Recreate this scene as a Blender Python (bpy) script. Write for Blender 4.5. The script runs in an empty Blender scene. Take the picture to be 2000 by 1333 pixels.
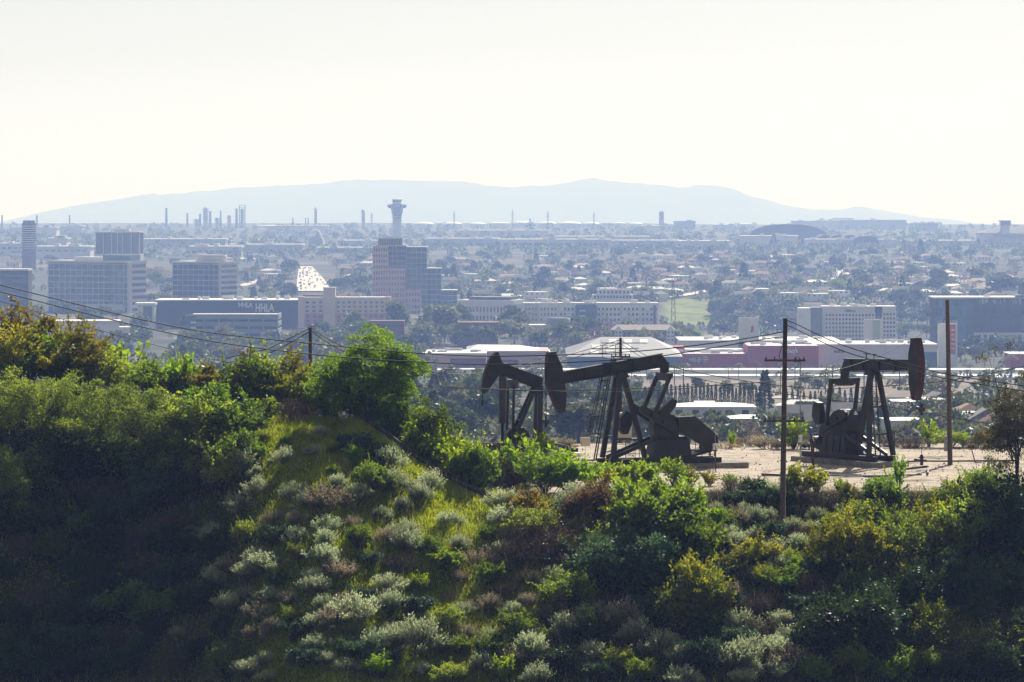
# Oil field on a scrub hillside above a hazy coastal city, looking into the sun.
import bpy, math, random
import numpy as np
from mathutils import Vector, Matrix

scene = bpy.context.scene
COL = scene.collection
RAD = math.radians

# ------------------------------------------------------------------ camera
CAM_Z = 140.0          # camera height above sea-ish datum (m)
F = 8333.0             # focal length in photo pixels (150 mm on a 36 mm sensor, 2000 px wide)
HOR = 385.0            # photo row of the true level line
cam_data = bpy.data.cameras.new('camera')
cam_data.lens = 150.0
cam_data.sensor_width = 36.0
cam_data.sensor_fit = 'HORIZONTAL'
cam_data.shift_y = -(666.5 - HOR) / 2000.0
cam_data.clip_start = 1.0
cam_data.clip_end = 90000.0
camera = bpy.data.objects.new('camera', cam_data)
COL.objects.link(camera)
camera.location = (0, 0, CAM_Z)
camera.rotation_euler = (RAD(90), 0, 0)
scene.camera = camera

# ------------------------------------------------------------------ sky, sun, exposure
SUN_EL, SUN_AZ = 37.0, 17.0      # degrees; azimuth measured from the view direction (+Y) to the right
world = bpy.data.worlds.new('World')
scene.world = world
world.use_nodes = True
wn = world.node_tree
for n in list(wn.nodes):
    wn.nodes.remove(n)
sky = wn.nodes.new('ShaderNodeTexSky')
sky.sky_type = 'NISHITA'
sky.sun_disc = False
sky.sun_elevation = RAD(SUN_EL)
sky.sun_rotation = RAD(SUN_AZ)
sky.air_density = 1.0
sky.dust_density = 0.2
sky.ozone_density = 1.0
bg = wn.nodes.new('ShaderNodeBackground')
bg.inputs['Strength'].default_value = 0.055
wo = wn.nodes.new('ShaderNodeOutputWorld')
hz = wn.nodes.new('ShaderNodeHueSaturation')       # thick white haze in the whole sky: less saturated, everywhere alike
hz.inputs['Saturation'].default_value = 0.24
wn.links.new(sky.outputs[0], hz.inputs['Color'])
wn.links.new(hz.outputs[0], bg.inputs['Color'])
wn.links.new(bg.outputs[0], wo.inputs['Surface'])

sun_data = bpy.data.lights.new('sun', 'SUN')
sun_data.energy = 5.0
sun_data.angle = RAD(0.5)
sun_data.color = (1.0, 0.955, 0.88)
sun = bpy.data.objects.new('sun', sun_data)
COL.objects.link(sun)
_az, _el = RAD(SUN_AZ), RAD(SUN_EL)
_to_sun = Vector((math.sin(_az) * math.cos(_el), math.cos(_az) * math.cos(_el), math.sin(_el)))
sun.rotation_euler = _to_sun.to_track_quat('Z', 'Y').to_euler()
sun.location = (0, 0, 400)

scene.view_settings.view_transform = 'Standard'
scene.view_settings.look = 'None'
scene.view_settings.exposure = 0.56
scene.view_settings.gamma = 1.0
scene.view_settings.use_curve_mapping = False
scene.cycles.max_bounces = 6
scene.cycles.diffuse_bounces = 2
scene.cycles.glossy_bounces = 2
scene.cycles.transmission_bounces = 4
scene.cycles.transparent_max_bounces = 4
scene.cycles.volume_bounces = 1
scene.cycles.use_denoising = True

# ------------------------------------------------------------------ helpers
rng = np.random.default_rng(11)
R = random.Random(5)


def at(px, py, Y):
    """world point on photo pixel (px, py) at distance Y"""
    return Vector(((px - 1000.0) / F * Y, Y, CAM_Z - (py - HOR) / F * Y))


def wx(px, Y):
    return (px - 1000.0) / F * Y


def wz(py, Y):
    return CAM_Z - (py - HOR) / F * Y


def pix(v):
    return 1000 + v[0] / v[1] * F, HOR + (CAM_Z - v[2]) / v[1] * F


def tag(o, label=None, cat=None, group=None, kind=None):
    if label: o['label'] = label
    if cat: o['category'] = cat
    if group: o['group'] = group
    if kind: o['kind'] = kind
    return o


def empty(name, loc=(0, 0, 0), rz=0.0, label=None, cat=None, group=None):
    o = bpy.data.objects.new(name, None)
    o.empty_display_size = 0.3
    COL.objects.link(o)
    o.location = loc
    o.rotation_euler = (0, 0, rz)
    return tag(o, label, cat, group)


def mesh_obj(name, me, parent=None, loc=None):
    o = bpy.data.objects.new(name, me)
    COL.objects.link(o)
    if parent is not None: o.parent = parent
    if loc is not None: o.location = loc
    return o


def copy_tree(o, parent=None):
    c = o.copy()
    COL.objects.link(c)
    c.parent = parent
    for ch in list(o.children):
        copy_tree(ch, c)
    return c


class MB:
    """collects boxes, bars, tubes, prisms; build() links them as one mesh"""
    def __init__(self):
        self.v, self.f, self.smooth = [], [], []

    def raw(self, vs, fs, sm=False):
        b = len(self.v)
        self.v += [tuple(p) for p in vs]
        for q in fs:
            self.f.append(tuple(i + b for i in q)); self.smooth.append(sm)
        return self

    def box(self, x0, x1, y0, y1, z0, z1):
        vs = [(x, y, z) for z in (z0, z1) for y in (y0, y1) for x in (x0, x1)]
        return self.raw(vs, [(0, 2, 3, 1), (4, 5, 7, 6), (0, 1, 5, 4), (2, 6, 7, 3), (0, 4, 6, 2), (1, 3, 7, 5)])

    def bar(self, a, b, w, h=None, up=(0, 0, 1)):
        """rectangular bar from a to b, w wide sideways, h high along up"""
        a, b = Vector(a), Vector(b)
        h = h or w
        d = (b - a).normalized()
        u = Vector(up)
        if abs(d.dot(u)) > 0.98: u = Vector((1, 0, 0))
        s = d.cross(u).normalized() * (w / 2)
        t = s.cross(d).normalized() * (h / 2)
        vs = [p + i * s + j * t for p in (a, b) for i, j in ((-1, -1), (1, -1), (1, 1), (-1, 1))]
        return self.raw(vs, [(0, 1, 2, 3), (4, 7, 6, 5), (0, 4, 5, 1), (1, 5, 6, 2), (2, 6, 7, 3), (3, 7, 4, 0)])

    def tube(self, pts, r, n=6, cap=True, sm=True):
        pts = [Vector(p) for p in pts]
        rs = r if isinstance(r, (list, tuple)) else [r] * len(pts)
        rings = []
        for i, p in enumerate(pts):
            d = (pts[min(i + 1, len(pts) - 1)] - pts[max(i - 1, 0)])
            if d.length < 1e-9: d = Vector((0, 0, 1))
            d.normalize()
            u = Vector((0, 0, 1)) if abs(d.z) < 0.9 else Vector((1, 0, 0))
            s = d.cross(u).normalized(); t = s.cross(d)
            rings.append([p + rs[i] * (math.cos(k * 2 * math.pi / n) * s + math.sin(k * 2 * math.pi / n) * t) for k in range(n)])
        vs = [q for g in rings for q in g]
        fs = []
        for i in range(len(rings) - 1):
            for k in range(n):
                fs.append((i * n + k, i * n + (k + 1) % n, (i + 1) * n + (k + 1) % n, (i + 1) * n + k))
        self.raw(vs, fs, sm)
        if cap:
            b = len(self.v) - len(vs)
            self.f.append(tuple(b + k for k in range(n))); self.smooth.append(False)
            self.f.append(tuple(b + (len(rings) - 1) * n + n - 1 - k for k in range(n))); self.smooth.append(False)
        return self

    def lathe(self, prof, n=24, c=(0, 0, 0), sm=True, sx=1.0, sy=1.0):
        """profile [(r, z)] turned about the vertical through c"""
        vs = [(c[0] + sx * r * math.cos(2 * math.pi * k / n), c[1] + sy * r * math.sin(2 * math.pi * k / n), c[2] + z) for r, z in prof for k in range(n)]
        fs = [(i * n + k, i * n + (k + 1) % n, (i + 1) * n + (k + 1) % n, (i + 1) * n + k) for i in range(len(prof) - 1) for k in range(n)]
        fs.append(tuple(range(n - 1, -1, -1)))
        fs.append(tuple((len(prof) - 1) * n + k for k in range(n)))
        return self.raw(vs, fs, sm)

    def prism(self, poly, y0, y1):
        """polygon [(x, z)] extruded along y"""
        n = len(poly)
        vs = [(x, y0, z) for x, z in poly] + [(x, y1, z) for x, z in poly]
        fs = [tuple(range(n)), tuple(range(2 * n - 1, n - 1, -1))]
        fs += [(k, k + n, (k + 1) % n + n, (k + 1) % n) for k in range(n)]
        return self.raw(vs, fs)

    def slab(self, poly, z0, z1):
        """polygon [(x, y)] extruded along z"""
        n = len(poly)
        vs = [(x, y, z0) for x, y in poly] + [(x, y, z1) for x, y in poly]
        fs = [tuple(range(n - 1, -1, -1)), tuple(range(n, 2 * n))]
        fs += [(k, (k + 1) % n, (k + 1) % n + n, k + n) for k in range(n)]
        return self.raw(vs, fs)

    def mesh(self, name, mat):
        me = bpy.data.meshes.new(name)
        me.from_pydata(self.v, [], self.f)
        me.polygons.foreach_set('use_smooth', self.smooth)
        if mat is not None: me.materials.append(mat)
        me.update()
        return me

    def build(self, name, mat, parent=None, loc=None):
        return mesh_obj(name, self.mesh(name, mat), parent, loc)


ONES = ['', 'first', 'second', 'third', 'fourth', 'fifth', 'sixth', 'seventh', 'eighth', 'ninth', 'tenth', 'eleventh', 'twelfth',
        'thirteenth', 'fourteenth', 'fifteenth', 'sixteenth', 'seventeenth', 'eighteenth', 'nineteenth']
TENS = {2: 'twent', 3: 'thirt', 4: 'fort', 5: 'fift', 6: 'sixt', 7: 'sevent', 8: 'eight', 9: 'ninet'}


def ordinal(k, n=0):
    if n > 1 and k == 1: return 'leftmost'
    if n > 2 and k == n: return 'rightmost'
    if k < 20: return ONES[k]
    t, o = divmod(k, 10)
    return TENS[t] + ('ieth' if o == 0 else 'y-' + ONES[o])


# ------------------------------------------------------------------ materials
def new_mat(name):
    m = bpy.data.materials.new(name)
    m.use_nodes = True
    nt = m.node_tree
    return m, nt, nt.nodes['Principled BSDF']


def lin(c):
    return (c[0], c[1], c[2], 1.0)


def surf(name, c, c2=None, scale=3.0, rough=0.75, metal=0.0, bump=0.0, spec=0.3, detail=5.0):
    """two-tone noisy surface in object space"""
    m, nt, p = new_mat(name)
    N, L = nt.nodes, nt.links
    p.inputs['Roughness'].default_value = rough
    p.inputs['Metallic'].default_value = metal
    p.inputs['Specular IOR Level'].default_value = spec
    tc = N.new('ShaderNodeTexCoord')
    nz = N.new('ShaderNodeTexNoise')
    nz.inputs['Scale'].default_value = scale
    nz.inputs['Detail'].default_value = detail
    L.new(tc.outputs['Object'], nz.inputs['Vector'])
    cr = N.new('ShaderNodeValToRGB')
    c2 = c2 or tuple(x * 0.72 for x in c)
    cr.color_ramp.elements[0].position = 0.32
    cr.color_ramp.elements[1].position = 0.68
    cr.color_ramp.elements[0].color = lin(c2)
    cr.color_ramp.elements[1].color = lin(c)
    L.new(nz.outputs['Fac'], cr.inputs['Fac'])
    L.new(cr.outputs['Color'], p.inputs['Base Color'])
    if bump:
        b = N.new('ShaderNodeBump')
        b.inputs['Strength'].default_value = bump
        b.inputs['Distance'].default_value = 0.05
        L.new(nz.outputs['Fac'], b.inputs['Height'])
        L.new(b.outputs['Normal'], p.inputs['Normal'])
    return m


def leaf_mat(name, a, b, trans=0.45, tcol=None, rough=0.55, vary=0.35, spec=0.25):
    """foliage: per-leaf tint between a and b, per-plant variation, light shining through"""
    m, nt, p = new_mat(name)
    N, L = nt.nodes, nt.links
    p.inputs['Roughness'].default_value = rough
    p.inputs['Specular IOR Level'].default_value = spec
    at_ = N.new('ShaderNodeAttribute'); at_.attribute_name = 'tint'
    mx = N.new('ShaderNodeMix'); mx.data_type = 'RGBA'
    mx.inputs[6].default_value = lin(a); mx.inputs[7].default_value = lin(b)
    L.new(at_.outputs['Fac'], mx.inputs[0])
    oi = N.new('ShaderNodeObjectInfo')
    mr = N.new('ShaderNodeMapRange')
    mr.inputs['To Min'].default_value = 1 - vary; mr.inputs['To Max'].default_value = 1 + vary
    L.new(oi.outputs['Random'], mr.inputs['Value'])
    hs = N.new('ShaderNodeHueSaturation')
    hm = N.new('ShaderNodeMapRange')
    hm.inputs['To Min'].default_value = 0.485; hm.inputs['To Max'].default_value = 0.515
    mm = N.new('ShaderNodeMath'); mm.operation = 'FRACT'
    m2 = N.new('ShaderNodeMath'); m2.operation = 'MULTIPLY'; m2.inputs[1].default_value = 7.31
    L.new(oi.outputs['Random'], m2.inputs[0]); L.new(m2.outputs[0], mm.inputs[0]); L.new(mm.outputs[0], hm.inputs['Value'])
    L.new(hm.outputs[0], hs.inputs['Hue']); L.new(mr.outputs[0], hs.inputs['Value'])
    L.new(mx.outputs[2], hs.inputs['Color'])
    L.new(hs.outputs[0], p.inputs['Base Color'])
    if trans > 0:
        tr = N.new('ShaderNodeBsdfTranslucent')
        tm = N.new('ShaderNodeMix'); tm.data_type = 'RGBA'; tm.blend_type = 'MULTIPLY'; tm.inputs[0].default_value = 1
        tm.inputs[7].default_value = lin(tcol or (1.7, 1.75, 0.6))
        L.new(hs.outputs[0], tm.inputs[6]); L.new(tm.outputs[2], tr.inputs['Color'])
        ms = N.new('ShaderNodeMixShader'); ms.inputs[0].default_value = trans
        L.new(p.outputs[0], ms.inputs[1]); L.new(tr.outputs[0], ms.inputs[2])
        L.new(ms.outputs[0], N['Material Output'].inputs['Surface'])
    return m


def glass_mat(name, c, rough=0.12, spec=0.6):
    m, nt, p = new_mat(name)
    N, L = nt.nodes, nt.links
    p.inputs['Roughness'].default_value = rough
    p.inputs['Specular IOR Level'].default_value = spec
    oi = N.new('ShaderNodeObjectInfo')
    mr = N.new('ShaderNodeMapRange'); mr.inputs['To Min'].default_value = 0.55; mr.inputs['To Max'].default_value = 1.6
    L.new(oi.outputs['Random'], mr.inputs['Value'])
    hs = N.new('ShaderNodeHueSaturation'); hs.inputs['Color'].default_value = lin(c)
    L.new(mr.outputs[0], hs.inputs['Value']); L.new(hs.outputs[0], p.inputs['Base Color'])
    return m


M = {}
M['steel'] = surf('dark_painted_steel', (0.036, 0.027, 0.023), (0.012, 0.011, 0.011), 1.1, 0.55, 0.0, 0.15, 0.35)
M['steel_rust'] = surf('rusted_steel', (0.075, 0.035, 0.022), (0.03, 0.02, 0.018), 3.0, 0.7)
M['red_steel'] = surf('weathered_red_steel', (0.085, 0.018, 0.013), (0.032, 0.014, 0.012), 1.6, 0.6)
M['grey_steel'] = surf('galvanised_steel', (0.30, 0.30, 0.29), (0.2, 0.2, 0.2), 4, 0.5, 0.2)
M['grey_tank'] = surf('grey_painted_cylinder', (0.10, 0.088, 0.075), (0.06, 0.055, 0.05), 2.0, 0.6)
M['cable'] = surf('black_cable', (0.012, 0.012, 0.013), None, 3, 0.6)
M['wood'] = surf('weathered_pole_wood', (0.16, 0.105, 0.072), (0.085, 0.055, 0.04), 5.0, 0.85, bump=0.3)
M['concrete'] = surf('stained_concrete', (0.30, 0.27, 0.235), (0.16, 0.145, 0.13), 1.6, 0.9, bump=0.2)
M['conc_dark'] = surf('oily_concrete', (0.07, 0.06, 0.055), (0.04, 0.036, 0.034), 1.4, 0.85)
M['white'] = surf('white_paint', (0.82, 0.82, 0.81), (0.72, 0.72, 0.71), 0.15, 0.7)
M['offwhite'] = surf('off_white_stucco', (0.74, 0.72, 0.69), (0.64, 0.62, 0.60), 0.1, 0.8)
M['roofwhite'] = surf('white_flat_roof', (0.75, 0.74, 0.72), (0.6, 0.59, 0.57), 0.05, 0.7)
M['cream'] = surf('cream_stucco', (0.74, 0.62, 0.50), (0.66, 0.55, 0.44), 0.1, 0.8)
M['salmon'] = surf('salmon_stucco', (0.52, 0.29, 0.24), (0.46, 0.25, 0.21), 0.1, 0.8)
M['pinkstone'] = surf('pink_granite', (0.64, 0.47, 0.45), (0.57, 0.42, 0.40), 0.2, 0.7)
M['greyband'] = surf('pale_grey_precast', (0.66, 0.65, 0.64), (0.58, 0.57, 0.56), 0.2, 0.8)
M['darkblue'] = surf('dark_slate_cladding', (0.042, 0.055, 0.078), (0.034, 0.044, 0.062), 0.06, 0.6)
M['garage'] = surf('grey_garage_concrete', (0.26, 0.28, 0.31), (0.2, 0.22, 0.245), 0.1, 0.8)
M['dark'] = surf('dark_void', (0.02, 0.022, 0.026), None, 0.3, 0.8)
M['glass'] = glass_mat('tinted_glass', (0.04, 0.065, 0.10))
M['glass_teal'] = glass_mat('teal_glass', (0.045, 0.12, 0.15))
M['glass_pale'] = glass_mat('pale_reflective_glass', (0.3, 0.38, 0.38), 0.2)
M['mullion'] = surf('pale_mullion', (0.62, 0.64, 0.66), None, 0.5, 0.6)
M['brick'] = surf('dark_red_brick', (0.17, 0.062, 0.058), (0.13, 0.05, 0.05), 0.2, 0.8)
M['store_red'] = surf('store_red_stucco', (0.5, 0.075, 0.09), (0.42, 0.06, 0.075), 0.06, 0.8)
M['store_pink'] = surf('pinkish_stucco', (0.5, 0.36, 0.34), (0.43, 0.31, 0.3), 0.06, 0.8)
M['tile_roof'] = surf('clay_tile_roof', (0.32, 0.16, 0.11), (0.24, 0.12, 0.085), 0.4, 0.85)
M['grey_roof'] = surf('grey_shingle_roof', (0.2, 0.19, 0.19), (0.14, 0.135, 0.135), 0.4, 0.85)
M['tan_roof'] = surf('tan_shingle_roof', (0.42, 0.35, 0.3), (0.33, 0.28, 0.24), 0.4, 0.85)
M['pale_metal'] = surf('pale_metal_roof', (0.46, 0.48, 0.5), (0.4, 0.42, 0.44), 0.05, 0.5)
M['warehouse'] = surf('dull_grey_membrane_roof', (0.27, 0.27, 0.29), (0.2, 0.2, 0.22), 0.06, 0.7)
M['hangar'] = surf('dark_hangar_roof', (0.085, 0.09, 0.095), (0.07, 0.074, 0.078), 0.05, 0.7)
M['tower_grey'] = surf('control_tower_concrete', (0.5, 0.5, 0.49), (0.43, 0.43, 0.42), 0.2, 0.7)
M['refinery'] = surf('refinery_steel', (0.12, 0.115, 0.11), (0.08, 0.078, 0.075), 0.2, 0.6)
M['bluewall'] = surf('blue_wall_panel', (0.10, 0.17, 0.26), None, 0.1, 0.7)
M['tealpanel'] = surf('teal_frame_panel', (0.05, 0.13, 0.18), None, 0.1, 0.6)
M['banner'] = surf('red_banner', (0.45, 0.07, 0.09), (0.5, 0.12, 0.12), 0.6, 0.7)
M['yellowbanner'] = surf('yellow_green_banner', (0.5, 0.55, 0.25), (0.35, 0.5, 0.5), 0.5, 0.7)
M['asphalt'] = surf('sun_worn_asphalt', (0.11, 0.105, 0.10), (0.085, 0.082, 0.08), 0.08, 0.33, spec=0.6)
M['glare_road'] = surf('sun_glare_road', (0.45, 0.43, 0.40), (0.36, 0.34, 0.32), 0.05, 0.6)  # pale base colour stands in for sun glare on the avenue; streets reuse it
M['bark'] = surf('dark_bark', (0.045, 0.034, 0.027), (0.025, 0.02, 0.017), 6, 0.9, bump=0.3)
M['greybark'] = surf('grey_brown_bark', (0.11, 0.09, 0.08), (0.07, 0.058, 0.05), 6, 0.9, bump=0.3)
M['twig'] = surf('dry_twigs', (0.15, 0.105, 0.085), (0.085, 0.06, 0.055), 3, 0.9)

# ================================================================== terrain
PAD_Z = 118.1
# crest / pad edge of the near hill: photo column, photo row, distance
CREST = [(-900, 690, 340), (-300, 735, 336), (0, 752, 335), (150, 765, 335), (300, 785, 333), (420, 804, 331), (520, 816, 329), (620, 822, 328),
         (700, 826, 327), (745, 852, 326), (790, 888, 324), (850, 930, 321), (910, 962, 318.5), (960, 983, 316.5), (1030, 980, 315), (1120, 965, 316),
         (1300, 958, 318), (1450, 958, 318), (1700, 960, 318), (1950, 956, 318), (2300, 945, 319), (2900, 930, 322)]
_ck = [at(*c) for c in CREST]
CX = np.array([c.x for c in _ck]); CY = np.array([c.y for c in _ck]); CZ = np.array([c.z for c in _ck])
_tan = [(-900, .84), (0, .82), (250, .80), (420, .70), (560, .60), (700, .50), (900, .43), (1050, .40), (1300, .40), (1650, .42), (1850, .52), (2000, .62), (2900, .65)]
TX = np.array([wx(a, 325) for a, _ in _tan]); TT = np.array([b for _, b in _tan])


RX = np.array([wx(a, 325) for a in (0, 300, 450, 520, 650, 720, 850, 960, 1100, 1300, 2000)]); RR = np.array([1.6, 1.6, 4, 8.5, 8.5, 6, 5, 4, 2, 2.5, 2.5])


def vnoise(x, y, seed=0, octaves=4):
    """smooth value noise, vectorised"""
    x = np.asarray(x, float); y = np.asarray(y, float)
    out = np.zeros(np.broadcast(x, y).shape); amp = 1.0; tot = 0
    for o in range(octaves):
        xi = np.floor(x); yi = np.floor(y)
        fx = x - xi; fy = y - yi
        fx = fx * fx * (3 - 2 * fx); fy = fy * fy * (3 - 2 * fy)

        def h(a, b):
            n = np.sin(a * 127.1 + b * 311.7 + (seed + o * 17) * 74.7) * 43758.5453
            return n - np.floor(n)
        v = (h(xi, yi) * (1 - fx) + h(xi + 1, yi) * fx) * (1 - fy) + (h(xi, yi + 1) * (1 - fx) + h(xi + 1, yi + 1) * fx) * fy
        out += amp * (v - 0.5); tot += amp
        amp *= 0.5; x = x * 2.03 + 3.1; y = y * 2.03 + 1.7
    return out / tot * 2


def sstep(a, b, x):
    t = np.clip((np.asarray(x, float) - a) / (b - a), 0, 1)
    return t * t * (3 - 2 * t)


def hill_z(X, Y):
    X = np.asarray(X, float); Y = np.asarray(Y, float)
    yc = np.interp(X, CX, CY); zc = np.interp(X, CX, CZ); t = np.interp(X, TX, TT)
    d = yc - Y
    dd = np.maximum(d, 0)
    r = np.interp(X, RX, RR)
    front = zc - t * (dd - r * (1 - np.exp(-dd / r)))
    front = front + 0.55 * vnoise(X * .22, Y * .22, 3) * sstep(0.5, 5, dd)
    # shallow gully between the left hill and the bench
    gx = wx(1130, 305)
    front = front - 1.0 * np.exp(-((X - gx) / 7.0) ** 2) * sstep(2, 14, dd)
    front = np.maximum(front, 97 + 0.02 * (Y - 255))
    back_pad = PAD_Z + (zc - PAD_Z) * np.exp(-np.maximum(-d, 0) / 6.0) * 1.0
    back_hill = zc - 0.06 * np.maximum(-d, 0)
    isleft = 1 - sstep(wx(690, 325), wx(800, 325), X)
    back = back_hill * isleft + back_pad * (1 - isleft)
    back = back + 0.06 * vnoise(X * .5, Y * .5, 9)
    edge = 352 + 27 * sstep(wx(820, 340), wx(980, 340), X)          # far rim of the bench
    drop = np.maximum(Y - edge, 0)
    back = back - 0.62 * (drop - 1.5 * (1 - np.exp(-drop / 1.5)))
    back = np.maximum(back, 86.0)
    return np.where(d > 0, front, back)


PROF_Y = np.array([430, 800, 1100, 1400, 1700, 2200, 2500, 3000, 3500, 3900, 4300, 5000, 5500, 6500, 7500, 9000, 11000, 13000, 14000, 15500])
PROF_L = np.array([86, 84, 79, 72, 62, 46, 38, 32, 32, 34, 36, 40, 43, 48, 52, 57, 61, 60, 40, -165.])
PROF_R = np.array([86, 84, 79, 72, 62, 46, 38, 28, 20, 18, 42, 43.5, 45, 49, 52, 57, 59, 56, 38, -165.])


def valley_z(X, Y):
    X = np.asarray(X, float); Y = np.asarray(Y, float)
    u = 1000 + X / np.maximum(Y, 1) * F
    w = sstep(1220, 1330, u)
    z = np.interp(Y, PROF_Y, PROF_L) * (1 - w) + np.interp(Y, PROF_Y, PROF_R) * w
    amp = np.interp(Y, [430, 1200, 2000, 3900, 4300, 7000, 12000, 15500], [0, 1.0, .6, .4, 2.2, 2.2, 3, 0])
    return z + amp * vnoise(X * .006, Y * .004, 5, 3)


def ground(X, Y):
    return np.where(np.asarray(Y, float) < 430, hill_z(X, Y), valley_z(X, Y))


_YH = np.arange(262, 430, 0.25)
_YV = np.concatenate([np.arange(430, 6000, 6.0), np.arange(6000, 15000, 25.0)])


def hit_hill(px, py):
    """first point of the near hill on photo pixel (px, py)"""
    X = (px - 1000) / F * _YH; Z = CAM_Z - (py - HOR) / F * _YH
    k = np.nonzero(Z <= hill_z(X, _YH))[0]
    i = k[0] if len(k) else len(_YH) - 1
    if _YH[i] > 383 or (px < 860 and _YH[i] > 352):      # the line of sight clears the crest: stand just behind it
        yc = float(np.interp(wx(px, 330), CX, CY)) + 1.5
        return Vector((wx(px, yc), yc, float(hill_z(wx(px, yc), yc))))
    return Vector((X[i], _YH[i], float(hill_z(X[i], _YH[i]))))


def hit_valley(px, py):
    X = (px - 1000) / F * _YV; Z = CAM_Z - (py - HOR) / F * _YV
    k = np.nonzero(Z <= valley_z(X, _YV))[0]
    i = k[0] if len(k) else len(_YV) - 1
    return Vector((X[i], _YV[i], float(valley_z(X[i], _YV[i]))))


def grid_sheet(name, xs2d, ys2d, zs2d, mat, attr=None):
    ny, nx = xs2d.shape
    me = bpy.data.meshes.new(name)
    v = np.stack([xs2d, ys2d, zs2d], -1).reshape(-1, 3).astype(np.float32)
    idx = np.arange(nx * ny).reshape(ny, nx)
    q = np.stack([idx[:-1, :-1], idx[:-1, 1:], idx[1:, 1:], idx[1:, :-1]], -1).reshape(-1, 4).astype(np.int32)
    me.vertices.add(len(v)); me.vertices.foreach_set('co', v.ravel())
    me.loops.add(q.size); me.loops.foreach_set('vertex_index', q.ravel())
    me.polygons.add(len(q)); me.polygons.foreach_set('loop_start', np.arange(0, q.size, 4, dtype=np.int32))
    me.polygons.foreach_set('use_smooth', np.ones(len(q), dtype=bool))
    me.update(calc_edges=True)
    if attr is not None:
        for k, a in attr.items():
            at_ = me.attributes.new(k, 'FLOAT', 'POINT'); at_.data.foreach_set('value', a.astype(np.float32).ravel())
    me.materials.append(mat)
    return tag(mesh_obj(name, me), kind='structure')


def ground_mat(name, stops, scale, detail=8, bump=0.4, attr=None, attr_stops=None, fine=2.5, bdist=0.15, lawn=None, ruts=False):
    m, nt, p = new_mat(name)
    N, L = nt.nodes, nt.links
    p.inputs['Roughness'].default_value = 0.95
    p.inputs['Specular IOR Level'].default_value = 0.1
    tc = N.new('ShaderNodeTexCoord')

    def ramp(st, sc, dist=0.4):
        nz = N.new('ShaderNodeTexNoise'); nz.inputs['Scale'].default_value = sc; nz.inputs['Detail'].default_value = detail
        nz.inputs['Distortion'].default_value = dist
        L.new(tc.outputs['Object'], nz.inputs['Vector'])
        cr = N.new('ShaderNodeValToRGB'); e = cr.color_ramp.elements
        e[0].position = st[0][0]; e[0].color = lin(st[0][1]); e[1].position = st[-1][0]; e[1].color = lin(st[-1][1])
        for pos, c in st[1:-1]:
            x = e.new(pos); x.color = lin(c)
        L.new(nz.outputs['Fac'], cr.inputs['Fac'])
        return nz, cr
    nz, cr = ramp(stops, scale)
    out = cr.outputs['Color']
    if attr:
        nz2, cr2 = ramp(attr_stops, fine)
        a = N.new('ShaderNodeAttribute'); a.attribute_name = attr
        mx = N.new('ShaderNodeMix'); mx.data_type = 'RGBA'
        L.new(a.outputs['Fac'], mx.inputs[0]); L.new(out, mx.inputs[6]); L.new(cr2.outputs['Color'], mx.inputs[7])
        out = mx.outputs[2]
    if lawn:
        nz3, cr3 = ramp(lawn, 1.1)
        a3 = N.new('ShaderNodeAttribute'); a3.attribute_name = 'lawn'
        mx3 = N.new('ShaderNodeMix'); mx3.data_type = 'RGBA'
        L.new(a3.outputs['Fac'], mx3.inputs[0]); L.new(out, mx3.inputs[6]); L.new(cr3.outputs['Color'], mx3.inputs[7])
        out = mx3.outputs[2]
    if ruts:          # wheel tracks and spills: long streaks along the bench and dark blotches
        mp = N.new('ShaderNodeMapping'); mp.inputs['Scale'].default_value = (0.10, 1.5, 1.0); mp.inputs['Rotation'].default_value = (0, 0, 0.06)
        L.new(tc.outputs['Object'], mp.inputs['Vector'])
        for vec, sc, lo, hi, dark in ((mp.outputs[0], 1.0, .52, .60, .62), (tc.outputs['Object'], .16, .60, .68, .5)):
            nr = N.new('ShaderNodeTexNoise'); nr.inputs['Scale'].default_value = sc; nr.inputs['Detail'].default_value = 6
            L.new(vec, nr.inputs['Vector'])
            r_ = N.new('ShaderNodeMapRange'); r_.inputs['From Min'].default_value = lo; r_.inputs['From Max'].default_value = hi
            r_.inputs['To Min'].default_value = 1.0; r_.inputs['To Max'].default_value = dark
            L.new(nr.outputs['Fac'], r_.inputs['Value'])
            mu = N.new('ShaderNodeMix'); mu.data_type = 'RGBA'; mu.blend_type = 'MULTIPLY'; mu.inputs[0].default_value = 1
            L.new(out, mu.inputs[6]); L.new(r_.outputs[0], mu.inputs[7])
            out = mu.outputs[2]
    L.new(out, p.inputs['Base Color'])
    nb = N.new('ShaderNodeTexNoise'); nb.inputs['Scale'].default_value = fine; nb.inputs['Detail'].default_value = 10
    L.new(tc.outputs['Object'], nb.inputs['Vector'])
    b = N.new('ShaderNodeBump'); b.inputs['Strength'].default_value = bump; b.inputs['Distance'].default_value = bdist
    L.new(nb.outputs['Fac'], b.inputs['Height']); L.new(b.outputs['Normal'], p.inputs['Normal'])
    return m


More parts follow.
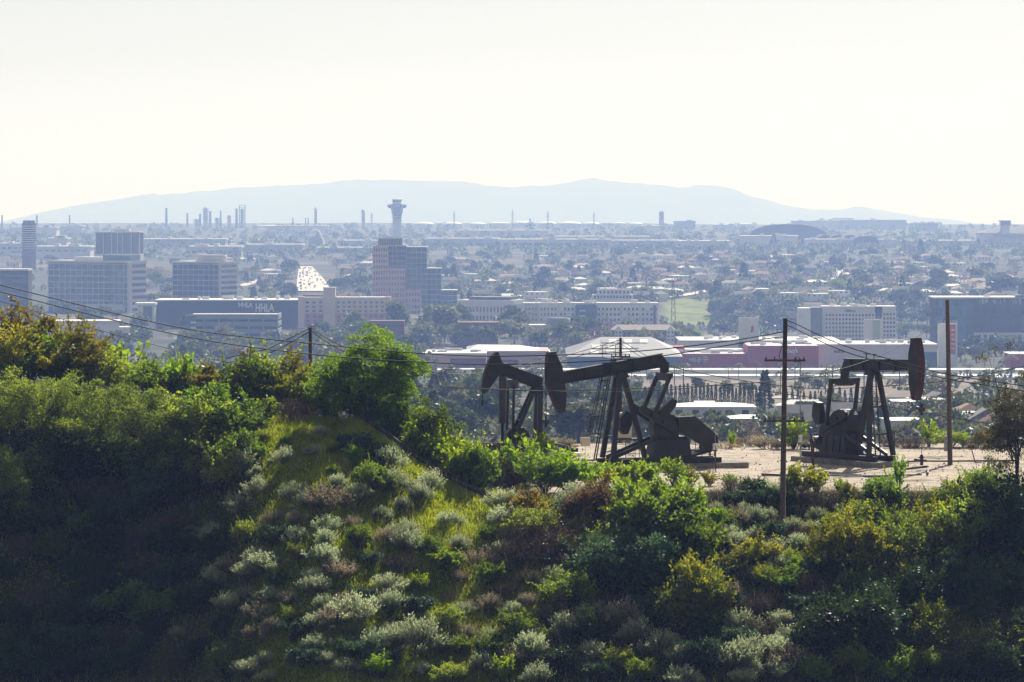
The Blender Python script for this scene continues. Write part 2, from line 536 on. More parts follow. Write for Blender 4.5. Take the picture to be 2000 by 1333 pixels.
M['hill'] = ground_mat('scrub_soil', [(0.3, (0.018, 0.026, 0.010)), (0.5, (0.035, 0.045, 0.016)), (0.7, (0.055, 0.048, 0.028))], 0.35,
                       attr='dirt', attr_stops=[(0.25, (0.27, 0.22, 0.165)), (0.42, (0.44, 0.365, 0.285)), (0.58, (0.53, 0.445, 0.355)), (0.75, (0.62, 0.53, 0.43))], fine=1.2,
                       lawn=[(0.3, (0.045, 0.075, 0.014)), (0.5, (0.08, 0.115, 0.02)), (0.7, (0.13, 0.15, 0.035))], ruts=True)
M['near'] = ground_mat('dark_soil', [(0.3, (0.02, 0.026, 0.012)), (0.7, (0.04, 0.04, 0.02))], 0.2)  # dark green-brown soil of the slope below the camera
M['valley'] = ground_mat('valley_ground', [(0.30, (0.025, 0.036, 0.018)), (0.45, (0.04, 0.048, 0.025)), (0.56, (0.085, 0.075, 0.05)), (0.68, (0.19, 0.155, 0.12))], 0.012, attr='grassy', attr_stops=[(0.3, (0.09, 0.125, 0.03)), (0.5, (0.17, 0.21, 0.05)), (0.7, (0.25, 0.25, 0.09))],
                         lawn=[(0.3, (0.15, 0.12, 0.09)), (0.5, (0.24, 0.19, 0.15)), (0.7, (0.33, 0.27, 0.22))],
                         fine=0.05, bump=0.3, bdist=3.0)
M['sea'] = surf('hazy_sea', (0.05, 0.07, 0.09), None, 0.001, 0.3)
M['mount'] = ground_mat('far_mountain_scrub', [(0.3, (0.03, 0.035, 0.03)), (0.7, (0.055, 0.055, 0.045))], 0.0012, fine=0.004, bump=0.5, bdist=60)

# near hill with the well bench
_x = np.concatenate([np.arange(-130, -48, 4.0), np.arange(-48, 48.01, 0.4), np.arange(52, 134, 4.0)])
_y = np.concatenate([np.arange(255, 285, 2.0), np.arange(285, 384, 0.4), np.arange(384, 430.1, 2.0)])
_y[-1] = 430.0
GX, GY = np.meshgrid(_x, _y)
GZ = hill_z(GX, GY)
_yc = np.interp(GX, CX, CY)
_dirt = sstep(wx(930, 340), wx(1060, 340), GX + 1.5 * vnoise(GX * .3, GY * .3, 21)) * sstep(-1.5, 1.0, GY - _yc + 1.2 * vnoise(GX * .4, GY * .4, 22)) * (1 - sstep(377, 381, GY))
GZ = GZ + _dirt * 0.05 * vnoise(GX * 0.9, GY * 1.5, 31)
_uh = 1000 + GX / GY * F
_lawn = sstep(455, 540, _uh) * (1 - sstep(1010, 1090, _uh)) * sstep(-3, 0, _yc - GY) * (.35 + .65 * sstep(-.35, .2, vnoise(GX * .3, GY * .3, 61))) * (1 - _dirt)
grid_sheet('hillside', GX, GY, GZ, M['hill'], {'dirt': _dirt, 'lawn': _lawn})

# slope below the camera, out of frame
_y = np.linspace(-80, 255, 40)
nx_, ny_ = np.meshgrid(np.arange(-130, 135, 8.0), _y)
_edge = hill_z(nx_[-1], np.full(nx_.shape[1], 255.0))
_t = sstep(0, 200, ny_)
grid_sheet('near_slope', nx_, ny_, (137.0 - 0.03 * np.abs(nx_)) * (1 - _t) + _edge[None, :] * _t + np.where(ny_ < 0, 0, -1.2 * np.sin(np.clip(ny_ / 255, 0, 1) * math.pi)), M['near'])

# valley, city plain and coast: rows spaced with distance
_rows = np.concatenate([np.linspace(430, 2000, 70), np.linspace(2020, 4500, 110), np.linspace(4550, 15500, 140)])
_cols = np.linspace(-1, 1, 161)
VY = np.repeat(_rows[:, None], len(_cols), 1)
VX = _cols[None, :] * (130 + 0.17 * (VY - 430))
VZ = valley_z(VX, VY)
VZ[0] = np.interp(VX[0], _x, hill_z(_x, np.full(len(_x), 430.0)))
_u = 1000 + VX / VY * F
_gr = sstep(1285, 1300, _u) * (1 - sstep(1385, 1405, _u)) * sstep(3930, 3960, VY) * (1 - sstep(4230, 4280, VY))
_tan_ = sstep(1150, 1260, _u) * sstep(1350, 1480, VY) * (1 - sstep(2150, 2250, VY)) * (.55 + .45 * sstep(-.3, .2, vnoise(VX * .03, VY * .02, 81)))
grid_sheet('valley_ground', VX, VY, VZ, M['valley'], {'grassy': _gr, 'lawn': _tan_})

# sea and the far mountains
_sx, _sy = np.meshgrid(np.linspace(-9500, 9500, 3), np.linspace(15000, 51000, 3))
grid_sheet('sea', _sx, _sy, np.full(_sx.shape, -150.0), M['sea'])
RIDGE = [(-400, 470), (-150, 447), (0, 436), (60, 421), (110, 408), (160, 398), (215, 392), (262, 383), (298, 376), (318, 382), (345, 380), (370, 374), (420, 374), (470, 366),
         (520, 366), (580, 362), (640, 356), (690, 351), (760, 351), (830, 354), (900, 356), (950, 362), (1000, 365), (1060, 363), (1110, 357), (1160, 347), (1185, 354), (1240, 358),
         (1290, 363), (1330, 366), (1370, 363), (1400, 363), (1440, 373), (1470, 386), (1500, 392), (1530, 402), (1590, 411), (1640, 409), (1680, 403), (1720, 411), (1770, 420), (1830, 428), (1900, 436), (2100, 452)]
MY = 33000.0
_px = np.linspace(-400, 2100, 420)
_ry = np.interp(_px, [a for a, _ in RIDGE], [b for _, b in RIDGE]) + 3.2 * vnoise(_px * .03, _px * 0, 40, 6)
crest_z = CAM_Z - (_ry - HOR) / F * MY
_rowsf = np.linspace(-1, 1, 41)
mx_ = np.repeat(((_px - 1000) / F * MY)[None, :], 41, 0)
my_ = MY + _rowsf[:, None] * 4000 + 0 * mx_
fall = 1 - np.abs(_rowsf)[:, None] ** 1.15
mz_ = -150 + (crest_z[None, :] + 150) * fall + 70 * vnoise(mx_ * .0016, my_ * .0011, 50, 5) * (np.abs(_rowsf)[:, None] > 0.01) * np.sin(fall * math.pi)
grid_sheet('mountain_range', mx_, my_, mz_, M['mount'])

# ------------------------------------------------------------------ haze: one closed box of air round everything
hm, hnt, hp = new_mat('haze_air')
hnt.nodes.remove(hp)
pv = hnt.nodes.new('ShaderNodeVolumePrincipled')
pv.inputs['Color'].default_value = (0.35, 0.51, 1.0, 1.0)
pv.inputs['Absorption Color'].default_value = (1, 1, 1, 1)
pv.inputs['Density'].default_value = 0.00011
pv.inputs['Anisotropy'].default_value = 0.12
hnt.links.new(pv.outputs[0], hnt.nodes['Material Output'].inputs['Volume'])
_hb = MB().box(-9800, 9800, -150, 51500, -168, 365)
tag(_hb.build('haze', hm), 'pale blue haze filling the air over the city plain', 'haze', kind='stuff')

# ================================================================== pump jacks
def rot_in_beam(p, tilt):
    """(x, z) in the beam's own frame -> frame of the pump, tilt > 0 lifts the head"""
    c, s = math.cos(tilt), math.sin(tilt)
    return (p[0] * c - p[1] * s, p[0] * s + p[1] * c)


def rail_run(mb, pts, h=1.1, r=0.025, mid=True, step=1.5):
    """posts and two rails along a ground line"""
    for a, b in zip(pts[:-1], pts[1:]):
        a, b = Vector(a), Vector(b)
        n = max(1, round((b - a).length / step))
        for k in range(n + 1):
            p = a.lerp(b, k / n)
            mb.tube([p, p + Vector((0, 0, h))], r, 5)
        for hh in ((h, h * .5) if mid else (h,)):
            mb.tube([a + Vector((0, 0, hh)), b + Vector((0, 0, hh))], r, 5)


def _crank_frame(pts, a=RAD(31)):
    """outline of a counterweight measured beside the crank shaft at px (1290.6, 829.5) -> (along arm, across arm)"""
    out = []
    for px, py in pts:
        x, z = (1290.6 - px) / 22.9, (829.5 - py) / 24.4
        out.append((x * math.cos(a) + z * math.sin(a), -x * math.sin(a) + z * math.cos(a)))
    return out


WEIGHT_A = _crank_frame(((1232, 808), (1243, 812), (1243, 835), (1236, 853), (1226, 854), (1219, 845), (1219, 822)))
WEIGHT_B = _crank_frame(((1277, 806), (1305, 782), (1314, 786), (1312, 797), (1298, 815), (1285, 818)))


def beam_pump(loc, rz, tilt, crank, label, with_cage=True):
    root = empty('pump_jack', loc, rz, label, 'pump jack', 'oil pump jacks on the dirt bench')
    S, PZ = M['steel'], 7.75
    T = lambda x, z: (lambda q: (q[0], q[1] + PZ))(rot_in_beam((x, z), tilt))
    # walking beam: plate girder with flanges
    web = MB().prism([T(x, z) for x, z in ((5.05, -.40), (5.05, .42), (-3.55, .50), (-4.0, -.28), (-3.6, -.46))], -.17, .17)
    beam = web.build('walking_beam', S, root)
    for z, dz in ((.42, .07), (-.42, -.07)):
        zz = (z + .08 if z > 0 else z - .06)
        MB().prism([T(5.0, z), T(5.0, z + dz), T(-3.62, zz + dz), T(-3.62, zz)], -.33, .33).build('flange', S, beam)
    for x in (3.2, 1.1, -1.0, -2.6):
        MB().prism([T(x, -.43), T(x + .05, -.43), T(x + .05, .45), T(x, .45)], -.30, .30).build('stiffener', S, beam)
    # horse head
    arc = [(6.35 * math.cos(a), 6.35 * math.sin(a)) for a in [RAD(-26 + 46 * k / 16) for k in range(17)]]
    prof = [(5.30, -2.74), (5.55, -2.82)] + arc[1:] + [(5.62, 2.12), (5.40, 2.10), (5.02, .85), (5.0, -1.4)]
    head = MB().prism([T(*p) for p in prof], -.26, .26).build('horse_head', S, root)
    edge = MB()
    for a, b in zip(arc[:-1], arc[1:]):
        pa, pb = T(*a), T(*b)
        oa, ob = T(a[0] * 1.009, a[1] * 1.009), T(b[0] * 1.009, b[1] * 1.009)
        edge.prism([pa, oa, ob, pb], -.36, .36)
    edge.build('arc_face', M['red_steel'], head)
    MB().prism([T(5.35, 2.05), T(5.95, 2.12), T(5.95, 2.2), T(5.35, 2.16)], -.3, .3).build('wire_anchor', S, head)
    # bridle and carrier bar
    fx = 6.41
    top_z = PZ + 6.41 * math.sin(min(0.0, tilt))
    car_z = max(2.0, T(5.5, -2.8)[1] - .75)
    for y in (-.14, .14):
        MB().tube([(fx, y, PZ + .2), (fx, y, car_z + .2)], .028, 5).build('bridle_cable', M['cable'], root)
    MB().box(fx - .16, fx + .16, -.24, .24, car_z - .1, car_z + .24).build('carrier_bar', M['red_steel'], root)
    MB().tube([(fx, 0, car_z + .55), (fx, 0, car_z - .1), (fx, 0, car_z - .42)], [.07, .11, .09], 8).build('rod_clamp', S, root)
    MB().tube([(fx, 0, car_z - .4), (fx, 0, .75)], .03, 6).build('polished_rod', M['grey_steel'], root)
    wh = MB().tube([(fx, 0, -.05), (fx, 0, .8)], .13, 8)
    wh.tube([(fx - .9, 0, .35), (fx + .6, 0, .35)], .08, 8); wh.lathe([(.24, 0), (.24, .08)], 12, (fx, 0, .55))
    wh.build('wellhead', M['steel_rust'], root)
    # centre bearing and samson post (two front legs, one rear)
    MB().prism([(-.55, 6.95), (.55, 6.95), (.35, 7.36), (-.35, 7.36)], -.45, .45).build('centre_bearing', S, root)
    tops = [((.25, .42, 7.0), (1.15, 1.25, .45)), ((.25, -.42, 7.0), (1.15, -1.25, .45))]
    for a, b in tops:
        MB().bar(a, b, .30, .38).build('samson_leg', S, root)
    MB().bar((-.2, 0, 7.0), (-2.05, 0, .5), .42, .36).build('samson_leg', S, root)
    for z in (2.2, 4.4):
        f = (7.0 - z) / 6.55
        x, y = .25 + .9 * f, .42 + .83 * f
        MB().bar((x, -y, z), (x, y, z), .1, .14).build('leg_brace', S, root)
    # equaliser, hanging from the tail of the beam
    ex, ez = T(-3.72, -.30)
    MB().prism([(ex - .3, ez - .75), (ex + .3, ez - .75), (ex + .34, ez + .1), (ex - .34, ez + .1)], -.22, .22).build('tail_bearing', S, root)
    eq = MB()
    eq.raw([(ex + sx, y, z) for sx in (-.22, .22) for y, z in ((-1.42, ez - .72), (1.42, ez - .72), (1.42, ez - .98), (.7, ez - 1.35), (-.7, ez - 1.35), (-1.42, ez - .98))],
           [(0, 1, 2, 3, 4, 5), (11, 10, 9, 8, 7, 6), (0, 6, 7, 1), (1, 7, 8, 2), (2, 8, 9, 3), (3, 9, 10, 4), (4, 10, 11, 5), (5, 11, 6, 0)])
    eq.build('equaliser', S, root)
    # gear box on its pedestal, cranks, weights, pitmans
    sx, sz = -3.3, 3.3
    ped = MB()
    ped.raw([(x, y, z) for z, xa, xb, yy in ((.4, -5.75, -2.35, .95), (1.9, -5.55, -2.7, .85), (2.15, -5.3, -2.9, .7)) for x, y in ((xa, -yy), (xb, -yy), (xb, yy), (xa, yy))],
            [(0, 3, 2, 1)] + [(i * 4 + k, i * 4 + (k + 1) % 4, i * 4 + 4 + (k + 1) % 4, i * 4 + 4 + k) for i in (0, 1) for k in range(4)] + [(8, 9, 10, 11)])
    pedo = ped.build('pedestal', S, root)
    for x in (-5.0, -4.1, -3.2):
        MB().bar((x, -1.0, .5), (x, -.87, 1.85), .07, .1).build('rib', S, pedo)
    gear = MB().prism([(-4.75, 2.15), (-2.75, 2.15), (-2.55, 2.8), (-2.65, 3.6), (-3.1, 4.0), (-3.7, 4.05), (-4.3, 3.85), (-4.75, 3.5)], -.6, .6)
    gear.build('gear_box', S, root)
    MB().tube([(sx, -1.3, sz), (sx, 1.3, sz)], .16, 10).build('crank_shaft', S, root)
    ca, sa = math.cos(crank), math.sin(crank)
    C = lambda r, n: (sx + r * ca - n * sa, sz + r * sa + n * ca)
    for y in (-1.05, 1.05):
        arm = MB().prism([C(*p) for p in ((-1.15, -.36), (2.35, -.30), (2.5, 0), (2.35, .30), (-1.15, .36), (-1.35, 0))], y - .13, y + .13).build('crank_arm', S, root)
        wp = WEIGHT_A if y < 0 else WEIGHT_B
        MB().prism([C(r, n) for r, n in wp], y - .28, y + .28).build('counterweight', S, root)
        pin = C(1.15, 0)
        yo = y + (.36 if y > 0 else -.36)
        MB().bar((ex, yo * .98, ez - .85), (pin[0], yo, pin[1]), .22, .3).build('pitman_arm', S, root)
        MB().tube([(pin[0], y, pin[1]), (pin[0], yo + math.copysign(.18, y), pin[1])], .2, 10).build('wrist_pin', S, root)
    # belt guard, motor and its stand
    g = [(-4.55, 3.72), (-5.95, 3.78), (-7.75, 2.35), (-8.0, 2.0), (-8.0, 1.25), (-7.6, 1.05), (-6.9, 1.25), (-4.6, 2.55)]
    gd = MB().prism(g, .62, 1.02).build('belt_guard', S, root)
    MB().bar((-6.0, .6, 1.9), (-7.0, .6, 3.0), .05, .5).build('guard_strap', M['steel'], gd)
    MB().tube([(-7.35, -.55, 1.25), (-7.35, .55, 1.25)], .42, 12).build('motor', S, root)
    st = MB().bar((-5.6, 0, .5), (-7.9, 0, 1.0), .12, .16)
    for y in (-.5, .5):
        st.bar((-5.5, y, .45), (-7.6, y, .95), .12, .22); st.bar((-7.9, y, .45), (-7.9, y, .95), .1, .1)
        st.bar((-8.1, y, .95), (-5.6, y, .95), .12, .12)
    st.build('motor_stand', S, root)
    # sloping braces to the pedestal, skid beams
    for y in (-.72, .72):
        MB().bar((1.0, y, .5), (-2.75, y, 2.0), .16, .3).build('sloping_brace', S, root)
        MB().box(-8.3, 1.7, y * 1.25 - .12, y * 1.25 + .12, .0, .42).build('skid_beam', S, root)
    # ladder with safety cage up the front legs
    if with_cage:
        lad = MB()
        a, b = Vector((2.25, 0, .3)), Vector((.72, 0, 8.6))
        for y in (-.24, .24):
            lad.bar(a + Vector((0, y, 0)), b + Vector((0, y, 0)), .075, .09)
        for k in range(26):
            p = a.lerp(b, (k + .5) / 26)
            lad.tube([p + Vector((0, -.24, 0)), p + Vector((0, .24, 0))], .02, 5)
        ld = lad.build('ladder', S, root)
        cage = MB()
        ring = [(.0, -.34), (.42, -.40), (.72, -.2), (.72, .2), (.42, .40), (0, .34)]
        ps = [a.lerp(b, t) for t in (.26, .43, .60, .77, .94)]
        for i, p in enumerate(ps):
            w = 1.25 - .08 * i
            q = [p + Vector((x * w, y, 0)) for x, y in ring]
            for u, v in zip(q[:-1], q[1:]):
                cage.bar(u, v, .06, .08)
        for x, y in ring[1:-1]:
            for i in range(4):
                cage.bar(ps[i] + Vector((x * (1.25 - .08 * i), y, 0)), ps[i + 1] + Vector((x * (1.17 - .08 * i), y, 0)), .045, .06)
        cage.build('safety_cage', S, ld)
        pl = MB().box(.2, 1.3, -.8, .8, 8.45, 8.52)
        rail_run(pl, [(.2, -.8, 8.5), (1.3, -.8, 8.5)], 1.0)
        pl.box(.2, .3, -.8, -.7, 7.6, 8.45)
        pl.build('service_platform', S, root)
    else:
        lad = MB()
        a, b = Vector((.75, 0, .3)), Vector((.1, 0, 7.0))
        for y in (-.24, .24):
            lad.bar(a + Vector((0, y, 0)), b + Vector((0, y, 0)), .075, .09)
        for k in range(20):
            p = a.lerp(b, (k + .5) / 20)
            lad.tube([p + Vector((0, -.24, 0)), p + Vector((0, .24, 0))], .02, 5)
        lad.build('ladder', S, root)
        x, z = T(-.3, .5)
        MB().box(x - .8, x + .8, -.06, .06, z + .4, z + .47).bar((x - .5, 0, z), (x - .5, 0, z + .4), .07).bar((x + .5, 0, z), (x + .5, 0, z + .4), .07).build('beam_handrail', S, beam)
    return root


def pad_pt(px, py):
    Y = (CAM_Z - PAD_Z) * F / (py - HOR)
    return Vector((wx(px, Y), Y, PAD_Z))


J2 = pad_pt(1213, 917)
J2.z = PAD_Z + .45
beam_pump(J2, RAD(199), RAD(-8.5), RAD(31), 'dark steel pump jack with caged ladder, head down, left of crossarm pole')
J3 = pad_pt(1704, 910)
J3.z = PAD_Z + .42
j3 = beam_pump(J3, RAD(-57), RAD(2.0), RAD(205), 'dark steel pump jack with its red-edged head turned right, beside right tall pole', with_cage=False)


def slab(loc, rz, x0, x1, hy, h, label, mat='concrete'):
    m = MB().box(x0, x1, -hy, hy, -.5, h)
    o = m.build('concrete_foundation', M[mat])
    o.location = (loc[0], loc[1], PAD_Z)
    o.rotation_euler = (0, 0, rz)
    bv = o.modifiers.new('bevel', 'BEVEL'); bv.width = .04; bv.segments = 1
    tag(o, label, 'foundation', 'concrete foundations under the pumps')
    return o


slab(J2, RAD(199), -10.4, 2.2, 1.7, .44, 'long concrete slab under the caged-ladder pump jack')
slab(J3, RAD(-57), -8.6, 2.4, 1.9, .41, 'concrete slab under the right pump jack with red-edged head')


# ---- air-balanced pump at the left
def air_pump(loc, rz):
    root = empty('pump_jack', loc, rz, 'smaller dark pump jack with raised head and grey vertical air cylinder, behind shrubs', 'pump jack', 'oil pump jacks on the dirt bench')
    S = M['steel']
    kx, kz, X0, Z0 = 1 / 22.0, 1 / 22.8, 1055.0, 883.0
    Q = lambda px, py: ((X0 - px) * kx, (Z0 - py) * kz)
    head = MB().prism([Q(*p) for p in ((952, 773), (944, 778), (943, 770), (944.5, 752), (948, 735), (954, 718), (961, 705), (968, 697), (973, 695), (976, 703), (983, 722), (974, 741), (963, 757))], -.24, .24).build('horse_head', S, root)
    arc = [Q(*p) for p in ((943, 774), (943.6, 760), (945.5, 746), (949.5, 731), (955.5, 715), (962, 703.5), (969, 696))]
    e = MB()
    for a, b in zip(arc[:-1], arc[1:]):
        e.prism([a, (a[0] + .06, a[1]), (b[0] + .06, b[1] + .02), b], -.34, .34)
    e.build('arc_face', M['steel_rust'], head)
    beam = MB().prism([Q(*p) for p in ((970, 735), (978, 716), (1060, 748), (1056, 768), (1048, 768))], -.16, .16).build('walking_beam', S, root)
    for p in (((978, 716), (1060, 748)), ((972, 736), (1050, 769))):
        a, b = Q(*p[0]), Q(*p[1])
        MB().bar((a[0], 0, a[1]), (b[0], 0, b[1]), .6, .07).build('flange', S, beam)
    cx, cz = Q(943.5, 790)
    MB().tube([(cx, 0, Q(0, 772)[1]), (cx, 0, cz)], .05, 6).build('bridle_cable', M['cable'], root)
    MB().box(cx - .12, cx + .12, -.2, .2, cz - .1, cz + .12).tube([(cx, 0, cz), (cx, 0, cz - .45)], .1, 8).build('carrier_bar', S, root)
    MB().tube([(cx, 0, cz - .3), (cx, 0, .2)], .028, 6).build('polished_rod', M['grey_steel'], root)
    # air cylinder
    ax = Q(982, 0)[0]
    MB().lathe([(.10, Q(0, 741)[1]), (.22, Q(0, 744)[1]), (.31, Q(0, 749)[1]), (.31, Q(0, 833)[1]), (.27, Q(0, 835)[1])][::-1], 18, (ax, 0, 0)).build('air_cylinder', M['grey_tank'], root)
    MB().tube([(ax, 0, Q(0, 834)[1]), (ax, 0, .1)], .13, 10).build('piston_rod', S, root)
    MB().box(ax - .3, ax + .3, -.25, .25, Q(0, 742)[1], Q(0, 732)[1]).build('cylinder_bearing', S, root)
    # equaliser box and pitmans
    x0, z0 = Q(1009, 766); x1, z1 = Q(993, 750)
    MB().box(x0, x1, -.75, .75, z0, z1).build('equaliser', M['grey_tank'], root)
    for y, px in ((-.85, 997), (.85, 1000)):
        a = Q(px, 760)
        MB().bar((a[0], y, a[1]), (a[0] + .12, y, 1.0), .2, .2).build('pitman_arm', S, root)
    # post at the tail: two uprights, two long diagonals each side braced
    for y in (-.75, .75):
        t = Q(1053, 762); b = Q(1049, 878)
        MB().bar((t[0], y * .6, t[1]), (b[0], y * 1.15, .3), .32, .42).build('samson_leg', S, root)
        t = Q(1044, 764); b = Q(996, 868)
        MB().bar((t[0], y * .6, t[1]), (b[0], y * 1.1, .35), .2, .3).build('diagonal_leg', S, root)
    for f in (.3, .62):
        t = Vector(Q(1044, 764)).to_3d(); b = Vector(Q(996, 868)).to_3d()
        p = t.lerp(b, f)
        MB().bar((p.x, -.7, p.y), (p.x, .7, p.y), .09, .1).build('leg_brace', S, root)
    lad = MB()
    for y in (.95, 1.3):
        lad.bar((Q(1036, 0)[0], y, .3), (Q(1042, 0)[0], y, 5.0), .05, .06)
    for k in range(14):
        lad.tube([(Q(1038, 0)[0], .95, .6 + k * .32), (Q(1038, 0)[0], 1.3, .6 + k * .32)], .02, 5)
    lad.build('ladder', S, root)
    # gear box, crank, skid
    MB().prism([(1.0, .45), (3.1, .45), (3.0, 1.3), (2.6, 1.75), (1.6, 1.75), (1.1, 1.3)], -.5, .5).build('gear_box', S, root)
    for y in (-.7, .7):
        MB().prism([(1.7, 1.0), (2.6, .85), (2.7, 1.15), (2.2, 1.4), (1.75, 1.3)], y - .1, y + .1).build('crank_arm', S, root)
        MB().box(-2.4, 5.2, y * 1.3 - .1, y * 1.3 + .1, 0, .4).build('skid_beam', S, root)
    return root


J1 = pad_pt(1055, 884)
J1.z = PAD_Z + .42
air_pump(J1, RAD(193))
slab(J1, RAD(193), -3.0, 5.6, 1.5, .41, 'dark oil-stained foundation slab under the smaller left pump jack', 'conc_dark')

# ---- railings round the pumps, one thing per fence
def fence(name, pts, label, h=1.15, step=1.2, mat='steel_rust'):
    """posts and rails as parts of one fence"""
    root = empty(name, pts[0], 0, label, 'fence', 'pipe railings round the pumps')
    o = Vector(pts[0])
    for a, b in zip(pts[:-1], pts[1:]):
        a, b = Vector(a) - o, Vector(b) - o
        n = max(1, round((b - a).length / step))
        for k in range(n + 1):
            p = a.lerp(b, k / n)
            MB().tube([p + Vector((0, 0, -.1)), p + Vector((0, 0, h))], .035, 6).build('post', M[mat], root)
        for hh in (h, h * .66, h * .33):
            MB().tube([a + Vector((0, 0, hh)), b + Vector((0, 0, hh))], .028, 6).build('rail', M[mat], root)


fence('pipe_railing', [pad_pt(1345, 898), pad_pt(1398, 905), pad_pt(1398, 921)], 'rusty pipe railing behind the motor end of the caged-ladder pump jack', 2.0)
fence('pipe_railing', [pad_pt(1196, 896), pad_pt(1275, 896)], 'low pipe railing behind the legs of the caged-ladder pump jack', 1.2)
fence('pipe_railing', [pad_pt(1584, 902), pad_pt(1640, 894)], 'tall dark pipe railing left of the right pump jack', 2.3)
fence('pipe_railing', [pad_pt(1584, 902), pad_pt(1590, 918)], 'short dark pipe railing at the left end of the right foundation', 2.3)
fence('pipe_railing', [pad_pt(1690, 892), pad_pt(1747, 892)], 'dark pipe railing behind the legs of the right pump jack', 2.0)
# low gate frame with mesh bars by the legs of the middle pump
gt = empty('cage_gate', pad_pt(1222, 903), 0, 'small upright barred gate frame beside the caged-ladder pump jack legs', 'gate')
for x in (0, .78):
    MB().tube([(x, 0, 0), (x, 0, 1.9)], .035, 6).build('post', M['steel_rust'], gt)
for k in range(1, 6):
    MB().tube([(k * .13, 0, .1), (k * .13, 0, 1.85)], .016, 5).build('bar', M['steel_rust'], gt)
for z in (.1, .95, 1.85):
    MB().tube([(0, 0, z), (.78, 0, z)], .022, 5).build('rail', M['steel_rust'], gt)

# ---- control boxes and thin posts
def post_box(px, py, h, label, r=.03, box=None, bz=1.0, cat='post', name='instrument_post', col='white', bs=(.34, .2, .6)):
    p = pad_pt(px, py)
    root = empty(name, p, 0, label, cat)
    MB().tube([(0, 0, -.1), (0, 0, h)], r, 6).build('post', M['grey_steel'], root)
    if box:
        MB().box(-bs[0] / 2, bs[0] / 2, -bs[1] - r, -r, bz, bz + bs[2]).build('control_box', M[col], root)
        MB().box(-bs[0] / 2 + .05, -bs[0] / 2 + .09, -bs[1] - r - .03, -bs[1] - r, bz + .2, bz + .4).build('latch', M['grey_steel'], root)
    return root


pa = post_box(1563, 906, 8.4, 'tall thin grey pole with curled lamp top, right of the crossarm pole', .045, True, 1.75, 'pole', 'lamp_pole', bs=(.3, .2, .6))
lp = MB().tube([(0, 0, 8.35), (0, 0, 8.6), (-.12, 0, 8.75), (-.3, 0, 8.7), (-.36, 0, 8.5)], .035, 6)
lp.build('lamp_arm', M['steel'], pa)
MB().lathe([(.16, 0), (.14, .08), (.05, .16)], 12, (-.36, 0, 8.36)).build('lamp_head', M['steel'], pa)
post_box(1143, 895, 5.2, 'thin whip pole with cream control box at the far edge of the dirt', .02, True, 1.0, 'pole', 'control_pole', 'cream', (.8, .3, .75))
post_box(1397, 918, 2.9, 'thin double post with white meter box at the end of middle slab', .03, True, 1.6, 'post', 'meter_post', 'white', (.4, .2, .5))
post_box(1369, 906, 1.5, 'short post carrying a pale square notice behind the middle pump motor', .03, True, .75, 'post', 'notice_post', 'white', (.7, .06, .6))
post_box(1297, 912, 1.4, 'short post with small pale box in front of sloping brace', .03, True, .8, 'post', 'notice_post', 'offwhite', (.5, .08, .5))
tk = empty('control_cabinet', pad_pt(1220, 878), 0, 'tan cabinet on a raised stand behind the middle pump counterweight', 'cabinet')
MB().box(-.6, .6, -.4, .4, 1.0, 3.2).build('cabinet_body', M['cream'], tk)
MB().box(-.9, 2.6, -.6, .5, .85, .97).build('platform', M['steel_rust'], tk)
for x in (-.7, .9, 2.4):
    MB().box(x - .05, x + .05, -.05, .05, 0, .85).build('leg', M['steel_rust'], tk)
# ---- pipework lying on the bench
def pipe(pts, r, label, mat='steel_rust', name='ground_pipe', n=8):
    o = MB().tube(pts, r, n).build(name, M[mat])
    return tag(o, label, 'pipe', 'pipes lying on the dirt bench')


def pp(px, py, h=.2):
    p = pad_pt(px, py); p.z += h; return p


pipe([pp(1745, 909, .25), pp(1790, 908, .3), pp(1850, 907, .25), pp(1985, 905, .2)], .07, 'long rusty pipe running right from the wellhead past the right tall pole')
pipe([pp(1770, 921, .2), pp(1812, 919, .3), pp(1812, 930, .2)], .09, 'short dark elbow pipe in front of the right wellhead', 'steel')
pipe([pp(1610, 930, .06), pp(1690, 932, .06), pp(1800, 929, .06)], .05, 'thin blue-green hose along the right foundation', 'tealpanel', 'hose')
pipe([pp(1080, 905, .2), pp(1200, 903, .2), pp(1290, 904, .15)], .06, 'rusty pipe crossing the dirt left of the middle pump jack')
pipe([pp(1488, 930, .12), pp(1600, 934, .12)], .10, 'dark pipe lying on dirt between crossarm pole and right slab', 'steel')
vv = empty('valve_stand', pp(1905, 905, 0), 0, 'leaning red valve stand at the right end of the long pipe', 'valve')
MB().bar((0, 0, 0), (-.3, 0, 1.1), .08).build('stem', M['red_steel'], vv)
MB().bar((-.55, 0, 1.1), (-.05, 0, 1.18), .07).build('handle', M['red_steel'], vv)
MB().bar((0, 0, .05), (.55, 0, .05), .08).build('foot', M['red_steel'], vv)
# pale tank lid and box behind the shrubs at the left pump
tb = empty('pump_cellar', pad_pt(1085, 890), RAD(10), 'dark low cellar box with pale lid right of the smaller pump jack', 'box')
MB().prism([(-2.6, 0), (1.2, 0), (1.2, .8), (-2.6, 1.6)], -.8, .8).build('cellar_wall', M['conc_dark'], tb)
MB().box(-2.2, 1.8, -2.3, -.9, .0, .32).build('lid', M['roofwhite'], tb)

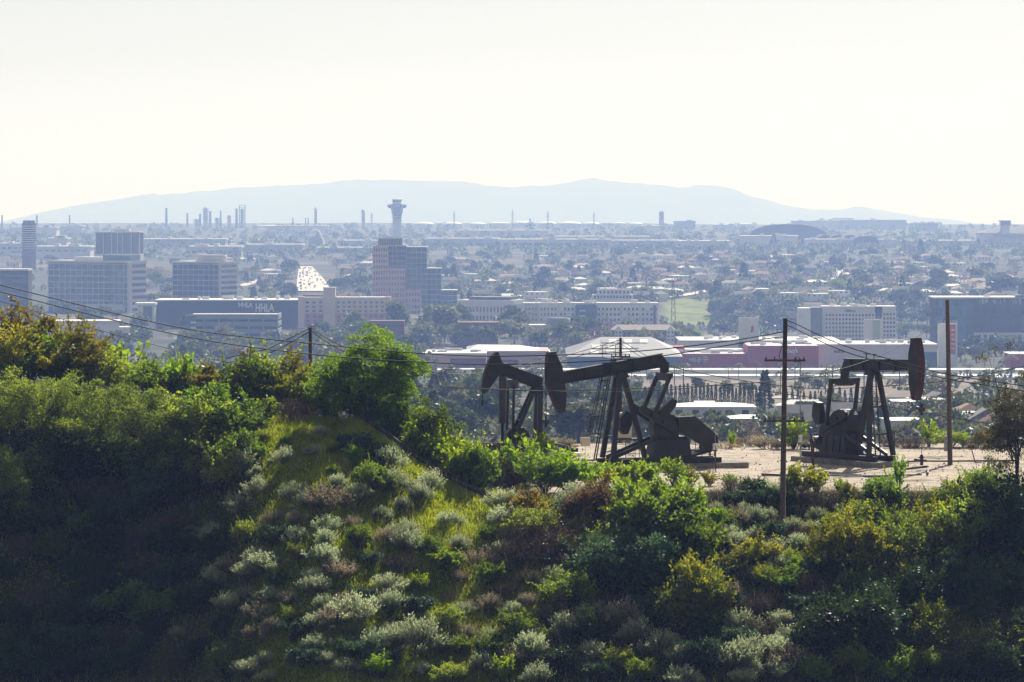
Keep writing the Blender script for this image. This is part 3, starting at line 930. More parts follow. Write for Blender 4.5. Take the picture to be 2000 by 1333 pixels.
# ================================================================== utility poles and wires
def utility_pole(base, top_z, r, arms, label, lean=0.0):
    root = empty('utility_pole', base, 0, label, 'utility pole', 'wooden utility poles')
    h = top_z - base[2]
    MB().tube([(0, 0, -.6), (lean * .5, 0, h * .5), (lean, 0, h)], [r * 1.12, r, r * .82], 12).build('pole_shaft', M['wood'], root)
    for z, half in arms:
        x = lean * z / h
        arm = MB().box(x - half, x + half, -r - .14, -r, z - .08, z + .08).build('crossarm', M['wood'], root)
        for s in (-1, 1):
            MB().bar((x + s * .85, -r - .08, z - .06), (x + s * .08, -r - .04, z - .85), .05, .03).build('arm_brace', M['grey_steel'], root)
        for t in (-.92, -.5, .5, .92):
            MB().lathe([(.05, 0), (.06, .05), (.03, .1), (.055, .14), (.02, .2)], 8, (x + t * half, -r - .07, z + .08)).build('insulator', M['steel'], root)
    return root


B1 = pad_pt(1528, 972); B1.z = float(hill_z(B1.x, B1.y))
utility_pole(B1, wz(622, B1.y), .19, ((wz(704, B1.y) - B1.z, 1.5), (wz(822, B1.y) - B1.z, 1.5)), 'brown wooden utility pole with two crossarms between the big pump jacks', .22)
B2 = pad_pt(1856, 908)
up2 = utility_pole(B2, wz(586, B2.y), .19, (), 'plain tall wooden pole right of the right pump jack head', -.25)
MB().box(-.5, -.24, -.15, .15, 1.1, 2.35).build('meter_box', M['grey_steel'], up2)
B3 = Vector((wx(606, 344), 344, float(hill_z(wx(606, 344), 344))))
utility_pole(B3, wz(640, 344), .15, (), 'reddish-brown wooden pole rising behind shrubs left of the big green tree')
B4 = Vector((wx(1212, 398), 398, float(hill_z(wx(1212, 398), 398))))
utility_pole(B4, wz(660, 398), .15, ((wz(697, 398) - B4.z, .9),), 'utility pole showing its top above the middle pump jack beam')


def wire(pts, label, r=.032, n=9):
    r *= 1.25
    """pts: (px, py, Y); smooth curve through them"""
    P = [at(*p) for p in pts]
    out = []
    for i in range(len(P) - 1):
        p0, p1, p2, p3 = P[max(i - 1, 0)], P[i], P[i + 1], P[min(i + 2, len(P) - 1)]
        for k in range(n):
            t = k / n
            out.append(0.5 * ((2 * p1) + (p2 - p0) * t + (2 * p0 - 5 * p1 + 4 * p2 - p3) * t * t + (3 * p1 - p0 - 3 * p2 + p3) * t ** 3))
    out.append(P[-1])
    return tag(MB().tube(out, r, 5).build('power_line', M['cable']), label, 'wire', 'overhead power lines')


YB1 = B1.y
wire([(-120, 527, 300), (0, 557, 302), (350, 640, 306), (606, 671, 309), (830, 691, 311), (1000, 696, 312), (1250, 686, YB1), (1440, 664, YB1), (1532, 648, YB1)], 'uppermost long black wire sagging from the left edge to crossarm pole top')
wire([(-120, 541, 300), (0, 570, 302), (350, 655, 306), (606, 692, 309), (830, 708, 311), (1000, 712, 312), (1250, 700, YB1), (1420, 675, YB1), (1520, 659, YB1), (1532, 665, YB1)], 'second long black wire just below the uppermost, ending at crossarm pole')
wire([(-120, 562, 325), (0, 589, 325), (180, 641, 327), (340, 684, 329), (430, 705, 330), (620, 735, 331), (900, 757, 334), (1200, 766, 338), (1420, 752, 340), (1640, 733, 342)], 'thin wire below the two long ones, passing behind the trees on left', .02)
wire([(606, 641, 344), (650, 667, 350), (720, 695, 358), (830, 716, 370), (930, 722, 380), (1060, 706, 390), (1212, 664, 398)], 'wire from reddish pole top to the pole behind the middle pump jack', .028)
wire([(606, 645, 344), (650, 676, 350), (720, 706, 358), (830, 726, 370), (930, 730, 380), (1060, 715, 390), (1212, 671, 398)], 'lower twin wire from the reddish pole to the pole behind middle pump', .028)
wire([(606, 641, 344), (560, 664, 346), (515, 684, 348), (440, 700, 352)], 'wire dropping left from the reddish pole top', .026)
wire([(606, 647, 344), (565, 671, 346), (520, 692, 348), (440, 710, 352)], 'lower twin wire dropping left from the reddish pole', .026)
wire([(1212, 664, 398), (1250, 688, 390), (1310, 716, 380), (1440, 742, 370), (1560, 757, 362), (1640, 759, 358), (1850, 744, 350), (2060, 703, 345)], 'wire from pole behind the middle pump, sagging then rising to right edge', .026)
wire([(1212, 671, 398), (1250, 696, 392), (1310, 727, 386), (1430, 753, 378), (1600, 779, 370), (1700, 789, 366), (1850, 815, 360), (2060, 848, 352)], 'lowest wire falling right behind the right pump jack', .024)
wire([(1533, 626, YB1), (1550, 631, YB1), (1650, 676, YB1 - 4), (1790, 716, YB1 - 8), (1870, 735, YB1 - 11), (2060, 762, YB1 - 16)], 'upper wire from crossarm pole crossing the right pump jack head', .03)
wire([(1533, 634, YB1), (1548, 640, YB1), (1650, 687, YB1 - 4), (1790, 726, YB1 - 8), (1870, 744, YB1 - 11), (2060, 773, YB1 - 16)], 'lower wire from crossarm pole crossing the right pump jack head', .03)
wire([(1845, 625, B2.y), (1785, 662, B2.y - 4), (1725, 692, B2.y - 8), (1650, 719, B2.y - 12), (1560, 738, B2.y - 15), (1480, 747, B2.y - 18), (1300, 757, B2.y - 20), (1060, 764, B2.y - 14), (860, 757, B2.y - 8)], 'wire running down left from the plain tall pole behind right pump', .022)
wire([(1532, 662, YB1), (1526, 680, YB1), (1522, 697, YB1), (1528, 704, YB1)], 'short jumper wire hanging to the upper crossarm on its left', .02)
wire([(1533, 716, YB1 - .3), (1548, 722, YB1 - .3), (1558, 715, YB1 - .3), (1562, 700, YB1 - .3)], 'curled loop of wire under the upper crossarm on its right', .022)

# ================================================================== the city
def base_z(X, Y, sink=2.0):
    return float(valley_z(X, Y)) - sink


_share = {}


def shared_box(name, sx, sy, sz, mat):
    """unit part meshes shared between alike pieces; origin at the low corner"""
    k = (name, round(sx, 2), round(sy, 2), round(sz, 2), mat.name)
    if k not in _share:
        _share[k] = MB().box(0, sx, 0, sy, 0, sz).mesh(name, mat)
    return _share[k]


class Building:
    """root at the front corner nearest the camera; x along the front, y away, z up"""
    def __init__(self, name, label, cat, px, Y, yaw=0.0, group=None, sink=2.0):
        X = wx(px, Y)
        self.Y, self.z0, self.yaw = Y, base_z(X, Y, sink), RAD(yaw)
        self.root = empty(name, (X, Y, self.z0), -self.yaw, label, cat, group)
        self.px = px
        self.m = Y / F                       # metres per photo pixel

    def x(self, px):
        return (px - self.px) * self.m / math.cos(self.yaw)

    def z(self, py):
        return wz(py, self.Y) - self.z0

    def box(self, name, x0, x1, y0, y1, z0, z1, mat, parent=None):
        return MB().box(x0, x1, y0, y1, z0, z1).build(name, M[mat], parent or self.root)

    def grid(self, org, along, width, z0, z1, cols, rows, frame, pane, fw=.22, fh=.3, proud=.35, parts=True, skip=None, piers=True, bands=True, names=('pier', 'spandrel')):
        """windows between piers and spandrels on one face; along: 'x' (front) or 'y' (right side)"""
        cw, ch = width / cols, (z1 - z0) / rows
        pw, sh = cw * fw, ch * fh

        def put(nm, s0, s1, d0, d1, za, zb, mat):
            if along == 'x':
                me = shared_box(nm, s1 - s0, d1 - d0, zb - za, mat); loc = (org[0] + s0, org[1] - d1, za)
            else:
                me = shared_box(nm, d1 - d0, s1 - s0, zb - za, mat); loc = (org[0] + d0, org[1] + s0, za)
            return mesh_obj(nm, me, self.root, loc)
        if piers:
            for c in range(cols + 1):
                put(names[0], c * cw - pw / 2, c * cw + pw / 2, 0, proud, z0, z1, M[frame])
        if bands:
            for r in range(rows + 1):
                put(names[1], -pw / 2 + .01, width + pw / 2 - .01, 0, proud * .86, z0 + r * ch - sh / 2, z0 + r * ch + sh / 2, M[frame])
        if parts:
            for r in range(rows):
                for c in range(cols):
                    if skip and skip(c, r): continue
                    put('window', c * cw + pw / 2, (c + 1) * cw - pw / 2, 0, proud * .25, z0 + r * ch + sh / 2, z0 + (r + 1) * ch - sh / 2, M[pane])

    def punched(self, org, along, width, z0, z1, cols, rows, pane, frac=(.5, .55), depth=.12, skip=None, name='window'):
        """window panes with a proud sill line on a plain wall"""
        cw, ch = width / cols, (z1 - z0) / rows
        w, h = cw * frac[0], ch * frac[1]
        for r in range(rows):
            for c in range(cols):
                if skip and skip(c, r): continue
                s, z = c * cw + (cw - w) / 2, z0 + r * ch + (ch - h) / 2
                if along == 'x':
                    mesh_obj(name, shared_box(name, w, depth, h, M[pane]), self.root, (org[0] + s, org[1] - depth, z))
                else:
                    mesh_obj(name, shared_box(name, depth, w, h, M[pane]), self.root, (org[0], org[1] + s, z))

    def clutter(self, x0, x1, y0, y1, z, n, seed=0, mat='greyband', hmax=2.6):
        q = random.Random(seed)
        for k in range(n):
            w, d, h = q.uniform(2, 6), q.uniform(2, 5), q.uniform(.9, hmax)
            x, y = q.uniform(x0, x1 - w), q.uniform(y0, y1 - d)
            self.box('roof_unit', x, x + w, y, y + d, z, z + h, mat)


def text_part(body, size, parent, loc, mat, name='lettering', bold=0.0, width=None, rot=(RAD(90), 0, 0)):
    cu = bpy.data.curves.new(name, 'FONT')
    cu.body = body; cu.size = size; cu.extrude = .12; cu.offset = bold
    cu.align_x = 'LEFT'; cu.fill_mode = 'BOTH'
    tmp = bpy.data.objects.new('tmp', cu); COL.objects.link(tmp)
    dg = bpy.context.evaluated_depsgraph_get()
    me = bpy.data.meshes.new_from_object(tmp.evaluated_get(dg))
    bpy.data.objects.remove(tmp)
    me.name = name
    me.materials.clear(); me.materials.append(mat)
    o = mesh_obj(name, me, parent, loc)
    o.rotation_euler = rot
    if width:
        w = max(v.co.x for v in me.vertices) - min(v.co.x for v in me.vertices)
        o.scale = (width / w, 1, 1)
    return o


# ---- A: dark glass office at the left edge
b = Building('office_building', 'dark glass office block cut off by the left edge', 'building', -60, 3650, 0)
W, H, D = b.x(55), b.z(529), 30
b.box('core', 0, W, .4, D, 0, H, 'dark')
b.grid((0, .4), 'x', W, b.z(604), b.z(533), 12, 6, 'darkblue', 'glass', .06, .45)
b.box('parapet', -.3, W + .3, .0, D + .3, H, H + 1.4, 'greyband')

# ---- B: the big glass-grid office with banded right side
b = Building('office_building', 'wide glass-grid office block with banded right side and teal rooftop box', 'building', 250, 3900, 27)
W, D, H = -b.x(85), 31, b.z(514)
zb = b.z(612)
b.box('core', -W, -.4, .4, D, 0, H, 'dark')
b.grid((-W, .4), 'x', W * .77, zb, H - 1.2, 11, 8, 'mullion', 'glass', .10, .16, .3, names=('mullion', 'transom'))
b.grid((-W * .23, .4), 'x', W * .23, zb, H - 1.2, 4, 8, 'mullion', 'glass_teal', .10, .12, .3, names=('mullion', 'transom'))
b.box('corner_pier', -.6, 2.6, -.3, 3.0, 0, H, 'greyband')
b.grid((-.4, 3.0), 'y', D - 3, zb, H, 8, 8, 'greyband', 'glass', .0, .5, 1.0, piers=False)
b.box('parapet', -W - .5, .6, .0, D + .3, H, H + 2.0, 'offwhite')
b.box('penthouse', -W * .72, -W * .36, 6, 22, H + 2, b.z(503), 'white')
b.box('rooftop_box', -W * .34, -.5, 4, 22, H + 2, b.z(499), 'glass_teal')
b.box('entrance_canopy', -W * .52, -3, -3.5, -.1, b.z(608), b.z(595), 'glass_pale')
# ---- C: its smaller sister
b = Building('office_building', 'smaller glass-grid office block with round-ended pale penthouse', 'building', 428, 4000, 27)
W, D, H = -b.x(333), 33, b.z(515)
zb = b.z(590)
b.box('core', -W, -.4, .4, D, 0, H, 'dark')
b.grid((-W, .4), 'x', W, zb, H - 1, 9, 7, 'mullion', 'glass', .08, .16, .3, names=('mullion', 'transom'))
b.box('corner_pier', -.6, 1.2, -.3, 1.5, 0, H, 'greyband')
b.grid((-.4, 1.5), 'y', D - 1.5, zb, H, 10, 7, 'greyband', 'glass', .0, .5, .8, piers=False)
b.box('parapet', -W - .4, .6, .0, D + .3, H, H + 1.8, 'offwhite')
pz = MB(); pz.lathe([(16, 0), (16, b.z(499) - H - 1.8)], 24, (-W * .35, 16, H + 1.8), sy=.6); pz.build('penthouse', M['offwhite'], b.root)
# ---- D: dark slab tower with white fins
b = Building('office_tower', 'dark glass box tower with six bays between white fins', 'building', 187, 5000, 9)
W, D, H = b.x(273), 22, b.z(455)
zb = b.z(496)
b.box('core', .3, W - .3, .4, D, 0, H, 'dark')
b.box('base_wall', 0, W, -.5, D, 0, zb, 'offwhite')
for k, (p0, p1) in enumerate(((187, 202), (203, 218), (219, 230), (231, 240), (241, 257), (258, 272))):
    b.box('glass_bay', b.x(p0) + .5, b.x(p1), 0, .3, zb, H, 'glass')
for p in (187, 202.5, 218.5, 230.5, 240.5, 257.5, 273):
    b.box('fin', b.x(p) - .4, b.x(p) + .4, -.6, .5, zb, H, 'white')
b.box('side_wall', -.35, .35, .55, D, 0, H, 'greyband')
for k in range(8):
    b.box('side_band', -.45, .25, 1.2, D - 1, zb + k * 2.9, zb + k * 2.9 + 1.4, 'glass')
b.box('parapet', -.5, W + .5, -.7, D + .4, H, H + 1.6, 'white')
b.box('roof_unit', W * .4, W * .75, 6, 14, H + 1.6, H + 4.5, 'greyband')
# ---- E: banded tower far left
b = Building('banded_tower', 'slim banded tower with green cap at far left', 'building', 43, 5600, 20)
W, H = b.x(62), b.z(436)
b.box('core', 0, W, 0, W, 0, H, 'brick')
for k in range(11):
    b.box('band', -.5, W + .5, -.5, W + .5, b.z(486) + k * 2.9, b.z(486) + k * 2.9 + 1.0, 'greyband')
b.box('cap', 1, W - 1, 1, W - 1, H, b.z(431), 'tealpanel')
# ---- F: dark hall with the letters
b = Building('office_hall', 'long dark slate hall with two white four-letter signs', 'building', 303, 3500, 0)
W, H, D = b.x(584), b.z(588), 60
b.box('wall', 0, W, 0, D, 0, H, 'darkblue')
for k in range(1, 9):
    b.box('panel_joint', W * k / 9 - .12, W * k / 9 + .12, -.12, 0, 0, H, 'dark')
b.box('roof_edge', -.3, W + .3, -.3, D, H, H + .8, 'greyband')
b.clutter(8, W - 8, 8, 40, H + .8, 12, 3, 'white', 3.0)
text_part('HHLA', 5.2, b.root, (b.x(465.5), -.15, b.z(600.5)), M['white'], 'small_lettering', .22, (493.5 - 465.5) * b.m)
text_part('HHLA', 8.8, b.root, (b.x(498.5), -.15, b.z(608.5)), M['white'], 'large_lettering', .38, (535.5 - 498.5) * b.m)
b2 = Building('entrance_pavilion', 'pale flat-roofed entrance pavilion at the left of the lettered hall', 'building', 268, 3480, 0)
b2.box('wall', 0, b2.x(302), 0, 20, 0, b2.z(596), 'offwhite')
b2.box('roof_slab', -1.5, b2.x(304), -2, 21, b2.z(596), b2.z(592), 'white')
b2.box('glass_front', 5, b2.x(297), -.3, 0, b2.z(628), b2.z(599), 'glass_teal')
# ---- G: parking garage
b = Building('parking_garage', 'grey-blue parking garage with open dark decks', 'building', 370, 3150, 0)
W, H, D = b.x(543), b.z(614), 45
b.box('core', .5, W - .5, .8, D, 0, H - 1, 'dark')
lev = [(614, 624), (629, 638), (643, 652), (657, 667), (671, 680)]
for t, u in lev:
    b.box('deck_wall', 0, W, 0, 1.2, b.z(u), b.z(t), 'garage')
    b.box('side_deck_wall', W - 1.0, W + .25, 1.3, D, b.z(u) + .05, b.z(t) - .05, 'garage')
b.box('roof_deck', .0, W, 1.25, D, H - 1.5, H - .7, 'roofwhite')
for k in range(7):
    b.box('column', W * k / 6 - .4 + (.5 if k == 0 else -.5 if k == 6 else 0), W * k / 6 + .4 + (.5 if k == 0 else -.5 if k == 6 else 0), .3, .75, 0, H - 3, 'garage')
b.box('stair_tower', -3, b.x(382), -1.2, 5, 0, H - 1, 'bluewall')
for k in range(4):
    b.box('white_panel', 1, 5, -1.35, -1.22, b.z(632 + 10 * k), b.z(628.5 + 10 * k), 'white')
# ---- H: cream and salmon hotel
b = Building('hotel', 'cream hotel with salmon base, square central tower and arched roof truss', 'building', 583, 3500, 0)
W, H, D = b.x(762), b.z(583), 24
zm = b.z(612)
b.box('base_wall', 0, W, 0, D, 0, zm, 'salmon')
b.box('upper_wall', .2, W - .2, .2, D - .2, zm, H, 'cream')
for p0, p1 in ((583, 594), (752, 762)):
    b.box('corner_pavilion', b.x(p0) - .3, b.x(p1) + .3, -1.0, 8, 0, b.z(580), 'cream')
b.box('central_tower', b.x(632), b.x(655), -2.5, 10, 0, b.z(563), 'cream')
b.box('tower_cap', b.x(632) - .4, b.x(655) + .4, -2.9, 10.4, b.z(563), b.z(561.5), 'offwhite')
b.punched((b.x(594), .2), 'x', b.x(632) - b.x(594), b.z(612), b.z(587), 3, 3, 'glass', (.5, .5), .15)
b.punched((b.x(655), .2), 'x', b.x(752) - b.x(655), b.z(612), b.z(587), 9, 3, 'glass', (.42, .5), .15)
b.punched((b.x(596), 0), 'x', b.x(632) - b.x(596), b.z(640), b.z(614), 3, 3, 'glass', (.4, .45), .15)
b.punched((b.x(657), 0), 'x', b.x(750) - b.x(657), b.z(640), b.z(614), 9, 3, 'glass', (.4, .45), .15)
b.box('cornice', -.2, W + .2, -.3, D, H, H + .9, 'offwhite')
arch = MB()
for k in range(12):
    a0, a1 = math.pi * k / 12, math.pi * (k + 1) / 12
    xc, rx, rz_ = (b.x(655) + b.x(702)) / 2, (b.x(702) - b.x(655)) / 2, 4.2
    arch.bar((xc + rx * math.cos(a0), 6, H + .9 + rz_ * math.sin(a0)), (xc + rx * math.cos(a1), 6, H + .9 + rz_ * math.sin(a1)), .5, .5)
    arch.bar((xc + rx * math.cos(a0), 6, H + .9), (xc + rx * math.cos(a0), 6, H + .9 + rz_ * math.sin(a0)), .3, .3)
arch.build('arched_truss', M['salmon'], b.root)
b.box('back_wing', b.x(590), b.x(630), 12, 24, H, b.z(577), 'brick')
# ---- I: stepped pink granite tower with glass back
b = Building('office_tower', 'stepped pink granite office tower backed by blue glass', 'building', 728, 3900, 0)
gy = 10
for n_, p0, p1, top, mat in (('glass_block', 757, 793, 481, 'dark'), ('glass_block', 793, 833, 484, 'dark'), ('glass_block', 806, 861, 526, 'dark'), ('glass_block', 840, 892, 569, 'dark')):
    y0 = gy + (0 if p1 < 800 else 3 if p1 < 840 else 6 if p1 < 870 else 9)
    b.box(n_, b.x(p0), b.x(p1), y0 + .4, y0 + 28, 0, b.z(top), mat)
    rows = max(3, round((628 - top) / 10))
    b.grid((b.x(p0), y0 + .4), 'x', b.x(p1) - b.x(p0), b.z(628), b.z(top), max(3, round((p1 - p0) / 9)), rows, 'mullion', 'glass_teal' if p1 > 800 else 'glass', .05, .12, .25, names=('mullion', 'transom'))
    b.box('roof_edge', b.x(p0) - .2, b.x(p1) + .2, y0 - .1, y0 + 28.2, b.z(top), b.z(top) + .7, 'mullion')
for p0, p1, top, c, y0 in ((728, 758, 483, 6, 0), (758, 791, 527, 6, .0), (791, 821, 570, 5, .0)):
    rows = round((628 - top) / 11.2)
    b.box('granite_block', b.x(p0), b.x(p1) - .02, y0 + .9, 14, 0, b.z(top), 'dark')
    b.grid((b.x(p0) + .3, y0 + .9), 'x', b.x(p1) - b.x(p0) - .6, b.z(628), b.z(top), c, rows, 'pinkstone', 'glass', .46, .46, .8)
    b.box('granite_parapet', b.x(p0) - .3, b.x(p1) + .28, y0 - .1, 14.1, b.z(top), b.z(top) + 1.3, 'pinkstone')
b.box('granite_side', b.x(821) - .1, b.x(821) + .9, 1.2, 12, 0, b.z(571), 'pinkstone')
b.box('crown_box', b.x(738), b.x(785), 11, 24, b.z(484), b.z(466), 'dark')
b.grid((b.x(738), 11), 'x', b.x(785) - b.x(738), b.z(483), b.z(466), 14, 1, 'greyband', 'glass', .25, .12, .4)
# ---- K: pale office with punched windows
b = Building('office_building', 'pale grey office with rows of narrow windows, right of the stepped tower', 'building', 1003, 3700, 14)
W, H, D = -b.x(894), b.z(587), 40
b.box('core', -W, -.5, .5, D, 0, H - 1, 'dark')
b.grid((-W, .5), 'x', W, b.z(650), b.z(596), 16, 3, 'greyband', 'glass', .45, .42, .5)
b.grid((-.5, .5), 'y', D, b.z(650), b.z(592), 12, 3, 'greyband', 'glass', .5, .3, .5)
b.box('cornice', -W - .4, .4, -.2, D, b.z(596), H, 'greyband')
b.box('roof_screen', -W + 8, -4, 6, 30, H, b.z(581), 'darkblue')
b.clutter(-W + 4, -6, 5, 25, H, 7, 8, 'greyband', 2.5)
# ---- L: long white apartments
b = Building('apartment_block', 'long white apartment block with teal framed bays and balconies', 'building', 1022, 3450, 0)
W, H, D = b.x(1285), b.z(594), 22
b.box('wall', 0, W, 0, D, 0, H, 'white')
segs = [(1022, 1052, 'greyband', 1.0), (1052, 1090, 'white', 2.2), (1090, 1124, 'white', 1.2), (1124, 1164, 'tealpanel', 2.8), (1164, 1214, 'white', 1.4), (1214, 1250, 'white', 2.4), (1250, 1286, 'white', 1.2)]
for i, (p0, p1, mt, pr) in enumerate(segs):
    b.box('bay', b.x(p0) + .4, b.x(p1) - .4, -pr, -.02, 0 if mt != 'tealpanel' else b.z(624), b.z(595 + (i % 3) * 1.2), mt)
    n = max(3, round((p1 - p0) / 8))
    b.punched((b.x(p0) + .8, -pr), 'x', b.x(p1) - b.x(p0) - 1.6, b.z(640), b.z(599), n, 4, 'glass', (.52, .5), .15, skip=lambda c, r: (c * 7 + r * 3 + i) % 11 == 0)
    for r in range(4):
        b.box('balcony', b.x(p0) + 3, b.x(p0) + 8, -pr - 1.4, -pr - .02, b.z(640) + r * 4.2 + .4, b.z(640) + r * 4.2 + 1.6, 'greyband')
b.box('corner_strip', b.x(1276), b.x(1281), -1.9, -1.2, 0, b.z(596), 'brick')
for p in (1124, 1163):
    b.box('teal_frame', b.x(p), b.x(p) + 1.4, -3.3, -2.8, b.z(620), b.z(597), 'tealpanel')
b.box('roof_edge', -.3, W + .3, -.6, D, H, H + .9, 'offwhite')
b.clutter(3, W - 6, 3, 18, H + .9, 16, 21, 'offwhite', 2.4)
# ---- M: arcaded white house on the bluff
b = Building('arcaded_villa', 'white terraced villa with dark arched windows above the apartments', 'building', 1157, 4050, 0, sink=4)
b.box('lower_storey', 0, b.x(1236), 0, 18, 0, b.z(576), 'white')
b.box('upper_storey', b.x(1168), b.x(1232), 4, 18, b.z(576), b.z(567), 'white')
b.box('roof', b.x(1165), b.x(1234), 3, 19, b.z(567), b.z(565.6), 'tan_roof')
b.punched((b.x(1159), 0), 'x', b.x(1234) - b.x(1159), b.z(584), b.z(577), 12, 1, 'dark', (.6, .75), .2)
b.punched((b.x(1169), 4), 'x', b.x(1231) - b.x(1169), b.z(575), b.z(568), 8, 1, 'dark', (.55, .7), .2)
b.box('terrace_rail', 0, b.x(1236), -.8, -.5, b.z(577.5), b.z(576), 'white')
# ---- N: gabled apartments with pinkish roof
b = Building('gabled_apartments', 'row of grey and white gabled apartments with pale pink roof', 'building', 1196, 3000, 0)
W, H, D = b.x(1318), b.z(645), 16
b.box('wall', 0, W, 0, D, 0, H, 'garage')
MB().raw([(-1, -1, H), (W + 1, -1, H), (W + 1, D + 1, H), (-1, D + 1, H), (3, D / 2, b.z(635)), (W - 3, D / 2, b.z(635))], [(0, 1, 5, 4), (1, 2, 5), (2, 3, 4, 5), (3, 0, 4), (3, 2, 1, 0)]).build('roof', M['tan_roof'], b.root)
for p in (1200, 1250, 1302):
    x0, x1 = b.x(p), b.x(p + 15)
    MB().prism([(x0, 0), (x1, 0), (x1, H), ((x0 + x1) / 2, H + 3), (x0, H)], -1.6, -.02).build('gable', M['white'], b.root)
    b.punched((x0, -1.6), 'x', x1 - x0, b.z(668), b.z(646), 2, 3, 'glass', (.5, .5), .12)
for p0, p1 in ((1217, 1248), (1267, 1300)):
    b.punched((b.x(p0), 0), 'x', b.x(p1) - b.x(p0), b.z(668), b.z(648), 4, 3, 'glass', (.45, .5), .12)
# ---- round grey building in front of the apartments
b = Building('drum_building', 'grey drum-topped building with white wing in the trees below the apartments', 'building', 1020, 3100, 0)
b.box('wing', 0, b.x(1110), 0, 20, 0, b.z(637), 'offwhite')
MB().lathe([(9, b.z(640)), (9, b.z(622))], 20, (b.x(1090), 8, 0)).build('drum', M['garage'], b.root)
b.box('roof_slab', -.5, b.x(1112), -.6, 21, b.z(637), b.z(635), 'white')
b.box('blank_wall', b.x(1076), b.x(1106), -1.5, -.05, 0, b.z(640), 'greyband')
# ---- brick low building among the trees
b = Building('brick_building', 'long dark red brick building half hidden by trees', 'building', 895, 3050, 0)
b.box('core', .4, b.x(973) - .4, .5, 25, 0, b.z(631), 'dark')
for t, u in ((630, 643), (647, 655), (659, 675)):
    b.box('brick_band', 0, b.x(973), 0, 25.3, b.z(u), b.z(t), 'brick')
b = Building('brick_building', 'low dark red brick wing right of the salmon hotel', 'building', 722, 3150, 0)
b.box('core', .4, b.x(790) - .4, .5, 20, 0, b.z(628), 'dark')
for t, u in ((627, 636), (640, 660)):
    b.box('brick_band', 0, b.x(790), 0, 20.3, b.z(u), b.z(t), 'brick')
# ---- O: white hotel slab with its name
b = Building('hotel', 'white slab hotel with window rows and its name under the roof', 'building', 1606, 3200, 0)
W, H, D = b.x(1750), b.z(600), 20
b.box('wall', 0, W, 0, D, 0, H, 'offwhite')
b.box('blank_wing', b.x(1560), b.x(1583), -2, D, 0, b.z(602), 'white')
b.box('dark_slot', b.x(1583), b.x(1606) - .02, 1.5, D, 0, b.z(601), 'garage')
b.box('core', b.x(1611), b.x(1708), -.3, -.02, b.z(672), b.z(613), 'dark')
b.grid((b.x(1611), -.3), 'x', b.x(1708) - b.x(1611), b.z(676), b.z(612), 15, 8, 'offwhite', 'glass', .4, .5, .7)
b.box('stair_slot', b.x(1709), b.x(1723), -.6, 0, 0, b.z(599), 'darkblue')
b.box('core', b.x(1724), b.x(1749), -.3, -.02, b.z(672), b.z(611), 'dark')
b.grid((b.x(1724), -.3), 'x', b.x(1749) - b.x(1724), b.z(676), b.z(610), 4, 8, 'offwhite', 'glass', .4, .5, .7)
b.box('parapet', -.2, W + .2, -.4, D, H, H + .6, 'white')
b.clutter(4, W - 8, 4, 16, H + .6, 6, 33, 'greyband', 2.6)
text_part('Hilton', 3.5, b.root, (b.x(1650.5), -.12, b.z(611)), M['dark'], 'lettering', .12, (1670.5 - 1650.5) * b.m)
# ---- Q: dark glass block at the right
b = Building('office_building', 'dark glass block with white roof edge cut off by right edge', 'building', 1826, 3300, 0)
W, H, D = b.x(2080), b.z(583), 40
b.box('core', 0, W, .5, D, 0, H, 'dark')
b.grid((0, .5), 'x', W * .24, b.z(668), H, 8, 5, 'bluewall', 'glass_teal', .1, .12, .3, names=('mullion', 'transom'))
b.grid((W * .24, .5), 'x', W * .76, b.z(648), H, 30, 2, 'darkblue', 'glass', .12, .06, .4, names=('mullion', 'transom'))
b.box('roof_edge', -1.5, W + 1, -2.5, D + 1, H, b.z(580.5), 'white')
b.box('lower_band', W * .3, W, -1, .4, b.z(668), b.z(650), 'greyband')
b.punched((W * .32, -1), 'x', W * .62, b.z(667), b.z(652), 14, 1, 'glass', (.6, .7), .2)
b.box('teal_sign', b.x(1982), b.x(2040), -2.9, -2.55, b.z(582), b.z(576.5), 'glass_teal')
b.clutter(W * .3, W * .7, 2, 20, b.z(580.5), 4, 5, 'white', 1.6)
for k in range(22):
    q = random.Random(k)
    x = W * (.26 + .74 * q.random())
    b.box('pale_blind', x, x + .8 + q.random(), -.02, .06, H - 2 - 3 * q.random(), H - .6, 'glass_pale')
# ---- P: billboard towers by the mall
def sign_tower(px0, px1, py0, py1, Y, label, banner, frac):
    b = Building('sign_tower', label, 'sign', px0, Y, 0, 'white sign towers by the mall')
    W, H = b.x(px1), b.z(py0)
    b.box('panel', 0, W, 0, 2.5, 0, H, 'white')
    b.box('banner', W * frac[0], W * frac[1], -.3, -.02, b.z(py1), H - .6, banner)
    for k in range(6):
        b.box('top_frame', W * k / 6, W * k / 6 + .2, 0, .2, H, H + 1.6, 'greyband')
    b.box('top_rail', 0, W, 0, .22, H + 1.4, H + 1.6, 'greyband')
    b.box('side_truss', W + .02, W + .6, .1, 2.2, 0, H + 1.0, 'white')
    return b


s1 = sign_tower(1443, 1480, 621, 656, 2750, 'white sign tower with small red figure, left of the white hotel', 'white', (.55, .9))
MB().prism([(s1.x(1466), s1.z(650)), (s1.x(1471), s1.z(650)), (s1.x(1472), s1.z(640)), (s1.x(1470), s1.z(634)), (s1.x(1467), s1.z(640))], -.45, -.31).build('red_mark', M['banner'], s1.root)
sign_tower(1687, 1722, 624, 662, 2750, 'white sign tower with yellow-green banner in front of the white hotel', 'yellowbanner', (.5, .9))
s3 = sign_tower(1832, 1868, 632, 692, 2600, 'white sign tower with tall red banner behind the plain tall pole', 'banner', (.62, .95))
for k in range(5):
    s3.box('banner_mark', s3.x(1858), s3.x(1864), -.34, -.31, s3.z(682 - 9 * k), s3.z(680 - 9 * k), 'white')

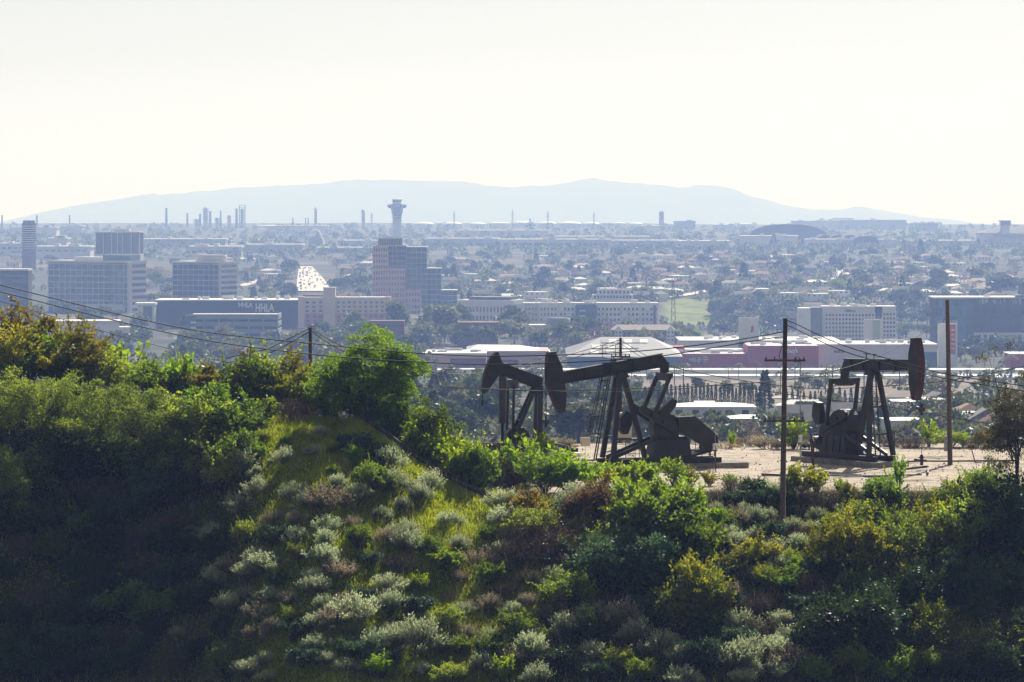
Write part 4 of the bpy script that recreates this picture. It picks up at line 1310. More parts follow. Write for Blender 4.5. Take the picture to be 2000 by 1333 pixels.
# ---- R: the red department store and its mall
b = Building('department_store', 'long red department store with white name signs and white roofs', 'building', 1308, 2500, 0)
H1, H2 = b.z(692), b.z(676)
b.box('low_wall', 0, b.x(1460), 0, 50, 0, H1, 'store_red')
b.box('high_wall', b.x(1460), b.x(1598), -3, 50, 0, H2, 'store_red')
b.box('entrance_wall', b.x(1499), b.x(1530), -5, -3.02, 0, b.z(675), 'store_red')
b.box('roof_sheet', 1, b.x(1460) - .5, 1, 49, H1, H1 + .3, 'roofwhite')
b.box('roof_sheet', b.x(1461), b.x(1597), -2, 49, H2, H2 + .3, 'roofwhite')
b.box('parapet_back', 4, b.x(1460), 30, 48, H1 + .3, b.z(686), 'roofwhite')
b.box('roof_block', b.x(1311), b.x(1339), 14, 34, H1 + .31, b.z(679), 'store_red')
b.clutter(4, b.x(1455), 4, 28, H1 + .3, 9, 51, 'greyband', 2.0)
b.clutter(b.x(1465), b.x(1590), 2, 40, H2 + .3, 10, 52, 'greyband', 2.2)
b.box('dark_door', b.x(1546), b.x(1580), -3.3, -3.02, 0, b.z(718), 'dark')
for i, (xa, za, w) in enumerate(((1347, 706.5, 24), (1532, 689, 24))):
    yo = -.15 if i == 0 else -3.15
    text_part('macy\'s', 3.8, b.root, (b.x(xa + 4), yo, b.z(za)), M['white'], 'store_lettering', .14, (w - 3) * b.m)
    st = MB()
    pts = []
    for k in range(10):
        r = 1.0 if k % 2 == 0 else .42
        pts.append((b.x(xa + 1) + r * math.sin(k * math.pi / 5), b.z(za - 3.5) + r * math.cos(k * math.pi / 5)))
    st.prism(pts, yo - .15, yo).build('star', M['white'], b.root)
b = Building('mall_hall', 'broad white mall roof with pale walls behind the red store', 'building', 1598, 2560, 0)
b.box('wall', 0, b.x(1830), 0, 60, 0, b.z(676), 'offwhite')
b.box('roof_sheet', -3, b.x(1832), -.6, 61, b.z(676), b.z(672.5), 'roofwhite')
b.clutter(4, b.x(1820), 6, 50, b.z(672.5), 16, 53, 'greyband', 2.2)
b.box('shopfront', b.x(1700), b.x(1815), -.4, -.02, b.z(722), b.z(700), 'garage')
b.box('blue_wall', b.x(1805), b.x(1830), -1.2, -.42, 0, b.z(688), 'bluewall')
b.box('green_sign', b.x(1806), b.x(1813), -1.4, -1.22, b.z(714), b.z(703), 'yellowbanner')
b.punched((b.x(1628), 0), 'x', b.x(1650) - b.x(1628), b.z(690), b.z(684), 5, 1, 'dark', (.7, .8), .1)
b = Building('mall_hall', 'low white mall roofs between red store and white hotel', 'building', 1330, 2750, 0)
b.box('wall', 0, b.x(1640), 0, 70, 0, b.z(667), 'white')
b.box('roof_sheet', -1, b.x(1641), -.6, 71, b.z(667), b.z(665), 'roofwhite')
b.clutter(10, 95, 10, 60, b.z(665), 14, 14, 'white', 2.2)
b = Building('warehouse', 'wide pale warehouse roof with solar panel rows behind the middle pump jack', 'building', 1110, 2450, 0)
W = b.x(1330)
b.box('wall', 0, W, 0, 80, 0, b.z(697), 'bluewall')
MB().raw([(-1, -1, b.z(697)), (W + 1, -1, b.z(697)), (W + 1, 80, b.z(690)), (-1, 80, b.z(690)), (W * .3, 40, b.z(663)), (W * .75, 40, b.z(663))], [(0, 1, 5, 4), (1, 2, 5), (2, 3, 4, 5), (3, 0, 4), (3, 2, 1, 0)]).build('roof', M['warehouse'], b.root)
for r in range(3):
    for c in range(6):
        f = .12 + .28 * r
        z0 = b.z(697) + f * (b.z(663) - b.z(697))
        x0 = W * .3 * f + 3 + c * (W * .42 / 6) + W * .05
        MB().raw([(x0, -1 + 41 * f, z0 + .4), (x0 + 4.5, -1 + 41 * f, z0 + .4), (x0 + 4.5, -1 + 41 * (f + .17), z0 + .4 + .17 * (b.z(663) - b.z(697))), (x0, -1 + 41 * (f + .17), z0 + .4 + .17 * (b.z(663) - b.z(697)))], [(0, 1, 2, 3)]).build('solar_panel', M['roofwhite'] if (r + c) % 2 else M['darkblue'], b.root)
b = Building('mall_hall', 'pinkish hip-roofed mall hall behind the smaller pump jack', 'building', 913, 2450, 0)
W = b.x(1072)
b.box('wall', 0, W, 0, 60, 0, b.z(686), 'store_pink')
MB().raw([(-1, -1, b.z(686)), (W + 1, -1, b.z(693)), (W + 1, 60, b.z(690)), (-1, 60, b.z(684)), (W * .12, 25, b.z(676)), (W * .62, 25, b.z(677))], [(0, 1, 5, 4), (1, 2, 5), (2, 3, 4, 5), (3, 0, 4), (3, 2, 1, 0)]).build('roof', M['pale_metal'], b.root)
b.box('red_band', W * .1, W * .62, -.5, -.02, b.z(716), b.z(703), 'brick')
b = Building('mall_hall', 'low salmon mall wing with white parapet, left of pinkish hall', 'building', 818, 2400, 0)
b.box('wall', 0, b.x(950), -3, 50, 0, b.z(692), 'store_pink')
b.box('parapet', -.4, b.x(950), -3.4, 50, b.z(692), b.z(689.5), 'roofwhite')
b.clutter(3, b.x(940), 4, 40, b.z(689.5), 8, 54, 'greyband', 1.8)
b.box('red_front', b.x(880), b.x(949), -3.5, -3.02, b.z(735), b.z(700), 'brick')
b = Building('store_building', 'red-walled store at the far right edge below dark glass block', 'building', 1974, 2450, 0)
b.box('wall', 0, b.x(2080), 0, 30, 0, b.z(693), 'store_red')
b.box('roof_sheet', -1, b.x(2081), -.5, 30, b.z(693), b.z(691), 'roofwhite')

# ---- freeway viaduct with parapets
b = Building('freeway_viaduct', 'long bright concrete freeway deck crossing below the mall', 'road bridge', 850, 2300, 0)
W = b.x(2080)
b.box('deck', 0, W, 0, 34, b.z(740), b.z(736), 'roofwhite')
b.box('parapet', 0, W, -.4, -.02, b.z(739.5), b.z(734.2), 'greyband')
b.box('upper_deck', 0, W, 44, 76, b.z(737), b.z(730.5), 'roofwhite')
b.box('upper_parapet', 0, W, 43.6, 43.98, b.z(735), b.z(729), 'white')
for k in range(26):
    b.box('pier', W * (k + .5) / 26 - 1, W * (k + .5) / 26 + 1, 8, 26, -2, b.z(740) - .02, 'concrete')

# ---- left: low white hall, house
b = Building('flat_roofed_hall', 'low white flat-roofed hall beyond the orange shrubs at left', 'building', 98, 2900, -6)
W = b.x(232)
b.box('wall', 0, W, 0, 30, 0, b.z(630), 'white')
b.box('roof_sheet', -1.5, W + 1, -1.8, 31, b.z(630), b.z(627), 'roofwhite')
b.box('right_wing', W, b.x(252), 3, 26, 0, b.z(640), 'greyband')
b.punched((W * .55, 0), 'x', W * .4, b.z(662), b.z(646), 3, 1, 'glass', (.35, .8), .15)
b = Building('hillside_house', 'white multi-storey house peeking over shrubs left of rounded dark bush', 'house', 340, 800, -10, sink=1)
W = b.x(396)
b.z0 = 84
b.box('wall', 0, W, 0, 6, 0, b.z(712), 'white')
b.box('roof_slab', -.5, W + .5, -.8, 6.5, b.z(712), b.z(706), 'roofwhite')
b.punched((0, 0), 'x', W, b.z(740), b.z(716), 5, 2, 'glass', (.45, .6), .1)
for k in range(4):
    b.box('balcony_post', W * (k + .5) / 4 - .06, W * (k + .5) / 4 + .06, -.75, -.65, 0, b.z(712), 'white')

# ---- low valley buildings behind the bench
for i, (p0, p1, t, Y, lab, wallm, roofm, hip) in enumerate((
        (1310, 1472, 795, 1225, 'sprawling low white-roofed school hall left of the pines behind bench', 'white', 'roofwhite', 6),
        (1364, 1394, 788, 1238, 'small white rooftop block on the school behind the middle pump', 'white', 'roofwhite', 0),
        (1430, 1500, 818, 1180, 'low house with white hip roof above the reddish bush', 'offwhite', 'roofwhite', 5),
        (1512, 1560, 778, 1500, 'cream flat house beside the dark cypress behind crossarm pole', 'cream', 'tan_roof', 3),
        (1560, 1600, 802, 1350, 'white low house just right of the crossarm pole', 'white', 'roofwhite', 2),
        (1730, 1790, 838, 1120, 'pink-roofed low house behind the right pump jack rod', 'offwhite', 'tan_roof', 4),
        (1880, 1930, 818, 1180, 'low cream house at right beyond the plain tall pole', 'cream', 'tan_roof', 4),
        (1935, 2010, 737, 2150, 'pale hip-roofed hall near the right edge above the freeway', 'offwhite', 'roofwhite', 5),
        (1760, 1815, 800, 1330, 'tan low house between right pump head and plain pole', 'cream', 'tan_roof', 3),
        (1640, 1700, 778, 1500, 'long pale low house behind the right pump jack beam', 'offwhite', 'grey_roof', 3),
        (1120, 1180, 806, 1250, 'grey-roofed low house among the valley trees left of caged ladder', 'offwhite', 'grey_roof', 4))):
    b = Building('low_house', lab, 'house', p0, Y, 0, 'low houses in the valley behind the bench')
    W, H = b.x(p1), b.z(t)
    zt = b.z(t - hip - .5)
    b.box('wall', 0, W, 0, 14, 0, H, wallm)
    e = min(6, W * .25)
    MB().raw([(-.8, -.8, H), (W + .8, -.8, H), (W + .8, 14.8, H), (-.8, 14.8, H), (e, 7, zt), (W - e, 7, zt)], [(0, 1, 5, 4), (1, 2, 5), (2, 3, 4, 5), (3, 0, 4), (3, 2, 1, 0)]).build('roof', M[roofm], b.root)
    b.punched((0, 0), 'x', W, H - 2.6, H - .5, max(3, int(W / 4)), 1, 'glass', (.4, .6), .1)

# ================================================================== airport, refinery, coast
# ---- J: control tower
Y = 8000
bz = base_z(wx(775.5, Y), Y)
ct = empty('control_tower', (wx(775.5, Y), Y, bz), 0, 'tall airport control tower with flared head and glazed cab', 'tower')
k_ = Y / F
Z = lambda py: wz(py, Y) - bz
for sx in (-1, 1):
    MB().box(sx * 6.2 - 2.0, sx * 6.2 + 2.0, -5, 5, 0, Z(424)).build('shaft_pier', M['tower_grey'], ct)
MB().box(-4.19, 4.19, -3.5, 3.5, 0, Z(424)).build('shaft', M['pale_metal'], ct)
MB().lathe([(8.5, Z(426)), (9.5, Z(418)), (10.5, Z(414)), (11, Z(406))], 20).build('collar', M['darkblue'], ct)
MB().lathe([(11.5, Z(424)), (11.5, Z(423))], 24).build('ring_walkway', M['greyband'], ct)
for sx in (-1, 1):
    MB().prism([(sx * 6, Z(414)), (sx * 9, Z(408.5)), (sx * 16.5, Z(406)), (sx * 18.5, Z(401)), (sx * 6, Z(399.5))][::sx], -7, 7).build('flared_pod', M['darkblue'], ct)
    MB().box(min(sx * 6, sx * 17.6), max(sx * 6, sx * 17.6), -7.3, 7.3, Z(399.5), Z(398.8)).build('pod_roof', M['white'], ct)
MB().lathe([(8, Z(406)), (8, Z(398))], 18).build('neck', M['garage'], ct)
MB().lathe([(8, Z(398)), (9.4, Z(397)), (9.4, Z(395.5))], 18).build('cab_deck', M['white'], ct)
MB().lathe([(8.2, Z(395.5)), (9.2, Z(391))], 18).build('cab_glass', M['glass'], ct)
MB().lathe([(9.8, Z(391)), (9.8, Z(389.8)), (4, Z(388.2))], 18).build('cab_roof', M['white'], ct)
for sx in (-1, 1):
    for y in (-8, 8):
        MB().tube([(sx * 8, y * .5, Z(426)), (sx * 7, y, Z(412)), (sx * 12, y, Z(400))], .5, 6).build('strut', M['white'], ct)

# ---- theme restaurant arches
Y = 7900
tb_ = empty('arch_pavilion', (wx(617, Y), Y, base_z(wx(617, Y), Y)), 0, 'white parabolic arches over a drum at the airport', 'building')
bz = tb_.location.z
Z = lambda py: wz(py, Y) - bz
for ang in (0, 62, 118):
    m = MB()
    pts = []
    for k in range(25):
        s = -1 + 2 * k / 24
        r = s * 36 * Y / F
        pts.append((r * math.cos(RAD(ang)), r * math.sin(RAD(ang)), Z(478) + (Z(449) - Z(478)) * (1 - s * s)))
    m.tube(pts, .9, 6).build('arch', M['white'], tb_)
MB().box(-13, 13, -8, 8, 0, Z(464)).build('drum', M['garage'], tb_)
MB().lathe([(16, Z(482)), (20, Z(478)), (8, Z(472))], 20, (0, 14, 0)).build('saucer', M['white'], tb_)

# ---- airport halls: (px0, px1, top, base, Y, wall, roof, label, windows)
for (p0, p1, t, u, Y, wl, rf, lab, win) in (
        (976, 1122, 470, 494, 7300, 'offwhite', 'roofwhite', 'long white airport hall with two window rows at centre', (9, 2)),
        (1085, 1268, 464, 474, 7900, 'offwhite', 'roofwhite', 'flat white terminal roof right of the long airport hall', None),
        (1124, 1192, 470, 494, 7350, 'pale_metal', 'roofwhite', 'pale windowed hall adjoining the long airport hall', (6, 2)),
        (1194, 1330, 472, 494, 7450, 'pale_metal', 'roofwhite', 'grey-white hangar block under the terminal roof', (8, 1)),
        (1330, 1425, 473, 494, 7200, 'offwhite', 'roofwhite', 'slant-roofed white hangar left of the big dark arch', (7, 1)),
        (1448, 1558, 463, 488, 7500, 'offwhite', 'roofwhite', 'white hangar wall below the big dark arch', None),
        (1575, 1690, 470, 486, 7300, 'white', 'roofwhite', 'low white hangar row below the small arches', (10, 1)),
        (834, 975, 468, 492, 7700, 'pale_metal', 'roofwhite', 'pale airport hall right of the control tower base', (6, 1)),
        (660, 760, 472, 490, 7500, 'offwhite', 'roofwhite', 'pale airport hall left of the control tower base', (5, 1)),
        (620, 760, 486, 497, 6900, 'garage', 'roofwhite', 'low white airport roof with dark shade line, right of the arches', None),
        (276, 440, 469, 480, 7400, 'pale_metal', 'roofwhite', 'long pale terminal roof right of the fin tower', None),
        (370, 470, 484, 500, 6500, 'offwhite', 'roofwhite', 'white low hall with dark roof blocks, right of the fin tower', (8, 1)),
        (450, 590, 480, 496, 6900, 'pale_metal', 'roofwhite', 'pale long canopy hall left of the arches', None),
        (92, 130, 468, 478, 7000, 'offwhite', 'roofwhite', 'white gabled shed at far left', None),
        (0, 60, 478, 492, 6600, 'greyband', 'roofwhite', 'low pale hall at the left edge', (5, 1)),
        (68, 176, 484, 495, 6400, 'offwhite', 'roofwhite', 'low white hall left of the fin tower', (8, 1)),
        (1690, 1750, 470, 492, 7400, 'offwhite', 'roofwhite', 'plain pale hangar box right of the small arches', None),
        (1760, 1900, 472, 482, 7700, 'pale_metal', 'roofwhite', 'low pale hall between pines and corner tower hall', None),
        (1600, 1770, 431, 444, 10800, 'pale_metal', 'roofwhite', 'long pale tank-farm wall on skyline at right', None),
        (1548, 1640, 433, 446, 10500, 'offwhite', 'roofwhite', 'second pale skyline block above the big arch', None),
        (1318, 1358, 434, 446, 10600, 'garage', 'grey_roof', 'grey box on skyline right of slim square tower', None),
        (1394, 1432, 441, 450, 10400, 'offwhite', 'roofwhite', 'small pale skyline box left of the big arch', None),
        (1795, 1832, 437, 447, 10200, 'store_pink', 'roofwhite', 'pinkish low block on the skyline at right', None),
        (20, 110, 446, 456, 9000, 'offwhite', 'roofwhite', 'pale low roofs on the skyline at far left', None),
        (118, 160, 443, 452, 9200, 'cream', 'roofwhite', 'cream low block on skyline left of fin tower', None),
        (520, 640, 443, 452, 9600, 'offwhite', 'roofwhite', 'white low roofs below the refinery flare stack', None),
        (900, 1070, 452, 462, 8900, 'offwhite', 'roofwhite', 'low white roofs below the storage tanks at centre', None),
        (1240, 1290, 443, 450, 9800, 'white', 'roofwhite', 'little white roof at foot of slim square tower', None)):
    b = Building('airport_hall', lab, 'building', p0, Y, 0, 'halls and sheds on the airport plain', sink=4)
    W, H = b.x(p1), b.z(t)
    D = 60
    b.box('wall', 0, W, 0, D, 0, H, wl)
    b.box('roof', -2, W + 2, -2, D + 2, H, H + 2.2, rf)
    if win:
        zb_ = b.z(u - 2)
        b.punched((W * .04, 0), 'x', W * .92, zb_, H - 2, win[0], win[1], 'glass', (.7, .45), .5)
    q = random.Random(p0)
    for k in range(3):
        x = q.uniform(0, W * .8)
        b.box('roof_unit', x, x + q.uniform(5, 14), 10, 24, H + 2.2, H + 2.2 + q.uniform(1.5, 4), 'greyband')

# ---- arched hangars
def arched(px0, px1, py_top, py_base, Y, label, D, rise_frac=1.0):
    b = Building('arched_hangar', label, 'hangar', px0, Y, 0, 'dark arched hangars', sink=4)
    W, zb, zt = b.x(px1), b.z(py_base), b.z(py_top)
    n = 20
    prof = [(0, 0)] + [(W / 2 - W / 2 * math.cos(math.pi * k / n), zb + (zt - zb) * math.sin(math.pi * k / n) ** .8) for k in range(n + 1)] + [(W, 0)]
    MB().prism(prof, 0, D).build('vault', M['hangar'], b.root)
    b.box('door_wall', W * .1, W * .9, -.6, -.02, 0, zb * .9, 'pale_metal')
    for f in (.36, .52):
        k = int(n * f)
        pts = [(p[0], -.3, p[1] + .4) for p in prof[2:k]]
        MB().tube(pts, .9, 5).build('edge_rib', M['pale_metal'], b.root)
    return b


arched(1463, 1616, 438, 466, 7700, 'very wide dark arched hangar roof on the airport plain', 120)
for i, (p0, p1) in enumerate(((1597, 1628), (1622, 1652), (1645, 1676), (1668, 1716))):
    arched(p0, p1, 459 if i < 3 else 461, 472, 7450 - i * 60, ['leftmost small arched hangar right of the wide one', 'second small arched hangar from the wide one', 'third small arched hangar from the wide one', 'rightmost and widest of the small arched hangars'][i], 80)

# ---- hall with the little tower at right
b = Building('station_hall', 'pale hall with hipped dark roof and square lookout tower at right edge', 'building', 1914, 7400, 0, sink=4)
W = b.x(2080)
b.box('wall', 0, W, 0, 60, 0, b.z(456), 'offwhite')
MB().raw([(-4, -4, b.z(456)), (W, -4, b.z(456)), (W, 64, b.z(456)), (-4, 64, b.z(456)), (b.x(1955), 30, b.z(443)), (W, 30, b.z(441))], [(0, 1, 5, 4), (1, 2, 5), (2, 3, 4, 5), (3, 0, 4), (3, 2, 1, 0)]).build('roof', M['grey_roof'], b.root)
b.box('tower_shaft', b.x(1955), b.x(1971), -8, 12, 0, b.z(440), 'greyband')
b.box('tower_cab', b.x(1953.5), b.x(1972.5), -9, 13, b.z(440), b.z(433), 'glass')
b.box('tower_roof', b.x(1952), b.x(1974), -11, 15, b.z(433), b.z(431), 'grey_roof')
b.box('porch_roof', b.x(1940), W, -14, -4.1, b.z(462), b.z(459), 'grey_roof')
for p in (1944, 1984):
    b.box('porch_column', b.x(p), b.x(p + 4), -12, -8, 0, b.z(462), 'offwhite')

# ---- storage tanks
for i, (p0, p1, t, u, Y) in enumerate(((808, 848, 434, 452, 10800), (864, 904, 434, 452, 10700), (917, 951, 435, 450, 11200), (955, 996, 434, 448, 10900), (1000, 1042, 432, 452, 11000), (1050, 1088, 433, 452, 10900),
                                        (1092, 1136, 433, 452, 10800), (1138, 1172, 434, 452, 11100), (1196, 1222, 434, 450, 11300), (1228, 1256, 435, 450, 11300), (1250, 1278, 446, 452, 10100), (495, 550, 440, 450, 10800), (1440, 1470, 437, 447, 10900), (1625, 1668, 427, 434, 11400))):
    X = wx((p0 + p1) / 2, Y)
    z0 = base_z(X, Y, 4)
    r = (p1 - p0) / 2 * Y / F
    o = empty('storage_tank', (X, Y, z0), 0, ordinal(i + 1 if i < 10 else 0) + ' white domed storage tank from the left in the skyline row' if i < 10 else
              ['small white domed tank below the skyline row at centre', 'shallow white dome under the refinery flare stack', 'small domed tank on skyline left of the wide arch', 'low white dome on skyline above the small arches'][i - 10], 'storage tank', 'white domed storage tanks')
    if i == 0: o['label'] = 'leftmost white domed storage tank in the skyline row, right of control tower'
    zs, zt = wz((t + u) / 2 - 4, Y) - z0, wz(t, Y) - z0
    MB().lathe([(r, 0), (r, zs)], 28, sm=False).build('tank_wall', M['offwhite'], o)
    MB().lathe([(r * 1.02, zs)] + [(r * math.cos(RAD(a)), zs + (zt - zs) * math.sin(RAD(a))) for a in (20, 40, 60, 75)] + [(r * .02, zt)], 28).build('dome', M['white'], o)

# ---- refinery columns and stacks
def stack(px, top, w, Y, label, kind=0, foot=448):
    X = wx(px, Y); z0 = base_z(X, Y, 4)
    o = empty('refinery_column', (X, Y, z0), 0, label, 'refinery column', 'refinery columns on the skyline')
    H, r = wz(top, Y) - z0, w / 2 * Y / F
    if kind == 0:
        MB().lathe([(r * 1.15, 0), (r, H * .6), (r * .85, H)], 10).build('stack_shell', M['refinery'], o)
        MB().lathe([(r * 1.35, H * .97), (r * 1.35, H)], 10).build('tip', M['refinery'], o)
    elif kind == 1:      # vessel with platforms
        MB().lathe([(r * .75, 0), (r * .75, H * .96), (r * .3, H)], 12).build('vessel', M['pale_metal'], o)
        for k in range(5):
            MB().lathe([(r * 1.25, H * (.45 + .11 * k)), (r * 1.25, H * (.45 + .11 * k) + 1.2)], 12).build('platform', M['refinery'], o)
        MB().tube([(r, -r, 0), (r, -r, H * .9)], .8, 6).build('riser_pipe', M['refinery'], o)
    else:                # open frame structure
        for x in (-1, 1):
            for y in (-1, 1):
                MB().box(x * r - .7, x * r + .7, y * r - .7, y * r + .7, 0, H).build('frame_post', M['refinery'], o)
        for k in range(8):
            z = H * (.3 + .7 * k / 7)
            MB().box(-r - 1, r + 1, -r - 1, r + 1, z - 1.0, z).build('deck', M['refinery'], o)
        MB().lathe([(r * .6, 0), (r * .6, H * .85)], 12).build('vessel', M['pale_metal'], o)
    return o


for args in ((4, 421, 3.2, 10500, 'thin stack at the far left edge of the skyline', 0), (72, 421, 4, 10600, 'short twin-topped stack behind the banded tower', 0), (136, 421, 3.2, 10500, 'thin dark stack left of the fin tower', 0),
             (325, 407, 4.5, 10900, 'tall lone dark stack right of the fin tower on the skyline', 0), (366, 417, 4, 11200, 'slim pale stack left of the thick platform column', 0), (391, 418, 4, 11100, 'slim stack just left of the thick platform column', 0),
             (401, 405, 11, 10900, 'thick platform column of the refinery', 1), (410.5, 413, 5, 11000, 'slim column just right of the thick platform column', 0), (431, 412, 3.4, 10800, 'thin dark stack right of the thick platform column', 0),
             (447, 420, 7, 11000, 'short stout column between dark stack and framed block', 1), (462, 408, 5, 10900, 'column left of the open framed refinery block', 0), (473, 401, 11, 10800, 'open framed refinery block, tallest on the skyline', 2),
             (572, 426, 2.6, 10000, 'thin mast left of the flare stack', 0), (597, 426, 2.4, 10400, 'thin mast just left of flare stack', 0), (602, 426, 2.4, 10300, 'thin mast touching left of flare stack', 0),
             (616, 405, 5, 9800, 'flare stack rising above the white arches', 1), (709, 409, 7, 10600, 'lone stout column left of the control tower', 1), (424, 425, 9, 11300, 'low refinery drum on skyline right of thick column', 1), (384, 428, 10, 11300, 'low refinery drum left of thick column', 1)):
    stack(*args)
b = Building('square_tower', 'slim pale square tower on the skyline right of centre', 'tower', 1287.5, 10500, 0, sink=4)
b.box('shaft', 0, b.x(1296.5), 0, 12, 0, b.z(415), 'garage')
b.box('top_box', .6, b.x(1296), .6, 11, b.z(415), b.z(413), 'greyband')


def lattice(px, top, base, w, Y, label, group='transmission pylons', arms=3, bar=.28, col='refinery'):
    X = wx(px, Y); z0 = wz(base, Y)
    z0 = min(z0, base_z(X, Y, 1))
    o = empty('transmission_pylon', (X, Y, z0), 0, label, 'pylon', group)
    H, r = wz(top, Y) - z0, w / 2 * Y / F
    n = max(6, int(H / 6))
    leg = lambda x, y, t: Vector((x * r * (1 - .8 * t), y * r * (1 - .8 * t), H * t))
    for x in (-1, 1):
        for y in (-1, 1):
            MB().bar(leg(x, y, 0), leg(x, y, 1), bar, bar).build('leg', M[col], o)
    br = MB()
    for k in range(n):
        t0, t1 = k / n, (k + 1) / n
        for s in (-1, 1):
            br.bar(leg(s, -1, t0), leg(-s, -1, t1), bar * .6, bar * .6)
            br.bar(leg(s, 1, t0), leg(-s, 1, t1), bar * .6, bar * .6)
            br.bar(leg(-1, s, t0), leg(1, s, t1) if False else leg(-1, -s, t1), bar * .6, bar * .6)
    tag(br.build('bracing', M[col], o), kind='stuff')
    for k in range(arms):
        z = H * (.72 + .12 * k)
        MB().bar((-r * (1.3 - .2 * k) - 1.5, 0, z), (r * (1.3 - .2 * k) + 1.5, 0, z), bar * 1.2, bar * 1.2).build('arm', M[col], o)
    return o


lattice(1315, 545, 668, 13, 3250, 'tall grey lattice pylon standing before the green slope', arms=3, bar=.32)
for px, top, lab in ((887, 413, 'thin skyline pylon right of the control tower'), (1001, 410, 'thin skyline pylon above the tanks at centre'), (1070, 413, 'thin skyline pylon right of the tanks centre pylon'), (1160, 415, 'thin skyline pylon below the highest mountain peak'), (726, 416, 'thin skyline pylon just left of the control tower')):
    lattice(px, top, 448, 3.5, 10600, lab, arms=2, bar=.9)
# construction crane
Y = 9000
cz = base_z(wx(1035, Y), Y)
o = empty('tower_crane', (wx(1035, Y), Y, cz), 0, 'dark construction crane in front of the storage tanks', 'crane')
Hc = wz(427, Y) - cz
MB().box(-1.2, 1.2, -1.2, 1.2, 0, Hc).build('mast', M['refinery'], o)
MB().box(-9, 14, -.8, .8, Hc * .62, Hc * .62 + 2).build('jib', M['refinery'], o)
MB().box(-9, -5, -1.4, 1.4, Hc * .62 - 3, Hc * .62).build('counterweight', M['refinery'], o)
MB().bar((0, 0, Hc), (13, 0, Hc * .62 + 2), .5).build('tie_bar', M['refinery'], o)

# ================================================================== the avenue with its traffic
aL = [(579, 577), (580, 552), (582, 536), (584, 523)]
aR = [(648, 566), (634, 548), (622, 536), (609, 523)]
rows = []
for t in np.linspace(0, 1, 30):
    i = t * 3; k = min(int(i), 2); f = i - k
    l = (aL[k][0] * (1 - f) + aL[k + 1][0] * f, aL[k][1] * (1 - f) + aL[k + 1][1] * f)
    r = (aR[k][0] * (1 - f) + aR[k + 1][0] * f, aR[k][1] * (1 - f) + aR[k + 1][1] * f)
    py = (l[1] + r[1]) / 2
    rows.append((l[0], r[0], py))


def road_pt(px, py):
    p = hit_valley(px, py); p.z += .6; return p


vs, fs = [], []
rz_ = [hit_valley((l + r) / 2, py) for l, r, py in rows]
for (l, r, py), c in zip(rows, rz_):
    for px in np.linspace(l, r, 5):
        X = wx(px, c.y)
        vs.append((X, c.y, c.z + 1.6))
for i in range(len(rows) - 1):
    for k in range(4):
        fs.append((i * 5 + k, i * 5 + k + 1, i * 5 + 6 + k, i * 5 + 5 + k))
av = MB().raw(vs, fs).build('avenue', M['glare_road'])
tag(av, kind='structure')
# lane lines, 3 per carriageway
ln = MB()
for f in (.2, .35, .65, .8):
    for i in range(0, len(rows) - 1, 2):
        l, r, py = rows[i]; l2, r2, _ = rows[i + 1]
        a = Vector((wx(l + (r - l) * f, rz_[i].y), rz_[i].y, rz_[i].z + 1.75)); c = Vector((wx(l2 + (r2 - l2) * f, rz_[i + 1].y), rz_[i + 1].y, rz_[i + 1].z + 1.75))
        ln.bar(a, c, .25, .02)
lo = ln.build('lane_lines', M['white'], av); tag(lo, kind='stuff')


def car_proto(name, col):
    root = empty(name)
    m = surf('car_paint_' + name + str(col), col, None, .5, .35, spec=.5)
    MB().prism([(-2.2, .35), (2.2, .35), (2.25, .75), (1.4, .95), (-2.1, 1.0), (-2.25, .7)], -.9, .9).build('body', m, root)
    MB().prism([(-1.7, .98), (1.0, .96), (.35, 1.45), (-1.2, 1.48)], -.78, .78).build('cabin', M['glass'], root)
    for x in (-1.4, 1.4):
        for y in (-.85, .85):
            MB().tube([(x, y - .1, .33), (x, y + .1, .33)], .33, 10).build('wheel', M['dark'], root)
    return root


cols = [(.03, .03, .035), (.6, .6, .6), (.2, .02, .02), (.05, .07, .12), (.25, .26, .28)]
cname = ['black', 'white', 'dark red', 'navy', 'grey']
protos = [car_proto('car', c) for c in cols]
used = [0] * 5
per = {}
cars = []
q = random.Random(4)
for n_ in range(62):
    i = q.randrange(1, 27); l, r, py = rows[i]
    lane = q.choice((.12, .27, .42, .56, .72, .88))
    f = lane + q.uniform(-.02, .02)
    kind = q.choice((0, 0, 0, 1, 2, 3, 3, 4))
    c = rz_[i]
    Yc = c.y + q.uniform(-20, 20)
    pos = Vector((wx(l + (r - l) * f, c.y), Yc, float(np.interp(Yc, [p.y for p in rz_], [p.z for p in rz_])) + 1.62))
    if any((pos - o_).length < 9 and abs(pos.x - o_.x) < 2.5 for o_ in [k[0] for k in cars]): continue
    cars.append((pos, kind))
cars.sort(key=lambda t: (t[1], t[0].x))
tot = [sum(1 for c in cars if c[1] == k) for k in range(5)]
for pos, kind in cars:
    o = protos[kind] if used[kind] == 0 else copy_tree(protos[kind])
    used[kind] += 1
    o.location = pos
    o.rotation_euler = (0, 0, RAD(90 if pos.x < wx(605, pos.y) else -90))
    tag(o, f'{ordinal(used[kind], tot[kind])} {cname[kind]} car among those on the bright avenue, counting from left', 'car', 'cars on the avenue')
for k in range(5):
    if used[k] == 0:
        for ch in list(protos[k].children): bpy.data.objects.remove(ch)
        bpy.data.objects.remove(protos[k])

# ================================================================== plants: mesh makers
def unit(v):
    return v / np.maximum(np.linalg.norm(v, axis=-1, keepdims=True), 1e-9)


